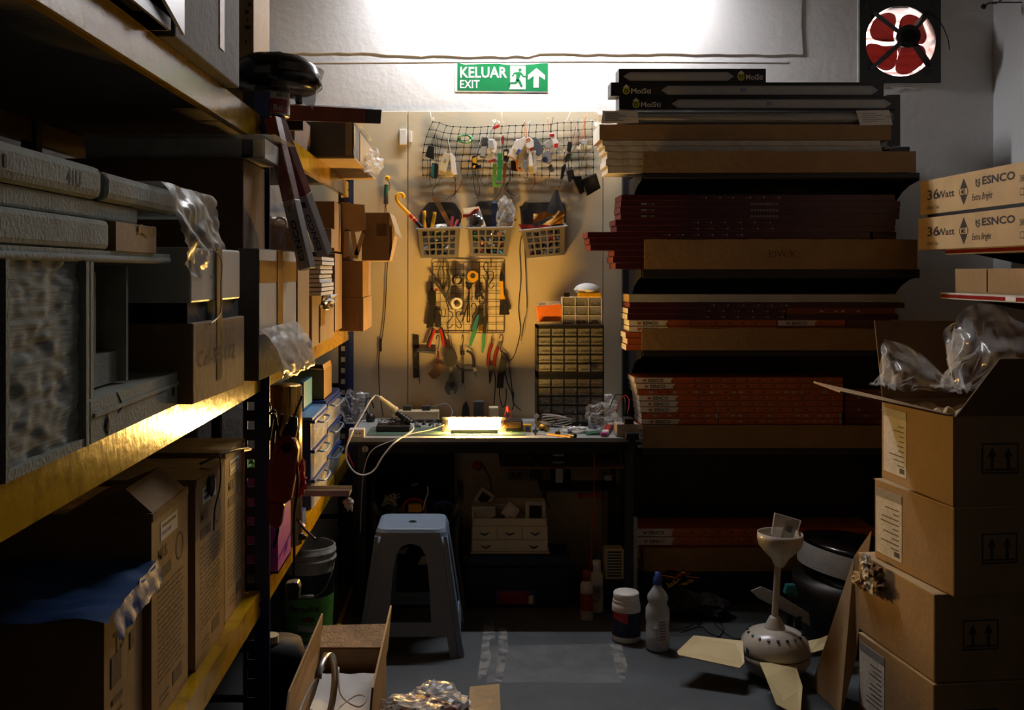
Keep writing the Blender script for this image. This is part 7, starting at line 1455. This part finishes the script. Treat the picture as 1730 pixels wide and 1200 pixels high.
# --- lower shelf cartons
def tall(y0_, y1_, xf, z1, label, openf=False):
    t, T_ = lcarton('tall_carton', label, xf, y0_, y1_, LZ, z1, 'kraft', .42, 'tall printed cartons on the lower shelf', body=False)
    m = M().box((xf - .42, y0_, LZ), (xf, y1_, z1), 'kraft'); L = y1_ - y0_; H_ = z1 - LZ; f = xf + .0009; xd = (0, 1, 0); zd_ = (0, 0, 1)
    def q(a, b, c, d, mt, k=0): m.add([(f + k, y0_ + L * a, LZ + H_ * c), (f + k, y0_ + L * b, LZ + H_ * c), (f + k, y0_ + L * b, LZ + H_ * d), (f + k, y0_ + L * a, LZ + H_ * d)], [(0, 1, 2, 3)], mt)
    q(.22, .68, .84, .93, 'paper'); q(.26, .62, .90, .915, 'ink', .0004); q(.26, .5, .865, .88, 'blue', .0004)
    m.text('MTS', 'print_soft', (f, y0_ + L * .16, LZ + H_ * .755), xd, zd_, H_ * .055, .01); q(.16, .5, .66, .715, 'print_soft')
    m.text('EVO', 'kraft', (f + .0004, y0_ + L * .2, LZ + H_ * .675), xd, zd_, H_ * .028, .01)
    for i in range(17):
        a = .16
        while a < .8: b = a + random.uniform(.05, .16); q(a, min(b, .86), .18 + i * .027, .188 + i * .027, 'print_soft'); a = b + .03
    q(.55, .8, .08, .15, 'print_soft'); q(.2, .45, .1, .11, 'print_soft'); q(.2, .45, .07, .08, 'print_soft'); q(0, 1, -.0, .004, 'kraft_cut')
    m.add([(f, y0_ + L * (.75 + .11 * math.cos(a)), LZ + H_ * (.74 + .07 * math.sin(a))) for a in [i * PI / 8 for i in range(16)]] + [(f, y0_ + L * (.75 + .095 * math.cos(a)), LZ + H_ * (.74 + .062 * math.sin(a))) for a in [i * PI / 8 for i in range(16)]], [(i, (i + 1) % 16, 16 + (i + 1) % 16, 16 + i) for i in range(16)], 'print_soft')
    part('carton_body', m, t, .003)
    part('top_tape', M().box((xf - .3, y0_ + .002, z1 + .0004), (xf + .0015, y1_ - .002, z1 + .0014), 'tape_clear').box((xf + .0004, y0_ + .002, z1 - .014), (xf + .0018, y1_ - .002, z1), 'tape_clear'), t)
    if openf: part('flap', M().prism([(xf - .16, z1), (xf, z1), (xf - .05, z1 + .045)], L * .9, 'kraft', Matrix(((1, 0, 0, 0), (0, 0, 1, y0_ + .01), (0, 1, 0, 0), (0, 0, 0, 1)))), t)
    return t
tall(1.862, 2.105, -.565, .992, 'tall printed carton on the lower shelf, nearest of three, with raised flap', True)
tall(2.145, 2.40, -.56, .996, 'tall printed carton on the lower shelf, middle of three, black lead on it')
tall(2.435, 2.655, -.567, 1.002, 'tall printed carton on the lower shelf, furthest of three, beside the post')
t, _ = lcarton('carton', 'low printed carton with blue plastic sheet, nearest on the lower shelf', -.578, 1.655, 1.85, LZ, .878, 'kraft', .4, body=False)
m = M().box((-.978, 1.655, LZ), (-.578, 1.85, .878), 'kraft'); f = -.577
m.text('TS', 'print_soft', (f, 1.70, .80), (0, 1, 0), (0, 0, 1), .035, .01)
for a, b, c, d in ((1.685, 1.735, .75, .80), (1.78, 1.80, .78, .81), (1.69, 1.74, .72, .73), (1.69, 1.74, .70, .705), (1.70, 1.71, .61, .68), (1.76, 1.77, .61, .68), (1.71, 1.76, .61, .62)): m.box((f, a, c), (f + .0006, b, d), 'print_soft')
part('carton_body', m, t, .003)
m = M(); m.grid(lambda u, v: (-.55 - .34 * v + .02 * mnoise.noise(Vector((u * 5, v * 5, 1))), 1.60 + .26 * u, .885 + .025 * u + .02 * abs(mnoise.noise(Vector((u * 3, v * 3, 3))))), 24, 20, 'tarp'); m.grid(lambda u, v: (-.552 + .01 * v + .006 * mnoise.noise(Vector((u * 9, v * 3, 5))), 1.62 + .24 * u, .893 + .022 * u - .04 * v), 20, 4, 'tarp'); solo('blue_sheet', m, 'crumpled blue plastic sheet over the low printed carton', 'sheet')
m = M(); m.tube([(-.59, 2.30, 1.003), (-.56, 2.36, 1.012), (-.545, 2.44, 1.01), (-.54, 2.55, .995), (-.545, 2.60, .985)], .003, 'black'); m.bar((-.545, 2.53, .993), (-.545, 2.62, .981), .008, .006, 'reddk'); m.tube([(-.56, 2.36, 1.012), (-.545, 2.30, .96), (-.55, 2.27, .91), (-.545, 2.24, .87)], .0018, 'black'); m.blob((-.552, 2.25, .965), (.006, .02, .025), 'black', 5, n=10); solo('clip_leads', m, 'black leads with red clips over the tall cartons', 'cable')
m = M(); m.blob((-.74, 1.30, .70), (.10, .11, .10), 'ragdark', 4, amp=.6, n=26, flat=.9); solo('cloth_bundle', m, 'dull beige cloth bundle at the left edge of the lower shelf', 'cloth')
m = M(); m.blob((-.69, 1.48, .65), (.08, .07, .05), 'film_fine', 14, amp=.8, n=30, flat=.9); m.blob((-.70, 1.47, .64), (.08, .08, .035), 'black', 4, amp=.6, n=16, flat=.9); solo('plastic_bag', m, 'clear bag of dark parts low at the left edge', 'bag')
# pink bin behind the post
t = thing('pink_bin', 'pink plastic bin behind the post on the lower shelf', 'bin', (-.57, 2.95, LZ))
m = M(); x0, x1 = -.64, -.515
for a, b in (((x0, 2.84), (x1, 2.846)), ((x0, 3.04), (x1, 3.046)), ((x0, 2.846), (x0 + .005, 3.04)), ((x1 - .005, 2.846), (x1, 3.04))): m.box((a[0], a[1], LZ), (b[0], b[1], .868), 'pink')
m.box((x0, 2.84, LZ), (x1, 3.046, LZ + .006), 'pink'); m.box((x0 - .004, 2.834, .862), (x1 + .004, 2.842, .874), 'pink'); m.box((x1 - .002, 2.834, .862), (x1 + .005, 3.05, .874), 'pink'); part('bin', m, t)
m = M(); m.blob((-.605, 2.90, .875), (.032, .05, .03), 'greenlt', 3, amp=.6, n=14); solo('green_ball', m, 'bright green foam scrap on top of the pink bin', 'scrap')
# gold roll
m = M(); m.lathe([(.055, 0), (.055, .48), (.05, .485), (0, .485)], 'gold', RT((-.555, 3.16, LZ)), 30); solo('foil_roll', m, 'upright roll wrapped in crinkled gold film behind the post', 'roll')
# drawer towers
def tower(x0, x1, y0_, y1_, z1, mt, mt2, nd, label):
    t = thing('drawer_tower', label, 'drawer unit', ((x0 + x1) / 2, (y0_ + y1_) / 2, LZ)); t['group'] = 'blue plastic drawer towers on the lower shelf'
    part('body', M().box((x0, y0_, LZ), (x1 - .004, y1_, z1), mt), t, .004); part('top', M().box((x0 - .004, y0_ - .004, z1), (x1 + .004, y1_ + .004, z1 + .012), mt2), t, .004)
    h = (z1 - LZ) / nd
    for i in range(nd):
        a = LZ + i * h + .006; b = LZ + (i + 1) * h - .012
        d = part('drawer', M().box((x1 - .003, y0_ + .012, a), (x1 + .006, y1_ - .012, b), 'clear_plastic').box((x1 - .003, y0_ + .004, b), (x1 + .010, y1_ - .004, b + .012), mt), t, .002)
        part('handle', M().tube([(x1 + .006, y0_ + .09, b - .004), (x1 + .03, y0_ + .11, b - .008), (x1 + .03, y1_ - .11, b - .008), (x1 + .006, y1_ - .09, b - .004)], .004, 'bluelight'), d)
        m = M(); random.seed(i * 3 + nd)
        for k in range(8): yy = random.uniform(y0_ + .03, y1_ - .05); zz_ = random.uniform(a, b - .03); m.box((x1 - .0035, yy, zz_), (x1 - .002, yy + random.uniform(.02, .05), zz_ + random.uniform(.01, .03)), random.choice(['lgrey', 'cream', 'leather', 'grey']))
        part('contents', m, d)
tower(-.66, -.535, 3.60, 3.96, .912, 'blueplastic', 'bluelight', 3, 'nearer blue drawer tower with three clear drawers, lighter top')
tower(-.70, -.545, 4.03, 4.46, .915, 'blueplastic', 'blueplastic', 3, 'farther deep blue drawer tower, carton on its top')
t = thing('carton', 'small open carton on the farther blue drawer tower', 'carton', (-.6, 4.2, .928)); m = M(); zb_ = .928; zt_ = 1.045
for a, b in (((-.69, 4.05), (-.555, 4.054)), ((-.69, 4.28), (-.555, 4.284)), ((-.69, 4.054), (-.686, 4.28)), ((-.559, 4.054), (-.555, 4.28))): m.box((a[0], a[1], zb_), (b[0], b[1], zt_), 'kraft')
m.box((-.69, 4.05, zb_), (-.555, 4.284, zb_ + .003), 'kraft'); part('carton_body', m, t); m = M(); m.add([(-.69, 4.05, zt_), (-.555, 4.05, zt_), (-.56, 4.0, zt_ + .01), (-.69, 4.0, zt_ + .02)], [(0, 1, 2, 3)], 'kraft_dk'); m.add([(-.555, 4.05, zt_), (-.555, 4.28, zt_), (-.56, 4.28, zt_ + .02), (-.56, 4.05, zt_ + .02)], [(0, 1, 2, 3)], 'kraft_lt'); part('flap', m, t)
m = M(); m.box((-.72, 3.99, .0), (-.665, 4.02, .001), 'cyan'); m = M(); m.box((-.665, 3.74, .925), (-.585, 3.94, 1.03), 'cyan'); m.box((-.63, 3.738, .975), (-.59, 3.7395, 1.025), 'bluelight'); solo('teal_box', m, 'teal blue box on the nearer drawer tower', 'box', None, .002)
# drill hanging at the post
t = thing('electric_drill', 'dark red electric drill hanging chuck up beside the rack post', 'drill', at(482, 885, 2.6))
YD = 2.60
def D3(px, py, d=0): return at(px, py, YD - d)
m = M(); m.prism([(470, 742), (484, 728), (502, 735), (508, 755), (503, 800), (496, 838), (486, 846), (466, 842), (456, 838), (458, 780)], .05, 'reddk', PXM(YD + .02)); part('body', m, t, .012)
m = M(); m.prism([(456, 838), (484, 845), (480, 876), (476, 890), (460, 888), (455, 870)], .036, 'reddk', PXM(YD + .012)); part('grip', m, t, .010)
m = M(); m.cyl(D3(487, 738), D3(494, 718), .019, 'black', .016); m.cyl(D3(494, 718), D3(497, 704), .014, 'black', .009); part('chuck', m, t)
m = M(); pts = [D3(497, 704), D3(511, 668)]; m.cyl(pts[0], pts[1], .0032, 'steel'); 
d = pts[1] - pts[0]; m.tube([pts[0] + d * (i / 40) + Vector((.003 * math.cos(i), .003 * math.sin(i), 0)) for i in range(40)], .0012, 'steel_dk', n=4, sub=1); part('drill_bit', m, t)
m = M(); m.cyl(D3(484, 757, .045), D3(484, 757, .035), .013, 'black'); part('dial', m, t)
m = M(); m.tube([D3(500, 765, .01), D3(503, 820, .01), D3(497, 870, .01), D3(497, 940, .01), D3(496, 978, .01)], .0035, 'black', n=8); m.tube([D3(470, 885), D3(468, 905), D3(462, 925)], .004, 'black'); part('cord', m, t)
m = M(); m.prism([(484, 980), (506, 976), (510, 986), (508, 1008), (488, 1008)], .04, 'black', PXM(YD + .02)); part('plug', m, t, .006)
m = M(); m.tube([(-.517, 2.72, .98), D3(463, 700, .02), D3(470, 735, .03), D3(474, 745, .0)], .004, 'black'); m.tube([D3(455, 700), D3(461, 694), D3(466, 700), D3(463, 740), D3(459, 790)], .003, 'black'); m.tube([D3(477, 700), D3(474, 715), D3(470, 730)], .004, 'black'); m.tube([D3(452, 688), D3(456, 680), D3(458, 700)], .002, 'steel'); solo('hook_cable', m, 'black hooks and cable on the post above the drill', 'hook')
m = M(); m.blob(at(505, 812, 3.1), (.022, .03, .05), 'red', 5, amp=.6, n=20); solo('red_bag', m, 'small bright red plastic bag behind the drill', 'bag')
m = M(); m.box((X(502, 3.35), 3.35, LZ), (X(511, 3.35), 3.42, LZ + .05), 'blue'); m.box((X(492, 3.35), 3.34, LZ), (X(508, 3.35), 3.36, LZ + .03), 'yellow'); m.blob((X(500, 3.3), 3.3, LZ + .015), (.03, .04, .015), 'pink', 2, n=10); solo('coloured_packs', m, 'little yellow, pink and blue packs on the shelf below the drill', 'packs')
t = thing('aluminium_rail', 'thin aluminium rail sticking out from the lower shelf', 'rail', at(548, 838, 3.55))
m = M(); m.box((X(498, 3.45), 3.45, Z(839, 3.45)), (X(590, 3.45), 3.53, Z(834, 3.45)), 'alu').box((X(498, 3.45), 3.45, Z(834, 3.45)), (X(590, 3.45), 3.455, Z(829, 3.45)), 'alu').box((X(498, 3.45), 3.525, Z(834, 3.45)), (X(590, 3.45), 3.53, Z(829, 3.45)), 'alu'); part('profile', m, t)
m = M(); m.blob(at(589, 851, 3.48), (.014, .012, .022), 'paper', 6, amp=.9, n=14); part('tissue', m, t)
m = M(); m.tube([at(500, 870, 3.2), at(511, 890, 3.1), at(533, 912, 3.0)], .004, 'black'); m.blob(at(511, 907, 3.05), (.012, .01, .012), 'black', 3, n=8); solo('black_hook_tool', m, 'thin black rod with a clamp on the lower beam above the bucket', 'hook')
# paint bucket
BY = 4.0; bz = .001; t = thing('paint_bucket', 'open white and green paint bucket with wire handle under the rack', 'bucket', (X(515, BY), BY + .05, bz))
k = BY / F; T_ = RT((X(513, BY), BY + .08, bz)); 
part('body', M().openlathe([(0, .002), (43 * k, 0), (46 * k, .20), (47.5 * k, .30), (48 * k, .356), (46.5 * k, .356), (45 * k, .2), (42 * k, .006), (0, .006)], 'bucket_white', T_, 44), t)
part('rim', M().openlathe([(48 * k, .30), (51 * k, .30), (51 * k, .312), (48.5 * k, .314), (48.5 * k, .325), (50.5 * k, .327), (50.5 * k, .34), (48.5 * k, .342), (49.5 * k, .353), (48 * k, .36)], 'bucket_white', T_, 44), t)
m = M(); m.openlathe([(43.6 * k, .005), (46.5 * k, .17)], 'greenlt', T_, 44); part('green_label', m, t, label='green paint label')
m = M(); m.openlathe([(46.55 * k, .17), (47.6 * k, .26)], 'black', T_, 44); part('dark_label', m, t)
def cyt(m, s, mt, a0, z0, h, r, da=0.0):   # lettering wrapped on the bucket
    V, Fc = textmesh(s, .01); kk = h / .69
    m.add([(r * math.cos(R(a0) + v.x * kk / r), r * math.sin(R(a0) + v.x * kk / r), z0 + v.y * kk) for v in V], Fc, mt, T_)
m = M(); cyt(m, 'Pentalite', 'black', 240, .120, .024, 46.8 * k); cyt(m, 'BASE', 'black', 268, .022, .009, 45.3 * k)
for i, (a, z, mt) in enumerate(((274, .092, 'reddk'), (280, .097, 'reddk'), (284, .09, 'kraft_dk'), (290, .093, 'kraft_dk'))):
    T2 = T_ @ Matrix.Rotation(R(a), 4, 'Z'); m.box((46 * k, -.008, z - .012), (46.5 * k, .008, z + .006), mt, T2)
for i in range(4): T2 = T_ @ Matrix.Rotation(R(265 + i * 8), 4, 'Z'); m.box((45.6 * k, -.010, .05 - i * .003), (45.9 * k, .010, .07 - i * .002), 'paper_dirty', T2)
for i in range(5): T2 = T_ @ Matrix.Rotation(R(238 + i * 16), 4, 'Z'); m.box((44.6 * k, -.016, .036), (44.95 * k, .016, .040), 'black', T2)
part('lettering', m, t)
m = M(); m.tube([T_ @ Vector(p) for p in ((-.108, 0, .30), (-.112, -.06, .24), (-.08, -.112, .195), (0, -.125, .18), (.07, -.112, .195), (.10, -.07, .24), (.113, 0, .30))], .0022, 'steel'); part('bail', m, t)
m = M(); m.cyl(T_ @ Vector((-.035, -.124, .185)), T_ @ Vector((.045, -.121, .187)), .007, 'bucket_white'); part('grip', m, t)
m = M(); m.box((-.512, 3.98, 0), (-.495, 4.62, .03), 'yellow_beam'); solo('yellow_batten', m, 'thin yellow batten on the floor right of the paint bucket', 'batten')
# black bin with white lid, bottom left
t = thing('black_bin', 'black rounded bin at the foot of the rack post', 'bin', (X(488, 2.95), 2.95, 0))
part('body', M().lathe([(.07, 0), (.08, .05), (.085, .25), (.08, .34), (.07, .375), (0, .38)], 'black_matte', RT((-.54, 2.96, 0)), 32), t)
m = M(); m.cyl((-.555, 2.93, .382), (-.555, 2.93, .402), .026, 'cream', n=24); solo('jar_lid', m, 'small cream lid lying on the black bin', 'lid', None, .003)

# ------------------------------------------------------------------ floor, bottom left
t = thing('open_carton', 'open cardboard carton on the floor with cables and a clear bag', 'carton', (-.32, 2.75, 0))
x0, x1 = -.43, -.232; y0_, y1_ = 2.42, 3.02; H_ = .33; m = M(); th = .005
m.box((x0, y0_, 0), (x1, y0_ + th, H_), 'kraft').box((x0, y1_ - th, 0), (x1, y1_, H_), 'kraft').box((x0, y0_ + th, 0), (x0 + th, y1_ - th, H_), 'kraft').box((x1 - th, y0_ + th, 0), (x1, y1_ - th, H_), 'kraft').box((x0, y0_, 0), (x1, y1_, th), 'kraft'); part('carton_body', m, t)
def fl(P_, mt='kraft', th=.005):
    m = M(); V = [Vector(p) for p in P_]; nrm = (V[1] - V[0]).cross(V[2] - V[0]).normalized() * th; n = len(V); V = V + [v + nrm for v in V]
    m.add(V, [tuple(range(n)), tuple(range(n, 2 * n))[::-1]] + [(i, (i + 1) % n, n + (i + 1) % n, n + i) for i in range(n)], mt); part('flap', m, t)
fl([(x0, y1_, H_), (x1, y1_, H_), (x1, y1_ + .10, H_ + .035), (x0, y1_ + .10, H_ + .03)], 'kraft_cut')
fl([(x1, y0_, H_), (x1, y1_, H_), (x1 + .012, y1_ - .01, H_ + .13), (x1 + .01, y0_ + .02, H_ + .12)], 'kraft')
fl([(x0, y0_, H_), (x0, y1_, H_), (x0 + .012, y1_ - .02, H_ + .11), (x0 - .006, y0_ + .12, H_ + .07)], 'kraft')
m = M(); m.grid(lambda u, v: (x0 + .015 + .165 * u, y0_ + .12 + .44 * v, .245 + .03 * v + .015 * mnoise.noise(Vector((u * 3, v * 3, 2)))), 14, 14, 'paper'); m.box((x0 + .01, y0_ + .01, .006), (x1 - .01, y1_ - .01, .22), 'kraft_dk'); solo('white_paper', m, 'white sheet of paper inside the open floor carton', 'paper')
m = M()
V = []; n = 20
for i in range(n + 1):
    a = R(-60) + R(200) * i / n; 
    for s_ in (0, 1): V.append((x0 + .055 + .018 * s_ + .012 * math.cos(a), 2.70 + .1 * math.cos(a), .34 + .09 * math.sin(a)))
m.add(V, [(2 * i, 2 * i + 1, 2 * i + 3, 2 * i + 2) for i in range(n)], 'alu', smooth=True); o = solo('metal_band', m, 'curved brushed metal band standing in the open floor carton', 'band'); md = o.modifiers.new('thick', 'SOLIDIFY'); md.thickness = .0015
m = M(); zz_ = .30
m.tube([(-.37, 2.72, .39), (-.40, 2.66, .36), (-.415, 2.55, .33), (-.41, 2.47, .30), (-.43, 2.40, .28), (-.435, 2.38, .22)], .0035, 'white_matte'); m.tube([(-.345, 2.80, .36), (-.33, 2.74, .31), (-.28, 2.70, .295), (-.265, 2.76, .295), (-.30, 2.78, .29), (-.34, 2.68, .285), (-.30, 2.60, .28), (-.25, 2.64, .285), (-.27, 2.70, .285), (-.35, 2.62, .28), (-.37, 2.55, .275)], .0028, 'white_matte'); m.tube([(-.415, 2.5, .32), (-.37, 2.47, .31), (-.33, 2.48, .29)], .003, 'white_matte'); m.blob((-.395, 2.62, .31), (.014, .012, .014), 'steel', 3, n=10); solo('white_cables', m, 'white cables looping over the open floor carton', 'cable')
m = M(); m.blob((-.32, 2.52, .28), (.075, .08, .05), 'film_thick', 6, amp=.6, n=30, flat=.8); m.blob((-.325, 2.53, .30), (.028, .03, .014), 'yellow', 3, n=12); m.tube([(-.32, 2.49, .33), (-.315, 2.46, .30), (-.322, 2.44, .26)], .003, 'cream'); solo('plastic_bag', m, 'clear bag with a yellow piece inside the open floor carton', 'bag')
m = M(); m.box((-.205, 2.42, 0), (.086, 2.74, .275), 'kraft'); m.add([(.0, 2.5, .276), (.088, 2.5, .276), (.09, 2.76, .33), (.01, 2.76, .322), (.0, 2.5, .278), (.088, 2.5, .278), (.09, 2.76, .332), (.01, 2.76, .324)], [(0, 1, 2, 3), (7, 6, 5, 4), (0, 1, 5, 4), (1, 2, 6, 5), (2, 3, 7, 6), (3, 0, 4, 7)], 'kraft_lt'); solo('carton', m, 'low carton under the bulging clear bag, bottom edge of the frame', 'carton', None, .002)
t = thing('parts_bag', 'bulging clear bag of mixed parts on the low floor carton', 'bag', (-.1, 2.55, .277))
m = M(); m.blob((-.095, 2.58, .315), (.105, .09, .045), 'reddk', 3, amp=.5, n=22, flat=.8); m.blob((-.13, 2.56, .33), (.07, .07, .035), 'paper_dirty', 8, amp=.7, n=18); m.blob((-.03, 2.58, .31), (.05, .06, .035), 'darkgrey', 5, amp=.6, n=16); part('contents', m, t)
m = M(); m.blob((-.095, 2.58, .318), (.125, .11, .062), 'film_thick', 12, amp=.4, fr=1.9, n=48, flat=.68); m.tube([(-.20, 2.50, .34), (-.205, 2.50, .37), (-.20, 2.505, .395)], .006, 'film_fine'); part('film', m, t)
